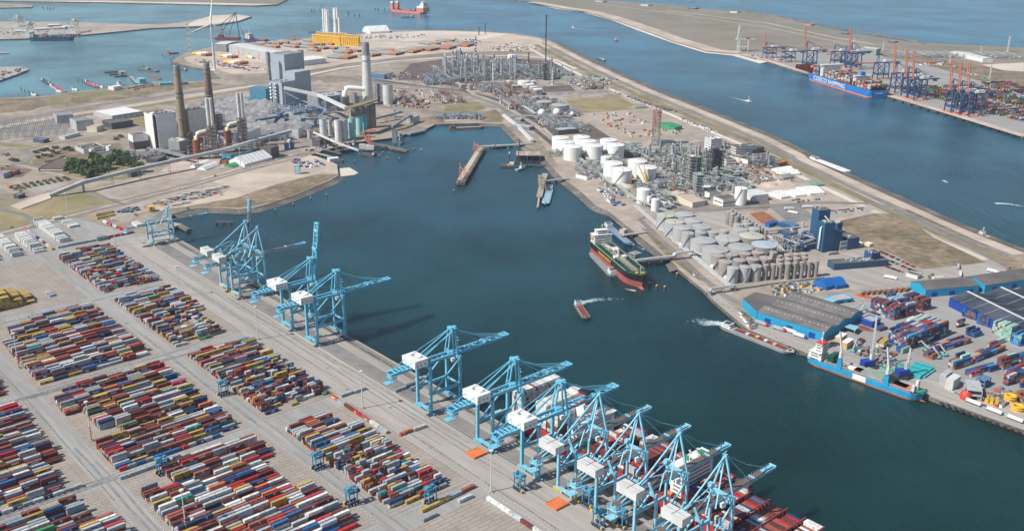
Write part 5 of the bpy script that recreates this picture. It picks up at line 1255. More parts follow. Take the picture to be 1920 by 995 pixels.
plant('machinery and pipework along the coal yard front', 490, 262, 120, 40, .15, 3, 14, ('mgrey', 'lgrey', 'steel_blue'), seed=102, dens=1.4)
plant('filters and switch cabins before the grey bunker block', 560, 214, 120, 30, .2, 4, 20, ('lgrey', 'mgrey', 'offwhite'), seed=103, dens=1.4)
plant('small transformers between the offices and boiler house', 270, 296, 70, 30, .3, 0, 8, ('lgrey', 'mgrey', 'dgrey'), seed=104, dens=1.2)
# coal yard
def pile(name, label, p, L, W, h, hd, mt='coal', seed=0):
    r = M(); R0 = random.Random(seed); n, k = 26, 12; vs = []
    for i in range(n+1):
        for j in range(k+1):
            s, t = i/n*2-1, j/k*2-1; e = max(0, 1-abs(s)**3)*max(0, 1-abs(t)**1.5); vs.append((s*L/2, t*W/2, h*e*(.75+.25*math.sin(i*1.3+seed)*math.sin(i*.6))*(1+R0.uniform(-.06, .06))))
    r.add(vs, [(i*(k+1)+j, (i+1)*(k+1)+j, (i+1)*(k+1)+j+1, i*(k+1)+j+1) for i in range(n) for j in range(k)], 0, True)
    o = ob(name, r, mt, loc=at(*p, .1), rz=hd); tag(o, label, 'stockpile', 'bulk stockpiles')
for i, (p, L_, W_, hd) in enumerate([((470, 196), 190, 34, -.35), ((520, 212), 170, 36, -.42), ((492, 226), 210, 36, -.35), ((445, 215), 160, 30, -.3), ((548, 226), 130, 30, -.4), ((505, 241), 150, 26, -.3), ((430, 200), 120, 26, -.3)]):
    pile('coal_pile', 'grey coal ridge, %s one counted from the boiler tower side' % ordn(i), p, L_, W_, 17, hd, mt='coal_light', seed=i)
rack('blue stacker conveyor over the coal ridges', [(478, 226), (560, 212), (600, 205)], 5, 12, 'steel_blue', closed=True, step=26, name='stacker_conveyor', cat='conveyor')
def reclaimer(label, p, hd):
    r = thing('stacker_reclaimer', label, 'stacker', at(*p), hd); m = M(); m.box((0, 0, 1), (16, 10, 5)); m.tube([(0, 0, 6), (0, 0, 14)], 3, 10); m.beam((0, 0, 12), (4, 0, 34), 1.6); ob('slewing_tower', m, 'steel_blue', r)
    m = M(); m.beam((-26, 0, 20), (46, 0, 13), 2.4); m.beam((4, 0, 34), (46, 0, 14), .7); m.beam((4, 0, 34), (-26, 0, 21), .7); m.box((-26, 0, 16), (8, 6, 6)); ob('boom', m, 'steel_blue', r)
    m = M(); m.tube([(46, -1.5, 12), (46, 1.5, 12)], 4, 14); ob('bucket_wheel', m, 'dgrey', r)
reclaimer('blue stacker reclaimer on the coal yard by the conveyors', (555, 222), 2.6); reclaimer('second blue reclaimer nearer to the white silos', (592, 240), .6); reclaimer('rust brown reclaimer beside the white silo', (522, 228), 2.0)
# ================================================================ new power station
bldg('tall grey blue boiler tower with stair shafts', (538, 188), (508, 185), (573, 181), 104, 'boiler_grey' if 'boiler_grey' in MT else 'lgrey', 'mgrey', name='boiler_tower', gear=5, cat='power station')
bldg('lower grey blue block before the boiler tower', (556, 194), (534, 191), (585, 188), 137, 'boiler_grey', 'lgrey', name='boiler_annex', cat='power station')
bldg('grey bunker block left of the boiler tower', (531, 200), (503, 197), (556, 195), 156, 'boiler_grey', 'mgrey', name='bunker_block', gear=4, cat='power station')
for x, n_ in ((503, 'left'),): bldg('narrow stair shaft on the %s side of the boiler tower' % n_, (x+5, 189 if x < 520 else 190), (x+2, 188.5), (x+9, 188), 99, 'mgrey', 'mgrey', name='stair_shaft', cat='stair tower')
bldg('narrow stair shaft behind the boiler tower', (569, 178), (563, 177), (574, 176), 96, 'mgrey', 'mgrey', name='stair_shaft', cat='stair tower')
bldg('blue hall left of the boiler tower', (500, 194), (470, 191), (514, 190), 168, 'steel_teal', 'steel_blue', name='blue_hall')
r = thing('silver_vessels', 'stacked silver filter vessels on the bunker block front', 'vessel bank', at(515, 199), .2); m = M()
for x in (-5, 5):
    m.tube([(x, 0, 0), (x, 0, 16)], 3.2, 10)
    for k in range(5): m.lathe((x, 0, 17+k*7.2), [(.1, -3.4), (3, -2.4), (4.2, 0), (3, 2.4), (.1, 3.4)], 12)
ob('vessel', m, 'silver', r)
for q, (a, b) in enumerate([((610, 194), (535, 188)), ((600, 205), (560, 192))]):
    pass
bldg('low grey turbine hall right of the lower block', (598, 205), (560, 201), (650, 198), 184, 'mgrey', 'lgrey', name='turbine_hall', gear=14)
rack('pale covered conveyor climbing from the silos to the boiler tower', [(650, 203), (597, 178), (533, 165)], 7, 30, 'offwhite', closed=True, zs=[44, 40, 52], step=50, name='conveyor', cat='conveyor')
rack('dark lattice conveyor under the pale one', [(596, 222), (612, 205), (560, 186), (533, 172)], 5, 20, 'steel_blue', zs=[14, 20, 26, 40], step=40, name='conveyor', cat='conveyor')
plant('steel stairs, filters and ducts before the turbine hall', 585, 208, 130, 40, .25, 6, 30, ('mgrey', 'lgrey', 'steel_blue'), seed=9)
chimney('big white stack with a grey concrete top', (690, 196), 80, 12.5, 7.2, ['offwhite', 'black'], bands=[(.80, 1.0, 'mgrey')], rail=1)
r = thing('gas_duct', 'white elbow duct joining the big white stack', 'duct', at(652, 200), .1); m = M(); h = hgt(652, 200, 168)
m.tube([(-6, 0, h*.6), (-6, 0, h*.9), (-3, 0, h*1.05), (3, 0, h*1.1), (38, 0, h*1.02)], 5.2, 14); ob('duct', m, 'white', r)
m = M(); m.tube([(-6, 0, 0), (-6, 0, h*.62)], 9, 16); m.tube([(16, 0, 0), (16, 0, h*.8)], 5, 12); m.box((26, 4, 0), (14, 12, h*.55))
for k in range(6): m.tube([(-6, 0, h*.1*k+2), (-6, 0, h*.1*k+2.8)], 10.2, 16, 1, True, False)
ob('absorber', m, ['mgrey', 'dgrey'], r)
r = tank(726.5, 158.5, 17, hgt(727, 195, 158.5), 'offwhite', 'mgrey', 'tall white ash silo with a steel lift tower beside it', 'silo', 'ash_silo', None, .04, False)
frame('dark steel lift tower beside the white ash silo', (710, 192), 157, 10, 8, floors=9, mt='steel_blue', fm='mgrey', name='lift_tower', cat='lift tower')
for i, x in enumerate((664, 675, 686, 697)): tank(x, 199-(i*1.0), 12.5, hgt(x, 243-i, 200-i), 'conc_silo' if 'conc_silo' in MT else 'tank_dark', 'roof_dark', 'dark concrete silo under the mossy cap, %s from the left' % ordn(i), 'silo', 'concrete_silo', 'dark concrete silos', .02, False)
r = thing('silo_cap', 'mossy green slab capping the dark concrete silos', 'silo cap', at(680, 196, 52), 0); m = M(); a = at(652, 203, 53)-at(680, 196, 52); b = at(704, 187, 53)-at(680, 196, 52); m.beam(a, b, 16, 2); ob('slab', m, 'green_grass', r)
for i, (x, y, w_, yb, wl) in enumerate([(605, 223, 12, 260, 'offwhite'), (618, 224, 7, 256, 'lgrey'), (633, 225, 12, 266, 'white'), (645, 224, 11, 264, 'offwhite'), (659, 221, 12, 261, 'pale_teal'), (673, 217, 12, 254, 'pale_teal'), (683, 214, 8, 251, 'teal'), (580, 243, 9, 262, 'lgrey')]):
    tank(x, y, w_, hgt(x, yb-1.5, y), wl, 'mgrey', ('white', 'grey', 'white', 'white', 'pale teal', 'pale teal', 'dark teal', 'short grey')[i]+' tall silo by the coal basin, %s in the row' % ordn(i), 'silo', 'tall_silo', 'tall silos by the coal basin', .04, False)
bldg('small white square silo house near the coal yard', (500, 0+259), (497, 256), (508, 255), 243, 'offwhite', 'mgrey', name='silo_house') if 0 else None
bldg('pale ribbed transfer house beside the silver yard', (560, 260), (546, 257), (568, 255), 243, 'offwhite', 'mgrey', name='transfer_house')
bldg('black shed at the coal basin edge', (600, 276), (592, 272), (620, 268), 264, 'dgrey', 'roof_dark', name='basin_shed')
tank(542, 262, 6, 9, 'white', 'white', 'small white tank by the rail line', 'tank', 'small_tank', None, .1, False)
tank(537, 268, 9, 12, 'steel_blue', 'mgrey', 'blue grey tank beside the black block, right one', 'tank', 'small_tank', None, .1, False); tank(545+2, 266, 8, 12, 'steel_blue', 'mgrey', 'blue grey tank beside the black block, far one', 'tank', 'small_tank', None, .1, False)
rack('narrow conveyor running out to the orange unloader', [(588, 248), (630, 267), (672, 282)], 3.4, 12, 'offwhite', closed=True, zs=[22, 18, 9], step=30, name='conveyor', cat='conveyor')
rack('curved dark pipe conveyor behind the concrete silos', [(700, 198), (740, 203), (765, 210), (768, 217), (750, 228), (735, 238)], 5, 12, 'mgrey', closed=True, zs=[22, 20, 18, 17, 14, 8], step=30, name='conveyor', cat='conveyor')
rack('straight dark conveyor below the curved one', [(704, 222), (760, 208)], 5, 12, 'mgrey', closed=True, zs=[10, 14], step=26, name='conveyor', cat='conveyor')
bldg('pale blue gatehouse by the basin head', (774, 233), (769, 230), (787, 229), 221, 'lgrey', 'lgrey', name='gate_building')
# quay wall, pier and unloader at the coal basin
def pier(label, pts, w, zt=1.0, thick=1.6, step=16, mt='slab', pile=.7, name='jetty', cat='jetty'):
    P0 = [at(*p, zt) for p in pts]; O = Vector((P0[0].x, P0[0].y, 0)); r = thing(name, label, cat, O); m = M(); g = M()
    for a, b in zip(P0, P0[1:]):
        a = a-O; b = b-O; d = b-a; L = d.length; d.normalize(); s = Vector((-d.y, d.x, 0)); m.beam(a-Vector((0, 0, thick/2)), b-Vector((0, 0, thick/2)), w, thick)
        for i in range(int(L/step)+1):
            for sg in (-1, 0, 1): q = a+d*min(L, i*step)+s*sg*w*.42; g.tube([(q.x, q.y, -8), (q.x, q.y, zt-thick)], pile, 6)
    ob('deck', m, mt, r); ob('pile', g, 'dgrey', r); return r
pier('narrow coal pier with a grey transfer tower on it', [(697, 267), (765, 282)], 9, 2, 3, 14, 'rock')
bldg('dark grey transfer tower on the coal pier', (744, 268), (736, 267), (746, 265), 246, 'mgrey', 'dgrey', name='transfer_tower'); frame('steel blue loading frame at the coal pier end', (752, 274), 250, 9, 8, floors=4, mt='steel_blue', fm='mgrey', name='loading_tower', cat='loading tower')
pier('low dock platform before the unloader', [(632, 282), (668, 276)], 14, 1, 3, 12, 'dark_asphalt'); pier('short walkway jetty with a green hut', [(592, 286), (622, 294)], 5, 1.5, 1, 9)
pier('timber pile row jetty', [(612, 281), (640, 288)], 4, 1.5, 1, 6, 'bed')
pier('small dock wall by the gatehouse', [(765, 250), (796, 243)], 12, 1.5, 3, 12, 'mgrey')
r = thing('ship_unloader', 'orange coal unloader with bent arm on a white base', 'unloader', at(692, 282, -2.5), 0)
m = M(); m.box((0, 0, 0), (22, 12, 2.5)); m.box((-8, 4, 2.5), (10, 8, 6)); ob('pontoon', m, 'dgrey', r); m = M(); m.box((2, 0, 2.5), (15, 11, 7)); m.box((-12, 3, 2.5), (11, 7, 8)); ob('machinery_base', m, 'offwhite', r)
m = M(); m.beam((3, 0, 9), (-10, 0, 33), 4.4); m.beam((6, 0, 9), (0, 0, 30), 2.2); m.beam((-11, 0, 33), (13, 3, 37), 2.6); m.beam((-4, 0, 22), (12, 2, 26), 2.0); m.beam((-11, 0, 33), (-6, 0, 24), 2.2); ob('arm', m, 'coral', r)
barge('pontoon with white and yellow cabin beside the unloader', (678, 289), (706, 293), 11, 'dgrey', 'dgrey', cab='fwd', cabc='cream')
# ================================================================ offices and trees at the left
bldg('blue and white striped office block left of the trees', (157, 288), (137, 282), (196, 282), 281, 'white', 'roof_brown', win=(2, 'steel_blue'), name='office_building', gear=4)
bldg('long low grey office behind the parked cars', (205, 304), (165, 302), (250, 290), 297, 'mgrey', 'roof_dark', name='office_building')
bldg('dark flat workshop roof left of the round trees', (122, 322), (88, 313), (152, 304), 317, 'dgrey', 'roof_brown', win=(1, 'white'), name='workshop')
bldg('small white tower hut behind the office', (172, 290), (169, 289), (178, 288), 281, 'white', 'white', name='hut'); bldg('small white block between the office and boiler house', (205, 284), (200, 283), (211, 282), 275, 'white', 'white', name='hut')
bldg('dark flat building beside the round trees', (296, 306), (280, 302), (312, 298), 300, 'dgrey', 'roof_dark', name='workshop')
bldg('teal roofed hangar by the switchyard', (82, 269), (70, 265), (93, 266), 263, 'dgrey', 'steel_blue', name='hangar')
bldg('long pale low building below the switchyard', (122, 262), (118, 259), (151, 254), 257, 'offwhite', 'lgrey', name='store')
bldg('grey transformer hall with white toothed side, left one', (108, 233), (86, 228), (139, 230), 218, 'lgrey', 'mgrey', name='switch_hall')
bldg('grey transformer hall with white toothed side, right one', (145, 246), (121, 241), (177, 242), 228, 'lgrey', 'mgrey', name='switch_hall')
bldg('wide flat white roofed warehouse behind the switch halls', (211, 226), (173, 217), (268, 217), 218, 'lgrey', 'white', name='warehouse', doors=5, doorm='white')
bldg('dark workshop with a white band before the white roof', (210, 243), (189, 238), (250, 237), 232, 'dgrey', 'roof_dark', low=(.72, 'dgrey'), name='workshop')
bldg('beige annex between switch hall and workshop', (182, 248), (172, 244), (196, 243), 239, 'cream', 'sand', name='annex')
bldg('red and grey roofed hall at the left picture edge', (28, 329), (11, 321), (38, 324), 323, 'red', 'roof_dark', name='hall'); bldg('grey hall beside the red one', (8, 335), (-15, 330), (22, 329), 327, 'lgrey', 'mgrey', name='hall')
bldg('small dark hut on the dry verge', (35, 373), (28, 371), (48, 369), 367, 'steel_dark', 'mgrey', name='hut'); bldg('dark green cargo hut under the conveyor', (246, 333), (243, 331), (265, 327), 324, 'dgrey', 'dgrey', name='hut')
bldg('orange skip beside the shrubs', (18, 354), (16, 353), (21, 353), 350, 'orange', 'orange', name='skip')
bldg('blue and orange kiosk at the harbour office', (262, 158), (255, 156.5), (275, 156.5), 150, 'teal', 'teal', name='store'); bldg('long teal stack beside the car park', (300, 161), (281, 160), (322, 159.5), 157, 'teal', 'teal', name='store'); bldg('green and blue low store by the bay', (340, 160), (334, 159), (353, 158.5), 156, 'pgreen', 'pgreen', name='store')
bldg('white harbour office building by the piers', (264, 156), (258, 155), (271, 155), 148, 'white', 'offwhite', name='harbour_office'); bldg('white hut in the green verge', (214, 170), (207, 168), (230, 167), 164, 'white', 'white', name='hut')
def tree(label, p, r_, h, mt='foliage', name='tree', cat='tree', group='trees by the power station', n=520, trunk=True, flat=1.0):
    t = thing(name, label, cat, at(*p), 0, group); R0 = random.Random(int(p[0]*7+p[1])); m = M(); cz = h-r_*.85*flat if trunk else r_*.4
    lob = [(R0.uniform(-.55, .55)*r_, R0.uniform(-.55, .55)*r_, cz+R0.uniform(-.35, .4)*r_*flat, r_*R0.uniform(.22, .5)) for _ in range(13)] + [(0, 0, cz, r_*.5)]
    for k in range(n):
        lx, ly, lz, lr = R0.choice(lob); a, b = R0.uniform(0, 6.283), math.acos(R0.uniform(-1, 1)); q = lr*R0.uniform(.75, 1.08)
        c = Vector((lx+q*math.sin(b)*math.cos(a), ly+q*math.sin(b)*math.sin(a), max(.3, lz+q*math.cos(b)*flat))); s = R0.uniform(.3, 1.15)*(r_/7)
        u = Vector((R0.uniform(-1, 1), R0.uniform(-1, 1), R0.uniform(-1, 1))).normalized()*s; v = u.cross(Vector((R0.uniform(-1, 1), R0.uniform(-1, 1), R0.uniform(.2, 1)))).normalized()*s
        m.add([c-u, c+v, c+u, c-v], [(0, 1, 2, 3)], 0 if R0.random() < .7 else 1)
    ob('crown', m, [mt, 'foliage2'], t)
    if trunk:
        m = M(); m.tube([(0, 0, 0), (0, 0, h*.5), (.4, .2, cz)], [.5, .35, .15], 7)
        for k in range(5): m.tube([(0, 0, h*.35+k*.6), (R0.uniform(-.5, .5)*r_, R0.uniform(-.5, .5)*r_, cz+R0.uniform(-.2, .3)*r_)], [.22, .06], 5)
        ob('trunk', m, 'bark', t)
TR = [(132, 324), (144, 326), (153, 329), (164, 333), (176, 330), (190, 331), (183, 320), (170, 321), (158, 317), (139, 316), (186, 308), (178, 303), (209, 309), (219, 306), (229, 311), (241, 313), (251, 317), (236, 303), (221, 300), (262, 323), (205, 327), (197, 318)]
for i, p in enumerate(TR): tree('round green tree in the clump by the conveyor, %s counted from the left front' % ordn(i), p, 9 if i % 3 else 11, 18 if i % 3 else 21, n=1300)
BU = [(68, 287), (78, 284), (88, 282), (98, 286), (108, 289), (84, 293), (72, 297), (95, 294), (120, 281), (128, 279), (135, 283), (104, 279), (22, 302), (30, 303), (219, 262), (226, 258)]
for i, p in enumerate(BU): tree('low olive shrub in the scrub near the office, %s of them' % ordn(i), p, 7, 5, 'foliage2', 'shrub', 'shrub', 'shrubs near the office', 260, False, .5)
for i in range(18):
    t = i/17; x = 22+t*105; y = 352-t*19+(5 if i % 2 else 0); tree('dark shrub in the hedge row above the paved lot, %s along it' % ordn(i), (x, y), 5, 4, 'foliage2', 'shrub', 'shrub', 'hedge row shrubs', 170, False, .6)
for i, p in enumerate([(5, 316), (14, 313), (45, 355), (40, 359), (23, 427), (352, 392), (404, 331), (255, 404)]): tree('single small bush on open ground, %s' % ordn(i), p, 3.5, 3, 'foliage', 'shrub', 'shrub', 'single bushes', 120, False, .7)
# switchyard gantries
def gantry():
    r = thing('switch_gantry', 'x', 'gantry', (0, 0, 0), 0, 'switchyard gantries'); m = M()
    for x in (-9, 9): lattice(m, x, 0, 1.0, 0, 12, 3, .22, w1=.4)
    m.box((0, 0, 11.6), (19, .35, .4)); ob('portal', m, 'lgrey', r); m = M()
    for x in (-6, -2, 2, 6): m.tube([(x, 2, 0), (x, 2, 5.5)], .45, 6); m.tube([(x, -3, 0), (x, -3, 4)], .35, 6)
    ob('insulator', m, 'offwhite', r); return r
gp = gantry(); first = True
for j in range(7):
    for i in range(9):
        x = -8+i*15+j*2.5; y = 262-j*5.0-i*1.2+(j*i)*.12
        lb = 'pale lattice gantry of the switchyard, %s row, %s from the left' % (ordn(j), ordn(i))
        if first: gp.location = at(x, y); gp.rotation_euler.z = .35; gp['label'] = lb; first = False
        else: dup(gp, at(x, y), .35, lb)
def pylon(label, p, yt, w=3, mt='lgrey', bands=None, name='lattice_mast', cat='lattice mast', w1=None, n=14, th=.45):
    h = hgt(*p, yt); r = thing(name, label, cat, at(*p)); m = M(); k = 10 if bands else 1
    for i in range(k): lattice(m, 0, 0, w+((w1 or w)-w)*i/k, h*i/k, h*(i+1)/k, max(1, n//k), th, i % 2 if bands else 0, w+((w1 or w)-w)*(i+1)/k)
    ob('lattice', m, [mt, bands or mt], r)
    m = M(); m.box((0, 0, h*.98), (w*.9, w*.9, .6)); m.box((0, 0, 0), (w+3, w+3, .6)); ob('fitting', m, 'mgrey', r); return r
# wind turbine
def turbine(label, p, yh, Lb, rot, hd):
    h = hgt(*p, yh); r = thing('wind_turbine', label, 'wind turbine', at(*p), hd); m = M(); m.tube([(0, 0, 0), (0, 0, h-2)], [3.6, 2.0], 20); m.tube([(0, 0, 0), (0, 0, .8)], 12, 20); ob('tower', m, 'offwhite', r)
    m = M(); m.tube([(0, 7, h), (0, -3, h+.3), (0, -6.5, h+.3)], [2.2, 2.6, 1.2], 12); ob('nacelle', m, 'offwhite', r)
    for k in range(3):
        a = rad(rot+120*k); u = Vector((math.cos(a), 0, math.sin(a))); s = Vector((-u.z, 0, u.x)); o = Vector((0, -5.2, h+.3)); m = M(); vs = []
        for t, c, th in ((0, 2.2, 1.8), (.08, 3.0, 1.6), (.2, 5.6, 1.2), (.5, 4.0, .8), (.8, 2.6, .5), (1, .8, .2)):
            q = o+u*Lb*t; vs += [q-s*c*.35-Vector((0, th*.5, 0)), q+s*c*.65, q-s*c*.35+Vector((0, th*.5, 0))]
        m.add(vs, [(i*3+j, i*3+(j+1) % 3, (i+1)*3+(j+1) % 3, (i+1)*3+j) for i in range(5) for j in range(3)], 0, True); ob('blade', m, 'white', r)
turbine('white three bladed wind turbine on the shore road', (403, 131), 45, 66, 82, rad(18))
# car parks left
cars([((88, 308), (128, 296)), ((84, 305), (124, 293)), ((96, 311), (136, 299))], 'before the dark workshop', 'cars at the left office', 1)
cars([((246, 170), (290, 160)), ((240, 167), (286, 157)), ((250, 172), (268, 168))], 'by the harbour office piers', 'cars at the harbour office', 2)
cars([((3, 291), (18, 287)), ((8, 293), (20, 290))], 'on the pale lot at the left edge', 'cars at the left edge', 3)
scatter(34, [(270, 392), (300, 378), (430, 350), (415, 366)], '{} equipment cabin on the lorry park beside the railway', 'cabin', 'site_cabin', CAB[:2]+CAB[4:5]+CAB[2:4], 'lorry park cabins', 5, hd=.35)
for i, (p, k) in enumerate([((295, 383), 1), ((308, 380), 0), ((322, 375), 1), ((336, 371), 0), ((350, 366), 2), ((365, 362), 0), ((330, 386), 0), ((347, 382), 0), ((362, 373), 0), ((392, 358), 0), ((405, 356), 0), ((418, 352), 0)]):
    me, c = TRK[k]; o = bpy.data.objects.new('parked_lorry', me); C.objects.link(o); o.location = at(*p, .25); o.rotation_euler = (0, 0, .3+i*.02); tag(o, f'{c} lorry, {ordn(i)} on the lorry park above the bay', 'lorry', 'lorries on the lorry park')
# yellow pen, yellow and blue gear
for i, (a, b, n_) in enumerate([((182, 404), (214, 398), 8), ((184, 410), (216, 404), 8)]):
    for k in range(n_):
        o = bpy.data.objects.new('yellow_weight', CAB[4][0]); C.objects.link(o); p = at(*a).lerp(at(*b), k/n_); o.location = p+Vector((0, 0, .25)); o.rotation_euler = (0, 0, 1.2); tag(o, 'yellow test weight in the square pen, %s row, %s along' % (ordn(i), ordn(k)), 'weight', 'yellow weights in the pen')
scatter(16, [(220, 400), (228, 394), (262, 388), (258, 397)], '{} machine part beside the yellow pen', 'machine part', 'machine_part', [CAB[4], CAB[3]], 'yellow and blue machine parts', 6)
frame('orange crawler frame beside the lorry park', (284, 396), 387, 8, 6, floors=2, mt='yellow', fm='yellow', vess='yellow', name='gantry_rig', cat='rig')
scatter(30, [(545, 300), (560, 318), (610, 312), (590, 300)], '{} container cabin on the sandy corner lot', 'cabin', 'site_cabin', [CAB[0], CAB[2], CAB[0], CAB[3]], 'sandy corner lot cabins', 7)
c_ = thing('pile_rig', 'light blue carrier frame on the sandy corner lot', 'rig', at(558, 326), 0); m = M(); lattice(m, 0, 0, 7, 0, 14, 3, .8); m.box((0, 0, 14), (9, 8, 1)); ob('frame', m, 'crane_blue2', c_)
scatter(26, [(560, 285), (640, 265), (700, 262), (640, 280)], '{} plant cabin on the coal quay', 'cabin', 'site_cabin', [CAB[7], CAB[5], CAB[1]], 'coal quay cabins', 8)
scatter(70, [(380, 300), (240, 290), (300, 240), (600, 200)], '{} hut among the power station buildings', 'cabin', 'plant_hut', [CAB[7], CAB[5], CAB[1], CAB[0]], 'huts in the power station', 9)
bldg('long white box beside the short walkway jetty', (618, 304), (614, 301), (636, 302), 299, 'offwhite', 'white', name='store')
# mooring posts
def dolphin(pts, lab, z=5.5, cap='cream', r_=1.0, group='mooring posts'):
    m = M(); m.tube([(0, 0, -8), (0, 0, z-1)], r_, 8); b = m.mesh('pile', ['dgrey']); m = M(); m.tube([(0, 0, z-1), (0, 0, z)], r_*.9, 8); m.tube([(0, 0, z), (0, 0, z+.7)], r_*.4, 6); c = m.mesh('cap', [cap])
    for i, p in enumerate(pts):
        r = thing('mooring_post', lab % ordn(i), 'mooring post', at(*p, WZ), 0, group)
        for q, nm in ((b, 'pile'), (c, 'cap')): ob(nm, q, 'dgrey', r)
dolphin([(517, 398), (550, 388), (583, 376), (613, 370)], 'dark mooring post with pale cap off the stone shore, %s from the left')
dolphin([(643, 305), (665, 306), (711, 296), (727, 300), (730, 291), (749, 302), (773, 284), (778, 282), (790, 285), (718, 290)], 'mooring post with pale cap off the coal pier, %s of them')
dolphin([(790, 286), (804, 243), (820, 240), (850, 237), (899, 236), (851, 362), (857, 349)], 'mooring post with pale cap along the basin head, %s of them')
dolphin([(40, 170), (47, 174), (55, 176), (147, 153), (154, 155), (159, 157), (305, 106), (311, 110), (321, 115), (326, 111)], 'dark bare pile in the west bay, %s of them', cap='dgrey', z=8)
dolphin([(584, 22), (589, 22), (600, 22), (653, 26), (653, 30), (665, 31), (674, 32), (704, 19), (709, 19), (721, 20), (776, 33), (790, 34), (81, 17), (90, 18), (95, 18), (101, 18)], 'distant dark pile in the far channel, %s of them', cap='dgrey', z=9, r_=1.8)
dolphin([(1188, 466), (1231, 543), (1246, 0+545), (1269, 520), (1218, 0+538)], 'mooring dolphin with yellow ladder near the oil tanker, %s of them', cap='yellow', z=6, r_=1.4)
pier('lone low dolphin platform before the farthest crane', [(405, 415), (438, 415)], 5, .5, 1.5, 10, 'dgrey')
pier('stub jetty beyond the farthest crane', [(318, 424), (334, 418)], 14, .8, 3, 10); pier('low catwalk of the stub jetty', [(334, 420), (354, 430)], 7, .5, 2.5, 10, 'rock')
for i, (a, b) in enumerate([((196, 135), (224, 133)), ((205, 139), (228, 137)), ((214, 143), (238, 141))]): pier('floating pontoon finger in the west bay, %s' % ordn(i), [a, b], 9, -1.5, 2, 20, 'dgrey')
pier('angled landing pier at the harbour office', [(245, 143), (258, 156)], 6, 1, 1.5, 10); pier('sunken brown breakwater beam', [(278, 141), (300, 148)], 8, -2.5, 2, 20, 'rust')
frame('small office tower on the floating pontoons', (230, 141), 134, 16, 10, floors=2, name='pontoon_house', cat='pontoon house', mt='cream', fm='cream')
for i, (x, y) in enumerate([(66, 181), (112, 174), (142, 171), (190, 166)]): barge('small white workboat drawn up on the bay shore, %s from the left' % ordn(i), (x-6, y-3), (x+5, y-1), 5, 'white', 'white', cabc='white')
# ================================================================ offshore yard on the peninsula
shed('very long grey hall with two orange doors', (430, 101), (506, 118), (398, 84), 25, 27, 'lgrey', 'offwhite', doors=2, doorm='orange', name='long_hall', cat='hall')
shed('grey end wing of the long hall', (403, 97), (425, 98), (400, 90), 22, 24, 'mgrey', 'offwhite', name='hall_wing', cat='hall')
shed('long white hall behind the boiler tower', (570, 124), (611, 119), (566, 117), 14, 17, 'offwhite', 'white', name='white_hall', cat='hall')
shed('white domed store behind the orange crawler crane', (694, 64), (731, 62), (692, 59), 6, 22, 'white', 'white', arch=True, name='dome_store', cat='store')
bldg('pale flat office left of the great stack', (727, 148), (704, 142), (738, 145), 141, 'offwhite', 'lgrey', name='plant_office'); bldg('grey and navy hall right of the great stack', (722, 149), (702, 146), (738, 145), 142, 'navy', 'mgrey', name='plant_hall') if 0 else bldg('grey and navy hall right of the great stack', (721, 149), (700, 144), (738, 144), 141, 'steel_blue', 'mgrey', name='plant_hall')
def tubem(L, r_, a, b, t=.58):
    m = M(); m.tube([(-L/2, 0, r_), (-L/2+L*t, 0, r_)], r_, 12, 0); m.tube([(-L/2+L*t, 0, r_), (L/2, 0, r_)], r_, 12, 1); m.tube([(L/2, 0, r_), (L/2+.1, 0, r_)], r_*.88, 12, 2); return m
def tube_kids(root, L, r_, a, b, t=.58):
    m = M(); m.tube([(-L/2, 0, r_), (-L/2+L*t, 0, r_)], r_, 12, 0, True); ob('bare_section', m, a, root)
    m = M(); m.tube([(-L/2+L*t, 0, r_), (L/2, 0, r_)], r_, 12, 0, True); ob('coated_section', m, b, root)
    m = M(); m.tube([(L/2-.1, 0, r_), (L/2+.15, 0, r_)], r_*.9, 12, 0, True); ob('bore', m, 'black', root)
GP = [(622, 662, 109, 7), (682, 707, 105, 5), (700, 736, 97, 5), (716, 750, 102, 6), (746, 783, 98, 6), (768, 799, 94, 5), (785, 816, 94, 6), (803, 850, 91, 7), (836, 884, 86, 7), (789, 823, 84, 4), (822, 848, 79, 4)]
PROTO = {}
def mono(kind, p, L, hd, lab, grp):
    key = (kind, round(L/8))
    if key not in PROTO:
        r = thing('monopile', lab, 'monopile', at(*p, .3), hd, grp)
        if kind == 'o': tube_kids(r, L, 3.6, 'pipe_grey', 'pipe_orange')
        else: tube_kids(r, L, 3.4, 'yellow', 'rust', .3); m = M(); m.tube([(-L*.2, 0, 3.4), (L*.12, 0, 3.4)], 3.5, 12, 0); ob('white_section', m, 'white', r)
        PROTO[key] = r
    else: dup(PROTO[key], at(*p, .3), hd, lab, grp)
mat('pipe_grey', (.25, .29, .28), .6, 0, .12, .05); mat('pipe_orange', (.37, .155, .085), .7, 0, .15, .05)
for gi, (x0, x1, y, n) in enumerate(GP):
    a, b = at(x0, y-2), at(x1, y+1); L = (b-a).length*.96; hd = heading(a, b); w_ = 7.8
    for k in range(n):
        s = Vector((-math.sin(hd), math.cos(hd), 0)); c = (a+b)/2+s*(k-(n-1)/2)*w_; mid = c
        key = ('o', round(L/8)); lab = 'grey and orange steel tube, %s in the %s right hand row of tubes' % (ordn(k), ordn(gi))
        if key not in PROTO: mono('o', ((x0+x1)/2, y), L, hd, lab, 'grey and orange monopiles on the sand'); PROTO[key].location = c+Vector((0, 0, .3))
        else: dup(PROTO[key], c+Vector((0, 0, .3)), hd, lab)
LG = [(482, 493), (505, 520), (545, 559), (561, 586), (569, 587), (586, 601), (584, 603), (607, 620), (561, 586), (589, 605), (603, 624), (630, 646), (625, 650), (651, 668), (533, 550), (522, 536), (498, 515), (576, 592), (596, 613), (637, 655)]
LY = [84, 83, 84, 86, 79, 85, 80, 84, 91, 92, 92, 92, 100, 97, 89, 81, 89, 96, 77, 96]
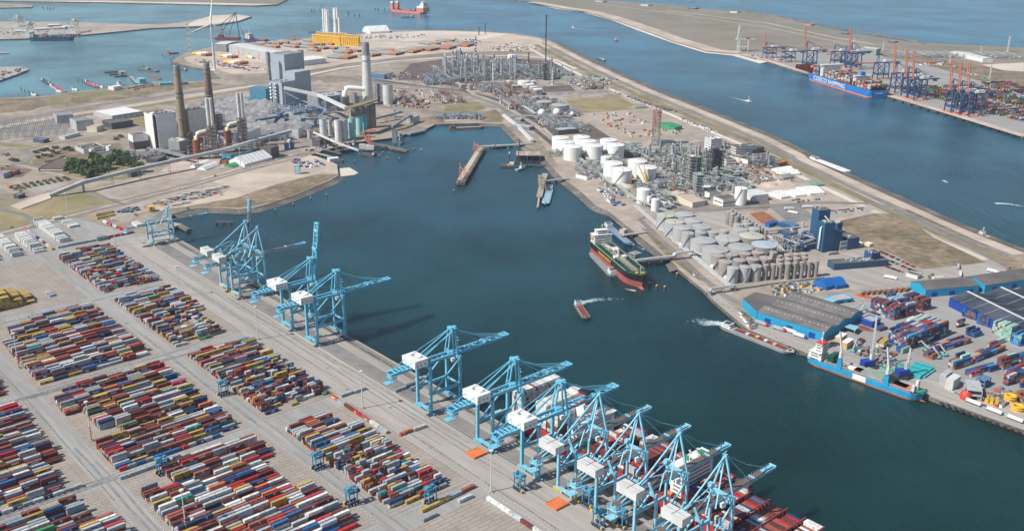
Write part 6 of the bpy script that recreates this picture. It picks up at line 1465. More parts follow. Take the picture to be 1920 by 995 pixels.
for gi, ((x0, x1), y) in enumerate(zip(LG, LY)):
    a, b = at(x0, y-1.5), at(x1+4, y+1.5); L = max(50, (b-a).length); hd = heading(a, b)
    for k in range(2 if gi % 3 else 3):
        s = Vector((-math.sin(hd), math.cos(hd), 0)); c = (a+b)/2+s*k*8.6; key = ('o', round(L/8)); lab = 'grey and orange tube, %s loose pair left of the yellow pieces, %s one' % (ordn(gi), ordn(k))
        if key not in PROTO: mono('o', (x0, y), L, hd, lab, 'grey and orange monopiles on the sand'); PROTO[key].location = c+Vector((0, 0, .3))
        else: dup(PROTO[key], c+Vector((0, 0, .3)), hd, lab)
k_ = 0
for x0, x1, y, n in ((362, 388, 104, 4), (413, 436, 108, 3), (440, 461, 104, 1), (461, 482, 110, 1), (421, 452, 120, 4)):
    a, b = at(x0, y-1.5), at(x1, y+2); L = (b-a).length; hd = heading(a, b)
    for k in range(n):
        s = Vector((-math.sin(hd), math.cos(hd), 0)); c = (a+b)/2+s*k*8.6; key = ('y', round(L/8)); lab = 'yellow white and brown tube by the long hall, %s of them' % ordn(k_); k_ += 1
        if key not in PROTO: mono('y', (x0, y), L, hd, lab, 'yellow and white piles by the long hall'); PROTO[key].location = c+Vector((0, 0, .3))
        else: dup(PROTO[key], c+Vector((0, 0, .3)), hd, lab)
tp = None
for ri, (a, b, n) in enumerate([((588, 81), (638, 86), 20), ((595, 76), (650, 79), 22), ((644, 86), (672, 87), 9), ((651, 81), (674, 83), 8)]):
    for k in range(n):
        p = at(*a).lerp(at(*b), k/(n-1)); lb = 'yellow upright transition piece, %s row, %s from the left' % (ordn(ri), ordn(k))
        if tp is None:
            tp = thing('transition_piece', lb, 'transition piece', p, 0, 'yellow transition pieces'); m = M(); m.tube([(0, 0, 0), (0, 0, 25)], 3.4, 12); ob('body', m, 'yellow', tp)
            m = M(); m.tube([(0, 0, 25), (0, 0, 26)], 4.3, 12); m.tube([(0, 0, 26), (0, 0, 27.4)], 2.6, 10, 1); ob('platform', m, ['yellow', 'white'], tp)
        else: dup(tp, p, 0, lb)
tw = None
for i, (x, y, t) in enumerate([(608, 65, 17), (612, 66, 17), (615, 67, 19), (617.5, 62, 18), (630, 67, 15), (634, 66, 15), (637, 69, 33), (628, 62, 15)]):
    lb = 'white upright tower section behind the yellow pieces, %s from the left' % ordn(i); h = hgt(x, y, t)
    r = thing('tower_section', lb, 'tower section', at(x, y), 0, 'white tower sections'); m = M(); m.tube([(0, 0, 0), (0, 0, h)], [4.6, 3.4], 14); ob('shell', m, 'white', r); m = M(); m.tube([(0, 0, h*.5), (0, 0, h*.5+.8)], 4.2, 14); ob('flange', m, 'mgrey', r)
def crawler(label, p, tip, col='coral', mast=None):
    a = at(*p); mp_ = mpp(*p); h = hgt(p[0], p[1], tip[1]); dx = (tip[0]-p[0])*mp_; r = thing('crawler_crane', label, 'crawler crane', a, 0)
    m = M(); m.box((0, -3.5, 0), (10, 1.6, 2)); m.box((0, 3.5, 0), (10, 1.6, 2)); ob('track', m, 'dgrey', r); m = M(); m.box((0, 0, 2), (9, 6, 3.5)); ob('body', m, col, r)
    m = M(); q = Vector((dx, 0, h)); 
    for s in (-1, 1): m.beam((0, s*1.4, 4), q+Vector((0, s*.6, 0)), 1.0)
    for k in range(16): t0, t1 = k/16, (k+1)/16; m.beam(Vector((0, 1.4, 4)).lerp(q, t0), Vector((0, -1.4, 4)).lerp(q, t1), .5)
    if mast: m.beam((0, 0, 4), ((mast[0]-p[0])*mp_, 0, hgt(p[0], p[1], mast[1])), 1.6)
    ob('boom', m, col, r)
crawler('orange crawler crane with long boom beside the domed store', (713, 71), (729, 46)); crawler('orange crane with two booms at the channel shore', (551, 75), (565, 42), mast=(539, 52)); crawler('red and white crane over the yellow pieces', (656, 67), (649, 39), 'coral')
crawler('dark green crane among the white tower sections', (634, 63), (603, 9), 'steel_dark', mast=(628, 40)); crawler('yellow crane on the far sand', (854, 75), (853, 63), 'yellow'); crawler('brown crane right of the offshore ship', (462, 80), (452, 48), 'rust')
pylon('red and white lattice mast at the peninsula tip', (356, 97), 45, 5, 'offwhite', 'coral', n=10); pylon('slim pale met mast beyond the tip', (352, 94), 30, 3, 'lgrey', n=10, th=.6) if 0 else None
scatter(40, [(412, 126), (450, 128), (470, 134), (430, 122)], '{} drum and crate lot by the turbine foot', 'crate', 'storage_crate', [CAB[3], CAB[2], CAB[0]], 'crates by the turbine foot', 11)
scatter(60, [(660, 72), (700, 66), (800, 66), (760, 74)], '{} crate on the sand by the domed store', 'crate', 'storage_crate', [CAB[0], CAB[7], CAB[3], CAB[1]], 'crates by the domed store', 12)
scatter(70, [(905, 92), (960, 80), (1010, 92), (960, 98)], '{} crate on the far sand behind the white tanks', 'crate', 'storage_crate', [CAB[0], CAB[7], CAB[1], CAB[5]], 'crates on the far sand', 13)
scatter(50, [(850, 78), (880, 74), (912, 80), (880, 84)], '{} crate by the striped stack head', 'crate', 'storage_crate', [CAB[7], CAB[3], CAB[0]], 'crates by the striped stack', 14)
scatter(60, [(350, 112), (400, 124), (500, 132), (440, 116)], '{} piece of gear on the offshore yard', 'gear', 'yard_gear', [CAB[7], CAB[0], CAB[5], CAB[2]], 'gear on the offshore yard', 15)
# ================================================================ refinery in the middle distance
HD = heading(at(812, 123), at(890, 178))
plant('dense silver refinery unit with many columns', 893, 140, 210, 200, HD, 34, 58, ('silver', 'lgrey', 'mgrey'), seed=21, dens=1.6)
plant('smaller silver column group left of the refinery', 865, 120, 110, 90, HD, 14, 50, ('silver', 'offwhite', 'mgrey'), seed=22)
plant('low silver unit right of the refinery columns', 945, 130, 170, 110, HD, 8, 34, ('silver', 'lgrey', 'mgrey'), seed=23)
plant('dark green and steel unit at the foot of the tall thin mast', 1020, 140, 150, 120, HD, 14, 40, ('mgrey', 'silver', 'pgreen'), seed=24, dens=1.4)
plant('low pipework beside the plant road, near the small office', 815, 152, 130, 60, HD, 4, 14, ('lgrey', 'steel_blue', 'silver'), seed=25)
plant('pipework between the refinery and the grey tanks', 950, 172, 160, 80, HD, 5, 20, ('lgrey', 'mgrey', 'rust'), seed=26, dens=1.3)
plant('pipework around the white spheres', 1050, 208, 150, 60, HD, 3, 16, ('lgrey', 'mgrey', 'silver'), seed=27)
plant('pipework among the far grey tanks', 985, 185, 160, 70, HD, 3, 16, ('lgrey', 'mgrey', 'rust'), seed=28)
for i, (x, y, t) in enumerate([(832, 127, 106), (835, 127, 107), (863, 116, 98), (866, 116, 98), (907, 130, 104), (919, 116, 106), (925, 158, 114), (875, 140, 110), (886, 138, 109), (1036, 160, 128), (895, 126, 108)]): chimney('slim silver column of the refinery, %s counted by its place' % ordn(i), (x, y), t, 2.6, 2.3, ['silver' if i % 3 else 'offwhite', 'mgrey'], name='tall_column', cat='column', rail=5, group='tall refinery columns')
chimney('black and white banded stack behind the refinery', (892, 106), 68, 2.2, 1.8, ['black', 'black'], bands=[(a/14, (a+1)/14, 'white') for a in range(0, 14, 2)])
r = pylon('very tall thin dark mast of the refinery flare', (1023, 117), 28, 3.2, 'steel_dark', n=40, th=.9, name='flare_mast', cat='flare mast'); pylon('short dark flare mast left of the tall one', (991, 128), 98, 3, 'steel_dark', n=14, th=.8, name='flare_mast', cat='flare mast')
pylon('far dark jack-up leg on the shore, left one', (898, 66), 51, 3, 'steel_dark', n=8, th=.8, name='jackup_leg', cat='leg mast'); pylon('far dark jack-up leg on the shore, right one', (910, 64), 44, 3, 'steel_dark', n=8, th=.8, name='jackup_leg', cat='leg mast')
frame('dark tower block at the foot of the tall thin mast', (1020, 150), 118, 16, 14, floors=8, mt='steel_dark', fm='mgrey')
WT_ = [(961, 103, 18, 15), (953, 109.5, 8, 10), (982, 152, 22, 13), (953.5, 152, 8, 14), (993, 158, 18, 12), (1000, 162.5, 15, 12), (1007.7, 167, 17, 14), (975, 160, 9, 11), (1000, 152, 10, 8), (1037, 128, 4, 12), (1046, 129, 5, 12), (1054, 136, 8, 11), (1063, 136, 7, 11), (1075, 138, 6, 10)]
for i, (x, y, w_, h) in enumerate(WT_): tank(x, y, w_, h, 'tank_white' if i in (0, 1, 2, 3, 9) else 'tank_grey', 'tank_white' if i < 9 else None, ('white' if i in (0, 1, 2, 3, 9) else 'grey')+' refinery tank, %s counted from the far sand' % ordn(i), group='refinery tanks')
for i, (x, y, w_, h) in enumerate([(967, 160, 16, 13), (1020, 190, 28, 13), (1049, 196.5, 30, 14), (1035, 183, 17, 13), (1004, 181, 14, 14), (1015, 180, 14, 10), (985, 178, 24, 6), (867, 150+8, 12, 12), (881, 158, 10, 13), (1010, 166, 14, 12)]): tank(x, y, w_, h, 'tank_dark', 'tank_grey', 'dark grey tank in the middle farm, %s from the far left' % ordn(i), group='dark grey tanks of the middle farm')
def sphere(p, rp, label):
    r_ = rp*mpp(*p); r = thing('gas_sphere', label, 'gas sphere', at(*p), 0, 'white gas spheres'); cz = r_*1.35; m = M()
    m.lathe((0, 0, cz), [(max(.01, r_*math.cos(a)), r_*math.sin(a)) for a in [(-math.pi/2)+math.pi*k/12 for k in range(13)]], 20, 0); ob('shell', m, 'tank_white', r)
    for k in range(8): a = k*math.pi/4; m = M(); m.tube([(r_*.9*math.cos(a), r_*.9*math.sin(a), 0), (r_*.9*math.cos(a), r_*.9*math.sin(a), cz)], .5, 6); ob('leg', m, 'lgrey', r)
    m = M(); m.tube([(0, 0, cz+r_), (0, 0, cz+r_+1.2)], 1.6, 8); ob('top_hatch', m, 'mgrey', r)
sphere((1015.5, 221), 7.2, 'left white gas sphere on legs'); sphere((1044, 220), 7.2, 'middle white gas sphere on legs'); sphere((1072.5, 219), 4.2, 'small white gas sphere on legs at the right')
rack('long white covered pipe gallery along the basin head', [(944, 216), (970, 236), (998, 264)], 6, 3.5, 'offwhite', closed=True, step=16, name='pipe_gallery', cat='pipe gallery')
rack('pipe rack from the grey tanks to the gallery', [(960, 184), (1004, 213)], 7, 8, 'lgrey', pipes=7, name='pipe_rack', cat='pipe rack'); rack('pipe rack in front of the spheres', [(952, 215), (1008, 217), (1072, 217)], 5, 7, 'lgrey', pipes=6, name='pipe_rack', cat='pipe rack')
rack('pipe rack crossing from the refinery to the tall mast', [(930, 118), (960, 122), (990, 140)], 6, 9, 'silver', name='pipe_rack', cat='pipe rack'); rack('pale pipe rack behind the green unit', [(955, 122), (1018, 121)], 5, 9, 'offwhite', name='pipe_rack', cat='pipe rack')
bldg('grey roofed shed right of the white gallery', (992, 245), (975, 235), (1001, 241), 240, 'mgrey', 'lgrey', name='plant_shed'); bldg('small green roofed control hut', (976, 229), (966, 225), (982, 226), 225, 'mgrey', 'lgrey', name='plant_shed')
bldg('long grey canopy shed behind the dark field', (1047, 254), (1044, 249), (1083, 251), 245, 'dgrey', 'lgrey', name='canopy_shed')
shed('green arched depot beyond the laydown field', (1192, 204), (1212, 203), (1190, 200), 3, 7, 'pgreen', 'pgreen', arch=True, name='depot', cat='depot'); shed('dark green ridge roofed shed on the laydown field', (1265, 246), (1279, 243), (1246, 234), 7, 10, 'green', 'green', name='green_shed', cat='shed')
for i, (x, y) in enumerate([(1082, 148), (1094, 152), (1104, 155), (1112, 150)]): shed('pale green roofed store in the middle group, %s' % ordn(i), (x, y), (x+12, y+3), (x-3, y-4), 4, 6, 'pgreen', 'pgreen', name='green_store', cat='store')
tank(1098, 164, 8, 5, 'pgreen', None, 'small green tank on the sandy plot', group=None); shed('wide pale green roof beside the tall mast', (1052, 150), (1090, 153), (1050, 145), 5, 7, 'pgreen', 'pgreen', name='green_store', cat='store')
scatter(90, [(1060, 155), (1100, 140), (1160, 150), (1120, 170)], '{} cabin in the contractors village', 'cabin', 'site_cabin', [CAB[6], CAB[7], CAB[3], CAB[0]], 'contractors village cabins', 16)
scatter(70, [(1100, 215), (1190, 212), (1290, 252), (1180, 258)], '{} bundle on the big laydown field', 'bundle', 'steel_bundle', [CAB[7], CAB[2], CAB[4], CAB[0], CAB[7]], 'bundles on the laydown field', 17)
scatter(80, [(740, 168), (830, 172), (800, 205), (730, 200)], '{} cabin on the plot behind the silos', 'cabin', 'site_cabin', [CAB[7], CAB[2], CAB[0], CAB[5]], 'cabins behind the silos', 18)
scatter(70, [(905, 160), (1000, 190), (985, 200), (890, 165)], '{} skid beside the plant road', 'skid', 'plant_skid', [CAB[7], CAB[2], CAB[0], CAB[3]], 'skids beside the plant road', 19)
scatter(50, [(1000, 222), (1070, 222), (1075, 232), (1010, 234)], '{} skid in front of the spheres', 'skid', 'plant_skid', [CAB[0], CAB[3], CAB[2], CAB[7]], 'skids before the spheres', 20)
for ri in range(6): pass
cars([((1150+q*9, 172+q*3-0), (1235+q*12, 206+q*2)) for q in range(5)], 'of the long parking beside the dyke', 'cars beside the dyke', 21, .35, 9)
scatter(46, [(1270, 222), (1290, 226), (1350, 250), (1325, 248)], '{} flat tray in the dyke side depot', 'tray', 'cargo_tray', [CAB[1], CAB[0], CAB[1]], 'trays in the dyke depot', 22)
plant('row of pumps and transformers on the concrete pad', 861, 222, 95, 34, .02, 0, 6, ('lgrey', 'mgrey', 'steel_blue'), seed=30, dens=1.5)
scatter(40, [(690, 145), (760, 135), (790, 145), (740, 150)], '{} cabin near the grey and navy hall', 'cabin', 'site_cabin', [CAB[0], CAB[7], CAB[5]], 'cabins near the hall', 23)
# ================================================================ white tank farm
TW = [(1051, 257.5, 30, 23), (1062, 266, 30, 23), (1074, 274, 31.5, 23), (1091, 256, 30, 23), (1103, 264, 30, 23), (1114, 272, 30.5, 23), (1141.5, 262, 30.5, 23), (1154.5, 271, 31, 23), (1136, 294, 18, 21), (1150, 305, 34, 25), (1167, 317, 35, 25), (1195.5, 301, 34, 25), (1213, 313, 35, 25), (1206.5, 354, 23, 21), (1218, 368, 9, 13), (1229, 373, 14, 17), (1244, 379, 13, 11), (1390, 352, 22, 25)]
for i, (x, y, w_, h) in enumerate(TW): tank(x, y, w_, h, 'tank_white', 'tank_white', 'white storage tank, %s, counting from the far left of the white farm' % ordn(i), group='white storage tanks')
for i, (x, y) in enumerate([(1183, 341), (1236, 339)]): tank(x, y, 35, 7, 'cream', 'rust', '%s open rusty bottom of an unfinished tank by the yellow crane' % ['left', 'right'][i], dome=0, stair=False, open_=True, group='unfinished tanks')
crawler('yellow and dark crane between the unfinished tanks', (1212, 348), (1205, 305), 'yellow', mast=(1195, 310))
tank(1330+4, 349, 5, 9, 'pale_teal', None, 'pale teal small vessel, left', group=None); tank(1346, 349, 5, 9, 'pale_teal', None, 'pale teal small vessel, right', group=None)
r = pylon('red and white lattice flare tower in the middle', (1229, 272), 206, 13, 'mgrey', None, w1=13, n=9, th=.8, name='flare_tower', cat='flare tower')
m = M(); lattice(m, 0, 0, 13.4, hgt(1229, 272, 240), hgt(1229, 272, 206), 5, .9); ob('red_section', m, 'coral', r); m = M()
for x in (-3, 3): m.tube([(x, 0, 0), (x, 0, hgt(1229, 272, 206)+3)], .9, 8)
ob('riser', m, 'lgrey', r)
HG = heading(at(1100, 262), at(1200, 345))
G3 = ('pgreen', 'mgrey', 'lgrey')
plant('green pipe manifold between the two white farms', 1110, 292, 150, 26, heading(at(1040, 292), at(1180, 292)), 2, 9, G3, seed=40, rack='pgreen', dens=1.4)
plant('green steel unit by the pond', 1252, 300, 110, 70, HG, 9, 30, G3, seed=41, rack='pgreen', dens=1.8)
plant('green steel unit before the office block', 1300, 305, 90, 80, HG, 10, 34, G3, seed=42, rack='pgreen', dens=1.8)
plant('green unit between the tall process towers', 1320, 335, 110, 80, HG, 10, 30, G3, seed=43, rack='pgreen', dens=1.8)
plant('green pipe unit right of the process towers', 1360, 335, 120, 50, heading(at(1330, 345), at(1410, 325)), 4, 14, G3, seed=44, rack='pgreen', dens=1.4)
plant('dark lattice construction site behind the sand heaps', 1420, 308, 75, 50, HG, 8, 26, ('mgrey', 'steel_dark', 'mgrey'), seed=45, rack='mgrey', dens=1.5)
plant('green pump field beside the small white tanks', 1225, 368, 110, 40, HG, 2, 9, G3, seed=46, rack='pgreen', dens=1.5)
plant('green unit left of the open tanks', 1130, 320, 90, 40, HG, 2, 10, G3, seed=47, rack='pgreen', dens=1.4)
plant('low green unit by the plot road', 1270, 350, 90, 50, HG, 4, 12, G3, seed=48, rack='pgreen', dens=1.6)
plant('pipework in front of the pale office tower', 1345, 298, 70, 40, HG, 5, 22, G3, seed=49, rack='mgrey', dens=1.6)
frame('tall grey process tower, left of the pair', (1294, 342), 292, 16, 12, floors=9, mt='mgrey', fm='tan_gravel', hd=HG); frame('dark green process tower behind the left one', (1305, 330), 294, 12, 12, floors=8, mt='steel_dark', fm='pgreen', hd=HG)
frame('tallest dark process tower, left half', (1336, 324), 277, 14, 12, floors=10, mt='steel_dark', fm='dgrey', hd=HG); frame('tallest dark process tower, right half', (1346, 322), 280, 13, 12, floors=10, mt='steel_dark', fm='pgreen', hd=HG); frame('green latticed process tower near the long beige shed', (1307, 366), 326, 16, 12, floors=8, mt='lgrey', fm='pgreen', vess='pgreen', hd=HG)
for i, (x, y, t, w_) in enumerate([(1244, 312, 298, 4.5), (1261, 318, 296, 4), (1262, 298, 280, 3), (1308, 300, 270, 2), (1284, 320, 302, 2.5), (1278, 332, 306, 2), (1322, 306, 290, 3), (1357, 296, 263, 4)]): chimney('slim upright vessel in the green plant, %s of them' % ordn(i), (x, y), t, w_*.5/ (1/mpp(x, y)), w_*.45*mpp(x, y), ['offwhite' if i < 2 else 'pgreen', 'mgrey'], name='tall_column', cat='column', rail=2, group='upright vessels of the green plant')
for i, pts in enumerate([[(1060, 272), (1092, 300), (1150, 345)], [(1076, 270), (1108, 303), (1190, 372), (1270, 402)], [(1172, 264), (1200, 285), (1225, 300)], [(1185, 300), (1262, 292)], [(1262, 338), (1330, 345), (1412, 343)], [(1370, 320), (1405, 343), (1412, 348)], [(1020, 240), (1045, 265), (1062, 280)], [(1225, 355), (1262, 385)]]): rack('long green pipe rack through the plant, %s of them' % ordn(i), pts, 6, 5, 'pgreen', pipes=6, name='pipe_rack', cat='pipe rack', leg='pgreen')
bldg('white six storey office block with grey windows', (1332, 283), (1315, 279), (1352, 281), 262, 'white', 'offwhite', win=(5, 'mgrey'), name='office_block', gear=3)
bldg('long dark banded office behind the white block', (1380, 291), (1371, 286), (1420, 288), 277, 'mgrey', 'roof_dark', win=(3, 'offwhite'), name='office_block', gear=5); bldg('dark flat hall right of the banded office', (1410, 292), (1403, 287), (1432, 285), 283, 'steel_dark', 'dgrey', name='hall')
bldg('white laboratory with a dark roof and framed front', (1361, 311), (1350, 305), (1380, 310), 301, 'white', 'roof_brown', win=(2, 'dgrey'), name='laboratory'); bldg('long white workshop with a dark roof, left one', (1402, 308), (1375, 293), (1412, 306), 301, 'white', 'roof_brown', name='workshop'); bldg('long white workshop with a dark roof, right one', (1433, 306), (1411, 295), (1464, 304), 300, 'offwhite', 'roof_brown', name='workshop')
bldg('reddish stack of cabins near the right workshop', (1456, 314), (1452, 311), (1476, 310), 307, 'rust', 'coral', name='cabin_stack'); shed('long beige shed with pale roof', (1298, 390), (1322, 386), (1263, 368), 8, 10, 'cream', 'sand', name='beige_shed', cat='shed')
bldg('white roofed canopy by the teal vessels', (1325, 363), (1316, 358), (1335, 359), 354, 'offwhite', 'white', name='canopy_hut'); bldg('white control room with brown roof', (1330, 372), (1325, 367), (1352, 369), 363, 'white', 'roof_brown', name='control_room'); bldg('white two storey office before the round tank', (1355, 388), (1349, 379), (1386, 383), 376, 'white', 'roof_brown', win=(1, 'dgrey'), name='plant_office')
shed('white hall attached to the round white tank', (1412, 379), (1440, 376), (1398, 368), 10, 12, 'offwhite', 'offwhite', name='white_hall', cat='hall')
for i, (a, b, c) in enumerate([((1465, 374), (1481, 371), (1444, 362)), ((1491, 371), (1510, 369), (1470, 360)), ((1519, 367), (1546, 365), (1500, 353)), ((1462, 326), (1490, 323), (1452, 319)), ((1467, 332), (1500, 329), (1461, 326))]): shed('white gabled storage tent, %s from the left of its row' % ordn(i), a, b, c, 3, 8, 'white', 'white', name='storage_tent', cat='tent hall')
shed('pale green tent by the sand heaps', (1468, 338), (1487, 335), (1462, 332), 3, 7, 'pgreen', 'pgreen', arch=True, name='storage_tent', cat='tent hall'); shed('second pale green tent near the dyke', (1525, 352), (1545, 349), (1515, 342), 3, 7, 'pgreen', 'pgreen', arch=True, name='storage_tent', cat='tent hall')
for i, (p, L_, W_) in enumerate([((1460, 345), 60, 30), ((1440, 335), 40, 25), ((1395, 325), 35, 20)]): pile('sand_heap', 'pale sand heap on the building plot, %s' % ordn(i), p, L_, W_, 6, .4, 'sand', 9+i)
cars([((1345, 262+q*3), (1400, 283+q*2.2)) for q in range(0, 4)], 'behind the white office block', 'cars behind the office', 31, .2, 5)
cars([((1478, 378), (1500, 374)), ((1490, 380), (1545, 373))], 'along the plot road', 'cars along the plot road', 32, .3)
cars([((1553, 397), (1620, 391)), ((1552, 401), (1625, 394))], 'in the lot behind the blue mill', 'cars behind the blue mill', 33, .2, 4)
scatter(70, [(1030, 262), (1130, 355), (1240, 400), (1150, 330)], '{} hut beside the green pipe racks', 'cabin', 'plant_hut', [CAB[0], CAB[7], CAB[3], CAB[1]], 'huts by the green racks', 41)
scatter(60, [(1230, 300), (1380, 290), (1430, 350), (1260, 390)], '{} hut inside the green plant', 'cabin', 'plant_hut', [CAB[0], CAB[7], CAB[6], CAB[2]], 'huts in the green plant', 42)
scatter(34, [(1120, 355), (1140, 360), (1172, 388), (1150, 388)], '{} tank container on the white farm quay', 'tank container', 'tank_container', [CAB[0], CAB[3], CAB[0]], 'tank containers on the quay', 43)
scatter(50, [(1370, 310), (1440, 312), (1500, 350), (1430, 350)], '{} site hut on the sandy building plot', 'cabin', 'site_cabin', [CAB[0], CAB[2], CAB[4], CAB[7]], 'huts on the building plot', 44)
bldg('white and grey control building by the jetty root', (1100, 338), (1086, 331), (1112, 335), 332, 'white', 'roof_brown', name='jetty_office')
# jetties in the basin
pier('straight trestle from the white farm to the loading pier', [(902, 274), (960, 271), (1000, 268)], 9, 2, 2, 18)
pier('long diagonal loading pier with orange arms', [(902, 276), (863, 341)], 15, 2, 5, 16, 'rock'); 
sheetp = M(); sheetp.strip([at(900, 277, 3), at(862, 336, 3)], 8, 2.3); ob('pier_deck', sheetp, 'sand', kind='structure')
for i, (x, y, t) in enumerate([(889, 283, 263), (896, 285, 266), (863, 335, 302), (871, 331, 308)]):
    h = hgt(x, y, t); r = thing('loading_crane', 'orange loading arm on the diagonal pier, %s from the trestle' % ordn(i), 'loading arm', at(x, y, 2.2)); m = M(); lattice(m, 0, 0, 4, 0, h*.6, 4, .5, w1=2.5); m.beam((0, 0, h*.6), (0, 0, h*.9), 1.1); m.beam((0, 0, h*.7), (8, -6, h*.45), .8); ob('arm', m, 'pale_orange', r)
pier('short trestle to the yellow fendered jetty', [(1018, 339), (1066, 334)], 6, 2, 1.5, 12); pier('yellow fendered loading jetty', [(1022, 325), (1011, 368)], 9, 2, 2, 10, 'tan_gravel'); pier('low mooring walkway of the fendered jetty', [(1011, 368), (1008, 388)], 3, 1, 1, 10)
plant('pipes and arms on the yellow fendered jetty', 1016, 350, 8, 60, heading(at(1022, 330), at(1030, 330)), 3, 12, ('lgrey', 'yellow', 'mgrey'), seed=51)
pier('short jetty for the river tanker', [(1167, 440), (1212, 434)], 6, 2, 1.5, 9, 'slab'); bldg('small beige platform hut on the river tanker jetty', (1170, 440), (1163, 437), (1177, 437), 433, 'sand', 'sand', name='jetty_hut')
pier('piled pipe trestle to the oil tanker', [(1193, 489), (1262, 481)], 9, 2.5, 2, 7, 'slab', .55); rack('pipe bridge over the tanker trestle', [(1193, 487), (1262, 479), (1266, 474), (1300, 470)], 5, 4, 'lgrey', pipes=6, zs=[6, 6, 9, 9], leg='mgrey'); frame('loading arm platform at the trestle head', (1190, 487), 474, 12, 10, floors=3, mt='lgrey', fm='mgrey', name='arm_platform', cat='platform')
rack('white insulated pipe rack along the grey farm', [(1192, 385), (1232, 420), (1290, 470), (1340, 512), (1376, 541)], 7, 3, 'lgrey', pipes=5, name='pipe_rack', cat='pipe rack'); rack('pipe bridge at the near end of the grey farm', [(1330, 545), (1332, 540), (1378, 534)], 4, 6, 'lgrey', pipes=5, zs=[6, 7, 7], name='pipe_bridge')
for i, (x, y) in enumerate([(1236, 424), (1250, 437), (1278, 464), (1336, 505), (1362, 524), (1376, 531)]): bldg('white expansion box on the long pipe rack, %s from the far end' % ordn(i), (x, y+1), (x-3, y-1), (x+4, y-1), y-6, 'white', 'white', name='valve_house', parapet=False)
# floating dock, derrick pontoon
r = thing('covered_dock', 'rusty flat roof on posts covering a floating dock', 'covered dock', at(990, 301, WZ)); m = M(); m.box((0, 0, 12), (42, 30, 1)); ob('roof', m, 'dock_roof' if 'dock_roof' in MT else 'tan_gravel', r)
for x in (-20, -7, 7, 20):
    for y in (-13, 13): m = M(); m.box((x, y, 0), (1.2, 1.2, 12)); ob('leg', m, 'dgrey', r)
m = M(); m.box((0, 9, 0), (40, 8, 7)); m.box((0, -10, 0), (42, 5, 2)); ob('pontoon', m, 'steel_dark', r)
r = thing('derrick_pontoon', 'black derrick pontoon with spuds and a lattice jib', 'floating crane', at(962, 312, WZ)); m = M(); m.box((0, 0, 0), (42, 16, 2.5)); m.box((36, 4, 0), (44, 9, 2)); ob('pontoon', m, 'dgrey', r)
for x, y in ((-6, 7), (24, -3)): m = M(); m.tube([(x, y, -4), (x, y, 20)], 1.1, 8); m.tube([(x, y, 20), (x, y, 23)], 1.3, 8, 1); ob('spud', m, ['steel_dark', 'white'], r)
m = M(); m.beam((8, 0, 4), (11, 4, 46), 1.5); m.box((6, 0, 2.5), (9, 7, 5)); ob('crane', m, 'steel_dark', r); m = M(); m.box((-2, 3, 2.5), (8, 5, 4)); m.box((-8, -3, 2.5), (4, 3, 2), m=1); ob('cabin', m, ['white', 'yellow'], r)
tug('light blue workboat beside the derrick pontoon', (976, 318), (984, 316), 20, 8, 'crane_blue')

for i, (x, y, lx, ly, n, h, c) in enumerate([(1075, 240, 90, 40, 1, 10, 0), (1035, 232, 120, 30, 1, 10, 0), (1000, 205, 100, 40, 3, 16, 0), (960, 198, 90, 40, 2, 12, 1), (920, 168, 90, 60, 4, 22, 0), (1100, 160, 120, 60, 3, 14, 1), (1150, 305, 60, 30, 1, 9, 2), (1215, 335, 70, 30, 2, 10, 2), (1285, 370, 70, 40, 2, 12, 1), (1240, 345, 60, 30, 1, 9, 0), (1380, 355, 80, 30, 2, 10, 0), (1420, 335, 60, 40, 2, 12, 1), (1275, 288, 90, 40, 4, 22, 2), (1330, 350, 60, 30, 2, 14, 2), (1190, 285, 80, 40, 2, 10, 2), (1100, 325, 70, 30, 1, 8, 0), (840, 185, 120, 50, 1, 8, 1), (760, 190, 120, 50, 1, 9, 1)]):
    plant('%s unit of pipes and drums, %s smaller one counted from the refinery' % (('grey', 'pale', 'greenish')[c], ordn(i)), x, y, lx, ly, HD if y < 250 else HG, n, h, [('lgrey', 'mgrey', 'silver'), ('offwhite', 'mgrey', 'rust'), G3][c], seed=200+i, rack=['lgrey', 'offwhite', 'pgreen'][c], dens=1.7, group='small process units')
# ================================================================ grey tank farm
zx = lambda x: 1210+x/6.03
zy = lambda y: 375+y/6.03
TG = [(137, 330, 165, 20, 'lgrey', 'tank_cream'), (347, 540, 155, 18, 0, 0), (228, 430, 240, 20, 'lgrey', 'tank_cream'), (445, 640, 225, 19, 0, 0), (320, 520, 305, 20, 0, 0), (540, 740, 295, 18, 0, 0), (416, 548, 370, 21, 0, 0), (562, 690, 360, 15, 0, 0), (703, 830, 355, 15, 0, 0), (843, 945, 340, 13, 0, 0),
      (520, 785, 450, 16, 0, 0), (793, 1062, 430, 15, 0, 0), (1063, 1335, 400, 15, 'tank_dark', 'tank_cream'), (650, 932, 550, 16, 0, 0), (942, 1210, 525, 15, 0, 0), (1207, 1483, 500, 15, 'tank_dark', 'tank_sky'), (755, 893, 622, 16, 1, 1), (905, 1045, 610, 14, 1, 1), (1055, 1193, 598, 14, 1, 1), (1203, 1340, 585, 14, 1, 1),
      (835, 980, 690, 20, 1, 1), (993, 1130, 675, 15, 1, 1), (1143, 1283, 662, 15, 1, 1), (1293, 1433, 650, 15, 1, 1), (930, 1053, 762, 18, 0, 0), (1068, 1185, 750, 18, 0, 0), (1197, 1315, 740, 18, 0, 0),
      (998, 1100, 272, 11, 0, 0), (1105, 1195, 262, 11, 0, 0), (995, 1155, 328, 12, 0, 0), (1168, 1293, 318, 12, 0, 0), (1410, 1490, 585, 21, 1, 1)]
mat('tank_cream', (.48, .465, .38), .6, 0, .08, .05); mat('tank_sky', (.45, .52, .57), .4, .1, .06, .05); mat('tank_warm', (.42, .36, .33), .55, .1, .08, .1)
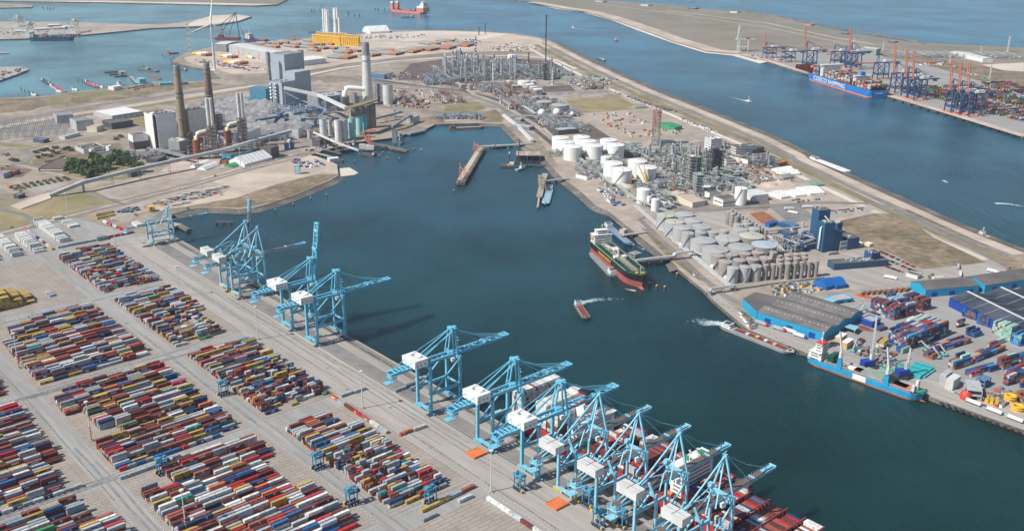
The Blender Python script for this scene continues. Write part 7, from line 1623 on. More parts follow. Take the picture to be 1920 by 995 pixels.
for i, (a, b, y, h, wl, rf) in enumerate(TG):
    wl = {0: 'tank_grey', 1: 'tank_dark'}.get(wl, wl); rf = {0: 'tank_grey', 1: 'tank_warm'}.get(rf, rf)
    tank(zx((a+b)/2), zy(y), (b-a)/6.03, h, wl, rf, '%s grey storage tank, %s, counting from the far left of the grey farm' % ('wide' if b-a > 250 else 'round' if b-a > 170 else 'small', ordn(i)), group='tanks of the grey farm')
m = None
for i, x in enumerate([(1333, 1395, 728), (1418, 1480, 722), (1500, 1560, 715), (1575, 1650, 708)]): tank(zx((x[0]+x[1])/2), zy(x[2]), (x[1]-x[0])/6.03, 19, 'tank_dark', 'tank_warm', 'slender grey silo in the front row, %s from the left' % ordn(i), 'silo', 'slender_silo', 'slender silos', .15, False, rings=4)
qx = lambda x: 1440+x/6.03
qy = lambda y: 370+y/6.03
for i, (a, b, y) in enumerate([(200, 262, 742), (280, 335, 736), (360, 415, 730), (440, 500, 722), (517, 578, 715)]): tank(qx((a+b)/2), qy(y), (b-a)/6.03, 20, 'tank_dark', 'tank_warm', 'slender grey silo in the front row, %s from the right group' % ordn(i), 'silo', 'slender_silo', 'slender silos', .15, False, rings=4)
for i, (a, b, y) in enumerate([(90, 165, 655), (185, 265, 645), (280, 360, 637), (375, 452, 630), (95, 170, 700), (190, 268, 690), (285, 362, 682), (380, 455, 674)]): tank(qx((a+b)/2), qy(y), (b-a)/6.03, 17, 'tank_dark', 'tank_warm', 'slender grey silo in the back rows, %s counted' % ordn(i), 'silo', 'slender_silo', 'slender silos', .15, False, rings=3)
for i, (a, b, y, h) in enumerate([(912, 978, 128, 19), (955, 1020, 150, 19), (1003, 1065, 178, 16), (1045, 1105, 205, 12), (1090, 1165, 232, 10)]): tank(zx((a+b)/2), zy(y), (b-a)/6.03, h, 'tank_dark', 'tank_grey', 'upright grey silo at the back left, %s from the left' % ordn(i), 'silo', 'slender_silo', 'slender silos', .1, False, rings=3)
for i in range(11): tank(zx(985+i*38), zy(105+i*23), 6.5, 13, 'tank_dark', 'tank_grey', 'small silo in the long diagonal row, %s from the far end' % ordn(i), 'silo', 'slender_silo', 'slender silos', .1, False, rings=3)
for i in range(5): tank(qx(70+i*27), qy(420+i*11), 5, 13, 'tank_dark', 'tank_grey', 'small silo beside the blue mill, %s from the left' % ordn(i), 'silo', 'slender_silo', 'slender silos', .1, False, rings=3)
tank(qx(392), qy(365), 15, 10, 'tank_grey', 'tank_grey', 'round grey tank at the foot of the blue mill tower', group=None); tank(qx(402), qy(268), 4, 9, 'tank_grey', None, 'small upright tank left of the mill tower', group=None, stair=False)
m = M(); w_ = [at(1428, 536), at(1560, 520)]; 
rack('grey bund wall line with pipes before the slender silos', [(1375, 541), (1450, 530), (1545, 519)], 2, 2, 'mgrey', pipes=2, name='pipe_rack', cat='pipe rack')
for i, pts in enumerate([[(1250, 410), (1300, 398)], [(1330, 455), (1395, 445), (1450, 452), (1500, 455)], [(1375, 395), (1440, 440), (1470, 470)], [(1300, 470), (1350, 490), (1400, 505)], [(1440, 432), (1500, 425)]]): rack('grey pipe bridge between the farm tanks, %s' % ordn(i), pts, 4, 6, 'lgrey', pipes=4, name='pipe_rack', cat='pipe rack')
# ================================================================ blue mill
bldg('tallest dark blue mill tower with small windows', (1530, 451), (1517, 444), (1551, 449), 396, 'mill_blue', 'roof_dark', win=(9, 'offwhite') if 0 else None, name='mill_tower', cat='mill tower', gear=4)
bldg('second dark blue mill tower with white ducts', (1541, 474), (1532, 467), (1560, 472), 420, 'mill_blue', 'roof_dark', name='mill_tower', cat='mill tower', gear=6)
bldg('stepped dark blue mill block beside the second tower', (1558, 471), (1552, 467), (1576, 469), 436, 'mill_blue', 'roof_dark', name='mill_block', cat='mill tower', gear=3); bldg('far dark blue block behind the stepped block', (1566, 458), (1555, 452), (1576, 455), 421, 'mill_blue', 'roof_dark', name='mill_block', cat='mill tower', gear=4)
bldg('long dark blue hall with grey roof right of the mill', (1588, 469), (1574, 452), (1609, 466), 449, 'mill_blue', 'roof_dark', name='mill_hall', gear=2)
bldg('pale grey loading front of the mill', (1574, 470), (1572, 466), (1588, 468), 454, 'offwhite', 'mgrey', name='loading_bay', win=(2, 'dgrey'))
for i, (x, y0, y1) in enumerate([(1521, 441, 402), (1547, 470, 427), (1565, 466, 444)]):
    for k in range(8 if i == 0 else 6 if i == 1 else 4):
        z = hgt(x, y0, y1)*(k+.6)/(8 if i == 0 else 6 if i == 1 else 4)
win_mb = None
def winrow(label, nc, pl, pr, h, n, side):
    N, u, v, ul, vl = rect(nc, pl, pr); r = thing('mill_windows', label, 'window row', N, math.atan2(u.y, u.x)); return r
r = thing('mill_ducts', 'white bent ducts climbing the second mill tower', 'duct', at(1536, 470)); m = M()
h = hgt(1536, 470, 422); m.tube([(-3, -4, 4), (-3, -4, h*.93), (2, 0, h*1.02)], 1.1, 8); m.tube([(10, -4, 8), (10, -4, h*1.12), (4, 6, h*1.3)], .9, 8); ob('duct', m, 'offwhite', r)
bldg('low dark blue mill wing on the left, rear', (1482, 446), (1465, 436), (1503, 442), 433+6, 'mill_blue', 'roof_dark', name='mill_wing', gear=3); bldg('low dark blue mill wing on the left, front', (1512, 470), (1482, 449), (1534, 466), 461, 'mill_blue', 'roof_dark', name='mill_wing', gear=6)
shed('bright blue hall behind the mill wing', (1486, 432), (1498, 428), (1473, 418), 5, 7, 'mill_blue', 'steel_blue', name='blue_shed', cat='shed'); bldg('blue low sheds behind the slender silos', (1442, 427), (1436, 424), (1459, 422), 421, 'royal', 'royal', name='blue_shed')
plant('steel gantries and pipes between the silos and the mill', 1500, 462, 70, 30, RB, 3, 14, ('offwhite', 'mgrey', 'mill_blue'), seed=61, dens=1.4)
bldg('long blue distribution hall with dark roof lights', (1563, 507), (1551, 499), (1665, 499), 496, 'mill_blue', 'roof_dark', name='distribution_hall', doors=9, doorm='steel_dark', gear=12); bldg('blue cube rising from the distribution hall', (1632, 499), (1619, 493), (1648, 496), 477, 'mill_blue', 'roof_dark', name='hall_cube', gear=3)
cars([((1622, 470), (1720, 512)), ((1646, 468+2), (1722, 505)), ((1660, 500), (1700, 514))], 'on the long parking right of the distribution hall', 'cars by the distribution hall', 51, .25, 3.2)
bldg('small gate lodge with dark roof in a garden', (1720, 524), (1702, 516), (1728, 520), 518, 'offwhite', 'roof_dark', name='gate_lodge')
for i, (x, y) in enumerate([(1612, 462), (1630, 463)]): bldg('pale greenhouse container beside the mill hall, %s' % ordn(i), (x, y), (x-6, y-5), (x+7, y-2), y-4, 'cream', 'white', name='store')
shed('bright royal blue arched tent, left half', (1549, 545), (1567, 541), (1529, 533), 4, 10, 'royal', 'royal', arch=True, name='arched_tent', cat='arched tent'); shed('bright royal blue arched tent, right half', (1568, 543), (1587, 540), (1549, 530), 4, 10, 'royal', 'royal', arch=True, name='arched_tent', cat='arched tent')
for i, ((x, y), k, hd) in enumerate([((1667, 522), 0, -.5), ((1757, 524), 0, .2), ((1800, 516), 2, 1.2), ((1860, 510), 0, -.8), ((1796, 502), 1, 1.2), ((1560, 477), 1, .3), ((1478, 393), 0, .1), ((1512, 390), 0, .1), ((1485, 400), 0, -.6)]):
    me, c = TRK[k]; o = bpy.data.objects.new('lorry', me); C.objects.link(o); o.location = at(x, y, .3); o.rotation_euler = (0, 0, hd); tag(o, f'{c} lorry on the pale hardstand, {ordn(i)} counted from the mill gate', 'lorry', 'lorries near the mill')
# ================================================================ eastern terminal
r = shed('huge bright blue quay warehouse with a wavy grey roof', (1419, 601), (1543, 641), (1500, 565), 10, 13.5, 'shed_blue', 'roof_grey' if 'roof_grey' in MT else 'roof_dark', n=3, sky=16, doors=3, doorm='deep_blue', name='blue_warehouse')
N = at(1391, 575); m = M(); A_ = [at(1391, 575), at(1418, 600.6), at(1470, 575), at(1415, 563)]; m.prism(A_, 0, 10, 0, 1); tag(ob('warehouse_wing', m, ['shed_blue', 'roof_dark']), 'slanted blue wing at the far end of the quay warehouse', 'warehouse')
shed('long blue grain shed with brown grey roof, left one', (1734, 558), (1834, 549), (1708, 541), 9, 13, 'shed_blue', 'roof_dark', doors=3, doorm='deep_blue', name='blue_shed', cat='shed'); shed('long blue grain shed with brown grey roof, right one', (1845, 549), (1990, 527), (1816, 531), 9, 13, 'shed_blue', 'roof_dark', doors=4, doorm='deep_blue', name='blue_shed', cat='shed')
shed('deep blue warehouse with solar panels on its roof', (1778, 574), (2010, 695), (2030, 545), 10, 15, 'deep_blue', 'solar', n=4, stripe=9, ridge='offwhite', name='solar_warehouse')
bldg('small blue workshop with pale roof and two doors', (1568, 570), (1551, 560), (1599, 566), 564, 'shed_blue', 'lgrey', name='workshop', doors=2, doorm='black')
bldg('royal blue container office stack with pale roof', (1635, 615), (1615, 607), (1650, 609), 604, 'deep_blue', 'lgrey', name='container_office')
for i, (a, b, c, d) in enumerate([((1545, 570), (1560, 576), (1569, 572), (1555, 566)), ((1577, 620), (1602, 629), (1610, 622), (1585, 615))]):
    r = thing('canopy', 'pale turquoise canopy on posts, %s' % ['behind the workshop', 'at the warehouse end'][i], 'canopy', at(*a)); O = at(*a); q = [at(*k)-O for k in (a, b, c, d)]; m = M(); m.prism(q, 5.5, 6); ob('roof', m, 'pale_canopy' if 'pale_canopy' in MT else 'crane_blue2', r)
    for k in q: m = M(); m.box((k.x*.96, k.y*.96, 0), (.5, .5, 5.5)); ob('leg', m, 'lgrey', r)
E1 = {'blue': 26, 'navy': 22, 'brick_red': 18, 'maroon': 12, 'light_grey': 6, 'white': 5, 'orange': 4, 'light_blue': 5, 'pale_green': 4, 'bright_red': 3}
E2 = {'brick_red': 28, 'blue': 15, 'white': 14, 'navy': 10, 'light_grey': 8, 'maroon': 8, 'pale_green': 6, 'bright_red': 4}
cstack((1676, 601), (1643, 577), (1690, 594), 6, E1); cstack((1698, 595), (1666, 572), (1713, 592), 6, E1); cstack((1729, 584), (1706, 568), (1748, 579), 5, {'maroon': 3, 'navy': 2, 'brick_red': 2}); cstack((1712, 573), (1696, 563), (1725, 570), 3, E1)
cstack((1700, 657), (1658, 642), (1722, 650), 6, E1); cstack((1724, 648), (1690, 625), (1778, 626), 5, E2); cstack((1724, 650), (1716, 646), (1774, 628), 6, {'navy': 3, 'brick_red': 2, 'blue': 3, 'pale_green': 1}); cstack((1690, 627), (1672, 622), (1730, 605), 3, {'white': 5, 'light_grey': 1}); cstack((1796, 615), (1792, 611), (1812, 609), 3, {'white': 1, 'maroon': 2})
cstack((1748, 675), (1727, 669), (1765, 668), 2, {'brick_red': 4, 'blue': 1}); cstack((1758, 662), (1734, 656), (1824, 642), 2, E1, miss=.3); cstack((1790, 694), (1769, 687), (1828, 681), 4, E2, miss=.15); cstack((1832, 680), (1812, 670), (1880, 659), 2, E1, miss=.25); cstack((1821, 708), (1808, 701), (1872, 694), 2, E1, miss=.2)
cstack((1880, 694), (1863, 688), (1930, 679), 4, E2, miss=.1); cstack((1889, 724), (1866, 716), (1935, 706), 4, E2, miss=.12); cstack((1856, 652), (1850, 648), (1878, 644), 2, {'pale_green': 1, 'brick_red': 1}); cstack((1826, 634), (1812, 626), (1845, 628), 3, {'navy': 3, 'blue': 1}); cstack((1915, 728), (1905, 724), (1945, 716), 3, E2)
cstack((1828, 601), (1807, 590), (1836, 598), 4, {'brick_red': 2, 'navy': 1, 'blue': 2}); cstack((1852, 614), (1833, 604), (1862, 610), 4, {'maroon': 2, 'blue': 3}); cstack((1876, 630), (1862, 621), (1888, 626), 5, {'pale_green': 5, 'brick_red': 1}); cstack((1893, 640), (1878, 631), (1903, 636), 6, {'pale_green': 1}); cstack((1912, 650), (1896, 641), (1930, 643), 5, {'pale_green': 1, 'light_blue': 2, 'blue': 1})
cstack((1656, 656), (1640, 651), (1662, 651), 3, {'white': 2, 'maroon': 1, 'yellow': 1}); cstack((1692, 664), (1677, 658), (1697, 662), 2, {'pale_green': 1, 'blue': 2}); cstack((1650, 622), (1634, 617), (1662, 618), 1, E1); cstack((1612, 653-6), (1604, 642), (1620, 641), 1, {'maroon': 1})
for i, (x, y, hd) in enumerate([(1578, 643), (1588, 651)] and [(1576, 640, .6), (1588, 650, .6)]):
    r = thing('crated_load', 'large wooden crate with white lid on the quay, %s' % ['behind', 'in front'][i], 'crate', at(x, y), RB+.1); m = M(); m.box((0, 0, 0), (15, 6, 7)); ob('case', m, 'wood', r); m = M(); m.box((0, 0, 7), (15.2, 6.2, .3)); ob('lid', m, 'white', r)
def harbour_crane(label, base, tt, tip):
    r = thing('harbour_crane', label, 'mobile harbour crane', at(*base), .3); m = M(); m.box((0, 0, .8), (16, 9, 2)); 
    for k in range(-3, 4):
        for s in (-4, 4): m.tube([(k*2.2, s-.7, .9), (k*2.2, s+.7, .9)], .9, 8, 0, True, False)
    ob('chassis', m, 'dgrey', r); m = M(); m.box((-1, 0, 3.5), (12, 7, 5.5)); ob('house', m, 'deep_blue', r)
    h = hgt(*base, tt); mp_ = mpp(*base); m = M(); m.box((3, 0, 8), (3, 3, h-8)); lattice(m, 3, 0, 2.4, h-1, h+6, 2, .5); ob('tower', m, 'offwhite', r)
    hx = hgt(base[0], base[1], tip[1]); dx = (tip[0]-base[0])*mp_; m = M(); a = Vector((3.5, 0, 11)); b = Vector((dx, 0, hx)).to_3d(); q = Matrix.Rotation(-.3, 4, 'Z') @ b
    for s in (-1, 1): m.beam(a+Vector((0, s*1.3, 0)), q+Vector((0, s*.5, 0)), .7)
    for k in range(12): m.beam(a.lerp(q, k/12)+Vector((0, 1.2*(1-k/14), 0)), a.lerp(q, (k+1)/12)-Vector((0, 1.2*(1-k/14), 0)), .4)
    ob('boom', m, 'offwhite', r)
harbour_crane('mobile harbour crane on the quay, steep white boom behind the blue ship middle', (1627, 690), 664, (1630, 592)); harbour_crane('mobile harbour crane beside the turquoise beams', (1692, 708), 690, (1699, 652))
def beams(label, pts, n, Lm, w_, h, mt, hd, gap=.5, name='steel_beams', layers=1):
    for k in range(n):
        p = at(*pts[0]).lerp(at(*pts[1]), k/max(1, n-1)); r = M(); r.box((0, 0, 0), (Lm, w_, h)); 
        for q in (-.35, 0, .35): r.box((Lm*q, 0, h), (.5, w_+.2, .25), m=1)
        o = ob(name, r, [mt, 'steel_dark'], loc=p+Vector((0, 0, .3)), rz=hd); tag(o, label % ordn(k), 'beam', label.split(',')[0])
HB = RB+.05
beams('turquoise box girder beside the harbour crane, %s from the left', ((1708, 693), (1734, 701)), 4, 30, 4.2, 3.2, 'turq' if 'turq' in MT else 'teal', HB); beams('thin turquoise girder behind the box girders, %s of them', ((1734, 699), (1742, 702)), 3, 24, 1.5, 1.6, 'teal', HB)
beams('pale green turquoise lattice panel on the quay, %s from the left', ((1662, 684), (1686, 694)), 8, 26, 2.4, 1.2, 'green_panel' if 'green_panel' in MT else 'pale_teal', HB); beams('rusty steel sheet pack beyond the panels, %s of them', ((1640, 677), (1668, 668)), 5, 20, 7, 1.4, 'rust', HB)
beams('grey steel grid leaning on the quay, %s of them', ((1612, 662), (1640, 668)), 4, 16, 7, .9, 'mgrey', HB+.2); beams('dark green low trailer by the warehouse corner, %s of them', ((1556, 648), (1585, 640)), 4, 14, 5, 1.4, 'steel_dark', HB)
beams('orange steel tube bundle behind the workshop, %s of them', ((1622, 557), (1632, 561)), 4, 26, 1.6, 1.2, 'orange', -.55); beams('orange timber pack beside the blue office stack, %s of them', ((1604, 613), (1618, 619)), 5, 18, 2.2, 2, 'rust', -.3); beams('grey steel rail pack behind the workshop, %s of them', ((1604, 560), (1618, 566)), 5, 30, 1.4, .6, 'lgrey', -.6)
beams('rusty pipe rack load along the fence, %s of them', ((1618, 552), (1700, 545)), 9, 12, 3, 2.6, 'rust', HB); beams('turquoise kerb segment along the quay apron, %s of them', ((1790, 737), (1880, 775)), 9, 13, 1.6, .5, 'pale_teal', heading(at(1790, 737), at(1880, 775)))
r = thing('grey_stack', 'tall stack of grey flat racks near the red buoy, left one', 'flat rack stack', at(1772, 716), HB); m = M(); [m.box((0, 0, k*1.7), (14, 5.4, 1.5)) for k in range(6)]; ob('rack', m, 'lgrey', r); r = thing('grey_stack', 'tall stack of grey flat racks near the red buoy, right one', 'flat rack stack', at(1785, 725), HB); m = M(); [m.box((0, 0, k*1.7), (16, 7, 1.5)) for k in range(6)]; ob('rack', m, 'offwhite', r)
frame('grey steel platform on legs by the apron', (1822, 741), 722, 22, 12, floors=2, mt='lgrey', fm='lgrey', name='steel_platform', cat='platform', hd=HB+.5); frame('blue machine frame behind the steel platform', (1842, 722), 708, 12, 8, floors=2, mt='steel_blue', fm='steel_blue', name='machine_unit', cat='machine')
r = thing('red_buoy', 'big red drum buoy under the steel platform', 'buoy', at(1810, 747)); m = M(); m.lathe((0, 0, 0), [(5, 0), (5.2, 3), (4.6, 6), (2.5, 8.2), (.1, 8.8)], 20); ob('body', m, 'red', r); m = M(); m.tube([(0, 0, 8.4), (0, 0, 10)], 1.2, 10); ob('top', m, 'dgrey', r)
for i, (x, y, n, R_) in enumerate([(1893, 753, 3, 5.4), (1908, 768, 2, 5.8), (1925, 748, 2, 10)]):
    r = thing('cable_reel', ['stack of three yellow reels on the apron', 'pair of yellow reels at the quay side', 'big rusty ring at the right picture edge'][i], 'reel', at(x, y)); 
    for k in range(n): m = M(); m.lathe((0, 0, k*2.4), [(R_*.55, .2), (R_, .1), (R_, .5), (R_*.8, .8), (R_*.8, 1.5), (R_, 1.8), (R_, 2.2), (R_*.55, 2.1), (R_*.55, .2)], 24); ob('reel', m, 'yellow' if i < 2 else 'rust', r)
beams('yellow boxed load on the apron, %s of them', ((1850, 750), (1868, 757)), 3, 12, 3, 3, 'yellow', HB+.3)
for i, (x, y) in enumerate([(1825, 757), (1864, 773), (1903, 788)]):
    r = thing('tube_trailer', 'white silver tube trailer on the quay edge, %s from the left' % ordn(i), 'trailer', at(x, y), heading(at(1825, 757), at(1903, 788))); m = M(); m.box((0, 0, .6), (14, 3, .8)); ob('chassis', m, 'dgrey', r); m = M(); [m.tube([(-6.7, s, 2), (6.7, s, 2)], .75, 8) for s in (-1, 1)]; m.tube([(-6.7, 0, 3.2), (6.7, 0, 3.2)], .75, 8); ob('tube', m, 'white', r)
scatter(46, [(1800, 740), (1880, 728), (1925, 750), (1880, 765)], '{} machine part in the gear heap on the apron', 'machine part', 'machine_part', [CAB[7], CAB[2], CAB[5], CAB[0], CAB[7]], 'gear heap on the apron', 61)
scatter(40, [(1590, 640), (1650, 660), (1700, 690), (1640, 690)], '{} load on the paved quay behind the blue ship', 'load', 'quay_load', [CAB[7], CAB[5], CAB[7], CAB[0]], 'loads on the quay', 62)
scatter(30, [(1385, 585), (1400, 590), (1420, 620), (1405, 615)], '{} load before the blue warehouse wing', 'load', 'quay_load', [CAB[7], CAB[2], CAB[4], CAB[0]], 'loads before the warehouse wing', 63)
scatter(36, [(1440, 535), (1510, 530), (1540, 545), (1460, 560)], '{} vehicle part on the sandy lot by the arched tent', 'vehicle part', 'machine_part', [CAB[7], CAB[4], CAB[0], CAB[3]], 'sandy lot parts', 64)
for i, (x, y, c) in enumerate([(1426, 608, 1), (1478, 622, 0), (1498, 631, 2), (1459, 618, 1)]):
    me, cn = TRK[c]; o = bpy.data.objects.new('lorry', me); C.objects.link(o); o.location = at(x, y, .3); o.rotation_euler = (0, 0, heading(at(1419, 601), at(1543, 641))); tag(o, f'{cn} lorry before the blue warehouse wall, {ordn(i)}', 'lorry', 'lorries at the blue warehouse')
def reach(p, lab, hd=.2):
    r = thing('reach_stacker', lab, 'reach stacker', at(*p), hd); m = M(); m.box((0, 0, 1), (8, 3.6, 1.6)); [m.tube([(x, s-.4, .9), (x, s+.4, .9)], .9, 10, 1) for x in (-3, 3) for s in (-1.8, 1.8)]; ob('chassis', m, ['teal', 'rubber'], r); m = M(); m.beam((-3.5, 0, 3), (8, 0, 9), 1); m.box((8.5, 0, 7.4), (1.4, 6, .8)); ob('boom', m, 'lgrey', r); m = M(); m.box((-1, 0, 2.6), (2, 1.8, 1.8)); ob('cab', m, 'glass', r)
reach((1757, 671), 'green reach stacker with raised arm by the low stacks, left one', 1.9); reach((1770, 666), 'green reach stacker with raised arm by the low stacks, right one', 1.9); reach((1738, 665-6), 'green reach stacker at the end of the tall block', 2.2); reach((1612, 590), 'dark teal reach stacker behind the blue warehouse', .8); reach((1602, 584), 'second dark teal reach stacker behind the blue warehouse', .3); reach((1600, 658), 'black reach stacker by the wooden crates', 1.0)
for i in range(20):
    t = i/19; pass
m = M()
# fender row of the right quay and trees
for i, (p, q, n) in enumerate([((1760, 752), (1920, 812), 12), ((1322, 548), (1500, 662), 16)]):
    a, b = at(*p, -.6), at(*q, -.6); d = (b-a).normalized(); s = Vector((d.y, -d.x, 0))
    for k in range(n):
        o = bpy.data.objects.new('quay_fender', bpy.data.meshes.get('quay_fender') or (lambda mm: mm.mesh('quay_fender', ['rubber']))(( lambda mm: (mm.tube([(-1.4, 0, 0), (1.4, 0, 0)], .9, 10), mm)[1])(M()))); C.objects.link(o); c = a.lerp(b, (k+.5)/n)+s*.8; o.location = c; o.rotation_euler = (0, 0, heading(a, b)); tag(o, 'black rubber fender on the quay face, %s along the %s quay' % (ordn(k), ['ship bow', 'barge'][i]), 'fender', 'quay fenders')
for i, p in enumerate([(1448, 541), (1455, 546), (1462, 541), (1470, 548), (1478, 545), (1486, 550), (1450, 552), (1500, 548), (1712, 519), (1742, 523), (1748, 519), (1892, 508)]): tree('small tree on the sandy lot by the arched tent, %s' % ordn(i), p, 3.2, 6, 'foliage2', n=110, group='small trees on the east lots')
for i, (p, yt) in enumerate([((1666, 556), 512), ((1668, 470), 430)]) if 0 else []: pass
barge('small floating landing stage by the near quay', (1302, 0+522), (1310, 528), 5, 'tan_gravel', 'dgrey')
# ================================================================ northern terminal with orange boom cranes
def far_crane(label, p, raised=True, s=1.0, hd=None):
    hd_ = heading(at(1440, 113), at(1920, 254)) - math.pi/2 if hd is None else hd
    r = thing('container_crane', label, 'crane', at(*p), hd_, 'dark blue cranes of the far terminal'); G = 46*s
    for y in (-11, 11):
        for x in (0, -32): m = M(); m.beam((x, y, 0), (x*.96, y*.82, G), 2.2*s); ob('leg', m, 'crane_navy', r)
    m = M()
    for y in (-11, 11): m.box((-16, y*.95, 12), (34, 1.6, 2.4)); m.beam((-1, y*.95, 14), (-31, y*.85, G-2), 1.2); m.beam((-31, y*.95, 14), (-1, y*.85, G-2), 1.2)
    for x in (0, -32): m.box((x, 0, 12), (1.6, 21, 2.4)); m.box((x, 0, G-2), (1.8, 19, 2.6)); m.box((x, 0, 0), (3, 27, 2.6), m=1)
    ob('portal', m, ['crane_navy', 'coral'], r)
    m = M(); m.box((-30, 0, G), (76, 5.5, 2.4)); m.box((-58, 0, G-4), (8, 6, 3)); ob('girder', m, 'crane_navy', r)
    m = M(); m.beam((-2, -6, G), (-4, 0, G+27*s), 1.3); m.beam((-2, 6, G), (-4, 0, G+27*s), 1.3); m.beam((-4, 0, G+27*s), (-34, 0, G+8), .9); m.beam((-4, 0, G+27*s), (-60, 0, G+3), .7); ob('apex_frame', m, 'crane_navy', r)
    m = M(); m.box((-30, 0, G+2.4), (18, 8, 6)); m.box((-20, 0, G+2.4), (6, 6, 4)); ob('machinery_house', m, 'white', r)
    m = M(); L = 66*s
    for y in (-2.8, 2.8): m.box((L/2, y, 0), (L, 1.3, 1.8))
    for k in range(13): m.box((L*(k+.5)/13, 0, .3), (1.0, 5, 1.0))
    b = ob('boom', m, 'boom_orange', r, loc=(2, 0, G)); b.rotation_euler = (0, -rad(84 if raised else 0), 0); return r
mat('crane_navy', (.035, .085, .20), .5, 0, .1, .05); mat('boom_orange', (.62, .21, .13), .5, 0, .08, .05)
for i, (x, y, up, s) in enumerate([(1433, 112, True, .62), (1468, 120, False, .62), (1507, 131, True, 1), (1560, 126, False, .8), (1590, 134, True, 1), (1640, 152, False, .9), (1672, 178, True, 1), (1694, 187, True, 1), (1707, 191, True, 1), (1776, 214, True, 1), (1792, 218, True, 1), (1808, 221, True, 1), (1580, 130, False, .8)]):
    far_crane('dark blue crane with %s orange boom at the far quay, %s from the left' % ('raised' if up else 'lowered', ordn(i)), (x, y-3), up, s)
def goose(p):
    r = thing('container_crane', 'pale grey crane standing at the beach end of the far quay', 'crane', at(*p), .1); m = M(); [m.beam((x, y, 0), (x, y, 34), 2.2) for x in (-14, 14) for y in (-8, 8)]; m.box((0, 0, 12), (28, 16, 2)); m.box((6, 0, 34), (60, 5, 3)); m.beam((-18, 0, 34), (-14, 0, 78), 4); m.beam((-8, 0, 34), (-12, 0, 60), 2); ob('frame', m, 'offwhite', r); m = M(); m.box((14, 0, 37), (12, 6, 4)); ob('machinery_house', m, 'red', r)
goose((1392, 96))
rr = random.Random(77); FW = {'brick_red': 30, 'maroon': 14, 'orange': 9, 'green': 14, 'pale_green': 7, 'blue': 8, 'navy': 6, 'light_grey': 8, 'white': 5}
qh = heading(at(1513, 137), at(1920, 254)); qd = Vector((math.cos(qh), math.sin(qh), 0)); qn = Vector((-qd.y, qd.x, 0)); Q0 = at(1666, 179)
for bi in range(17):
    for bj in range(3):
        o0 = Q0 + qd*(-60+bi*58) + qn*(88+bj*112)
        for i in range(14):
            hh = rr.choice([1, 2, 3, 3, 4])
            for j in range(3):
                if rr.random() < .12: continue
                for k in range(hh): cadd(o0+qd*(i*3.2)+qn*(j*28)+Vector((0, 0, .4+k*HC)), qh+math.pi/2, 12.19, pick(FW, rr), 'north')
                if rr.random() < .7:
                    for k in range(hh): cadd(o0+qd*(i*3.2)+qn*(j*28+12.6)+Vector((0, 0, .4+k*HC)), qh+math.pi/2, 12.19, pick(FW, rr), 'north')
for i in range(60): 
    p = at(1780+i*4.5, 122+i*2.0+rr.uniform(-1, 1)); 
    for k in range(rr.choice([1, 2])): cadd(p+Vector((0, 0, .4+k*HC)), qh, 12.19, pick(FW, rr), 'north')
for i in range(40): cadd(at(1722+rr.uniform(0, 50), 115+rr.uniform(0, 8), .4), qh, 12.19, rr.choice(['white', 'light_grey', 'orange', 'blue', 'maroon']), 'north')
bldg('green topped block building on the far terminal', (1642, 105), (1620, 100), (1650, 103), 93, 'pale_green_' if 0 else 'pgreen', 'offwhite', name='terminal_office')
for i, (a, b) in enumerate([((1780, 104), (1812, 110)), ((1812, 110), (1842, 117))]): shed('row of white switchgear halls behind the far terminal, %s half' % ['left', 'right'][i], a, b, (a[0]+4, a[1]-4), 10, 12, 'white', 'offwhite', name='switch_hall', cat='hall')
plant('pale lattice substation beside the white halls', 1790, 106, 360, 90, 0, 0, 9, ('lgrey', 'offwhite', 'lgrey'), seed=71, dens=.5)
for i, (p, t) in enumerate([((1889, 98), 68), ((1855, 149), 122), ((1780, 121), 100), ((1655, 96), 78), ((1838, 104), 88), ((1600, 92), 70)]): pylon('far tall lamp mast, %s counted from the sea tower' % ordn(i), p, t, 3 if i == 0 else 2, 'offwhite', n=10, th=.8 if i == 0 else .6)
scatter(40, [(1390, 104), (1440, 106), (1500, 118), (1440, 112)], '{} cargo on the far small quay', 'load', 'quay_load', [CAB[7], CAB[1], CAB[2]], 'loads on the far small quay', 72)
for i, (x, y) in enumerate([(1130, 4), (1215, 11), (1303, 17), (1520, 48), (1588, 64), (1676, 80), (1382, 24)]): bldg('low dune bunker along the sea road, %s from the left' % ordn(i), (x, y+1), (x-6, y-1), (x+8, y), y-1.5, ['sand', 'offwhite', 'dgrey', 'coral', 'dgrey', 'dgrey', 'offwhite'][i], 'mgrey', name='dune_building', parapet=False)
for i in range(34):
    t = i/33; a = at(1391+(1513-1391)*t, 103+(138-103)*t) if i < 8 else at(1513+(1920-1513)*((i-8)/25), 139+(257-139)*((i-8)/25)); o = bpy.data.objects.new('quay_fender', bpy.data.meshes['quay_fender']); C.objects.link(o); o.location = (a.x, a.y-2, -1.5); o.scale = (2, 2, 2); o.rotation_euler = (0, 0, qh); tag(o, 'black fender on the far terminal quay, %s from the left' % ordn(i), 'fender', 'far quay fenders')
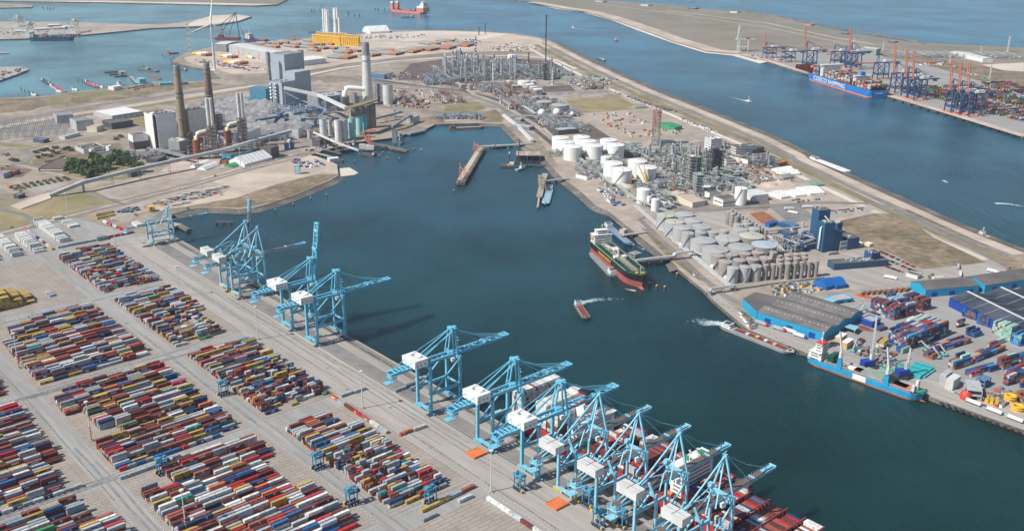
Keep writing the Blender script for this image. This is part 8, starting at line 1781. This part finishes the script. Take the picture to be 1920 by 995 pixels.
# ================================================================ west spit terminal
for i, (p, s) in enumerate([((50, 68), .75), ((136, 62), .75), ((30, 50), .6)]): 
    r = far_crane('pale grey crane of the west spit, %s from the left' % ordn(i), p, False, s, hd=-math.pi/2)
    for c in r.children: c.data = c.data.copy(); [c.data.materials.__setitem__(k, MT['offwhite']) for k in range(len(c.data.materials))]
scatter(50, [(0, 54), (130, 52), (140, 62), (0, 68)], '{} block on the west spit terminal', 'load', 'quay_load', [CAB[0], CAB[7], CAB[1], CAB[2]], 'loads on the west spit', 81)
for i, (x, y) in enumerate([(28, 62), (66, 58), (100, 56), (90, 51), (118, 54)]): bldg('long pale shed on the west spit, %s from the left' % ordn(i), (x, y), (x-6, y-1.5), (x+22, y-.7), y-3.5, 'lgrey', 'white', name='spit_shed', parapet=False)
scatter(26, [(0, 136), (40, 128), (50, 130), (0, 148)], '{} load on the west quay end', 'load', 'quay_load', [CAB[0], CAB[3], CAB[2], CAB[7]], 'loads on the west quay', 82)
# ---------------------------------------------------------------- build the gathered containers
def cmesh(mb, p, rz, L, ci, top, logo, rr, n):
    co, si = math.cos(rz), math.sin(rz); x, y = L/2, 1.22; z = 2.58
    def q(a, b, c): return (p.x+a*co-b*si, p.y+a*si+b*co, p.z+c)
    vs = [q(a, b, c) for c in (0, z) for a, b in ((-x, -y), (x, -y), (x, y), (-x, y))]
    fs = [(0, 1, 5, 4), (1, 2, 6, 5), (2, 3, 7, 6), (3, 0, 4, 7)] + ([(4, 5, 6, 7)] if top else [])
    mb.add(vs, fs, ci)
    for s in (-1, 1):      # door posts and bars
        a = s*(x+.03); mb.add([q(a, -.06, .2), q(a, .06, .2), q(a, .06, 2.4), q(a, -.06, 2.4)], [(0, 1, 2, 3)[::s]], n)
    if logo:
        k = rr.uniform(-.25, .15)*L; w_ = rr.choice([1.5, 3.2, 5.5]) * (L/12.19); h_ = 1.1 if w_ > 3 else 1.6
        for s in (-1, 1):
            b = s*(y+.03); mb.add([q(k-w_/2, b, .8), q(k+w_/2, b, .8), q(k+w_/2, b, .8+h_), q(k-w_/2, b, .8+h_)], [(0, 1, 2, 3)[::-s]], logo)
mats_ = ['box_'+c for c in CN] + ['steel_dark', 'logo_blue', 'logo_pale', 'logo_black']
mat('logo_blue', (.12, .42, .60), .6, 0, .05, .3); mat('logo_pale', (.66, .66, .64), .6, 0, .05, .3); mat('logo_black', (.03, .03, .035), .6, 0, .05, .3)
ND = len(CN)
def logo_of(c, rr):
    t = rr.random()
    if c in ('light_grey', 'mid_grey', 'white'): return ND+1 if t < .6 else 0
    if c == 'yellow': return ND+3 if t < .8 else 0
    return ND+2 if t < .5 else 0
cells = {}
for i, (p, rz, L, c, pl) in enumerate(CONT): cells.setdefault((round(p.x*2), round(p.y*2)), []).append((p.z, i))
tops = set(max(v)[1] for v in cells.values())
def seen(p):
    v = p-Vector((0, 0, H)); d = v.dot(CF)
    return d > 0 and abs(v.dot(CR)/d*FP) < 950 and abs(v.dot(CU)/d*FP) < 490
cand = sorted((( (CONT[i][0]-Vector((0, 0, H))).length / (CONT[i][2]/12.19)**.5, i) for i in tops if seen(CONT[i][0])))
indiv = [i for d, i in cand[:300]]
iset = set(indiv); rr = random.Random(99); big = M()
for i, (p, rz, L, c, pl) in enumerate(CONT):
    if i in iset: continue
    cmesh(big, p, rz, L, CN.index(c), True, logo_of(c, rr), rr, ND)
me_ = big.mesh('stacked_containers', mats_); R9 = random.Random(6); tv = []; nf = len(big.f); cur = 0
for q, f in enumerate(big.f):
    if q == 0 or big.m[q] < ND <= big.m[q-1]: cur = R9.uniform(-.2, .22)
    tv.append(cur)
at_ = me_.attributes.new('tint', 'FLOAT', 'FACE'); at_.data.foreach_set('value', tv)
o = ob('stacked_containers', me_, mats_); o['kind'] = 'stuff'; o['label'] = 'thousands of stacked shipping containers filling the yards and ship decks'
base = {}
CNAME = {k: k.replace('_', ' ') for k in CN}
used = {}
for i in indiv:
    p, rz, L, c, pl = CONT[i]; k = (c, L, rr.random() < .5)
    if k not in base:
        mb = M(); cmesh(mb, Vector((0, 0, 0)), 0, L, 0, True, (logo_of(c, random.Random(1)) if k[2] else 0) and {1: 2, 2: 3, 3: 4}[(ND+1 if 'grey' in c or c == 'white' else ND+3 if c == 'yellow' else ND+2)-ND], random.Random(2), 1)
        base[k] = mb.mesh('shipping_container', ['box_'+c, 'steel_dark', 'logo_blue', 'logo_pale', 'logo_black'])
    o = bpy.data.objects.new('shipping_container', base[k]); C.objects.link(o); o.location = p; o.rotation_euler = (0, 0, rz)
    a = p.dot(DA); b = p.dot(DB); lvl = int(round((p.z-.3)/HC))+1 if pl != 'ship' else 0
    if pl == 'ship': lb = f'{CNAME[c]} box on the red ship, {ordn(max(0, int((b-490)/2.55)))} from quay, {ordn(max(0, int((a-200)/14.5)))} bay'; g = 'containers on the deck of the red ship'
    elif pl == 'line': lb = f'{CNAME[c]} container in the single boundary line, {ordn(max(0, int((a-225)/12.5)))} from near end'; g = 'containers in the boundary lines'
    else:
        row = ordn(max(0, int((a-518 if a < 690 else a-702)/3.62+.5))); slot = ordn(max(0, int((b-84 if b < 200 else b-213.5 if b < 330 else b-343)/12.6)))
        blk = {'II': 'nearest wide block', 'I': 'nearest quayside block', 'III': 'nearest left edge block'}.get(pl, 'nearest block') if a < 690 else {'II': 'second wide block', 'I': 'second quayside block', 'III': 'second left edge block'}.get(pl, 'second block')
        lb = f'{CNAME[c]} box, level {lvl}, {row} row, {slot} slot from left, {blk}'; g = 'containers in the yard blocks'
    n = used.get(lb, 0); used[lb] = n+1
    if n: lb = ('twin ' if n == 1 else 'third ') + lb
    o['label'] = lb; o['category'] = 'container'; o['group'] = g
# ---------------------------------------------------------------- the air
hz = M(); hz.box((0, 18500, -15), (61000, 54000, 440))
m = bpy.data.materials.new('haze_air'); m.use_nodes = True; n = m.node_tree.nodes; n.remove(n['Principled BSDF'])
pv = n.new('ShaderNodeVolumePrincipled'); pv.inputs['Color'].default_value = (.80, .88, 1, 1); pv.inputs['Density'].default_value = .00003; pv.inputs['Anisotropy'].default_value = .2
m.node_tree.links.new(pv.outputs[0], n['Material Output'].inputs['Volume']); MT['haze_air'] = m
HAZE = True
if HAZE: o = ob('haze', hz, 'haze_air', kind='stuff'); o.display_type = 'WIRE'
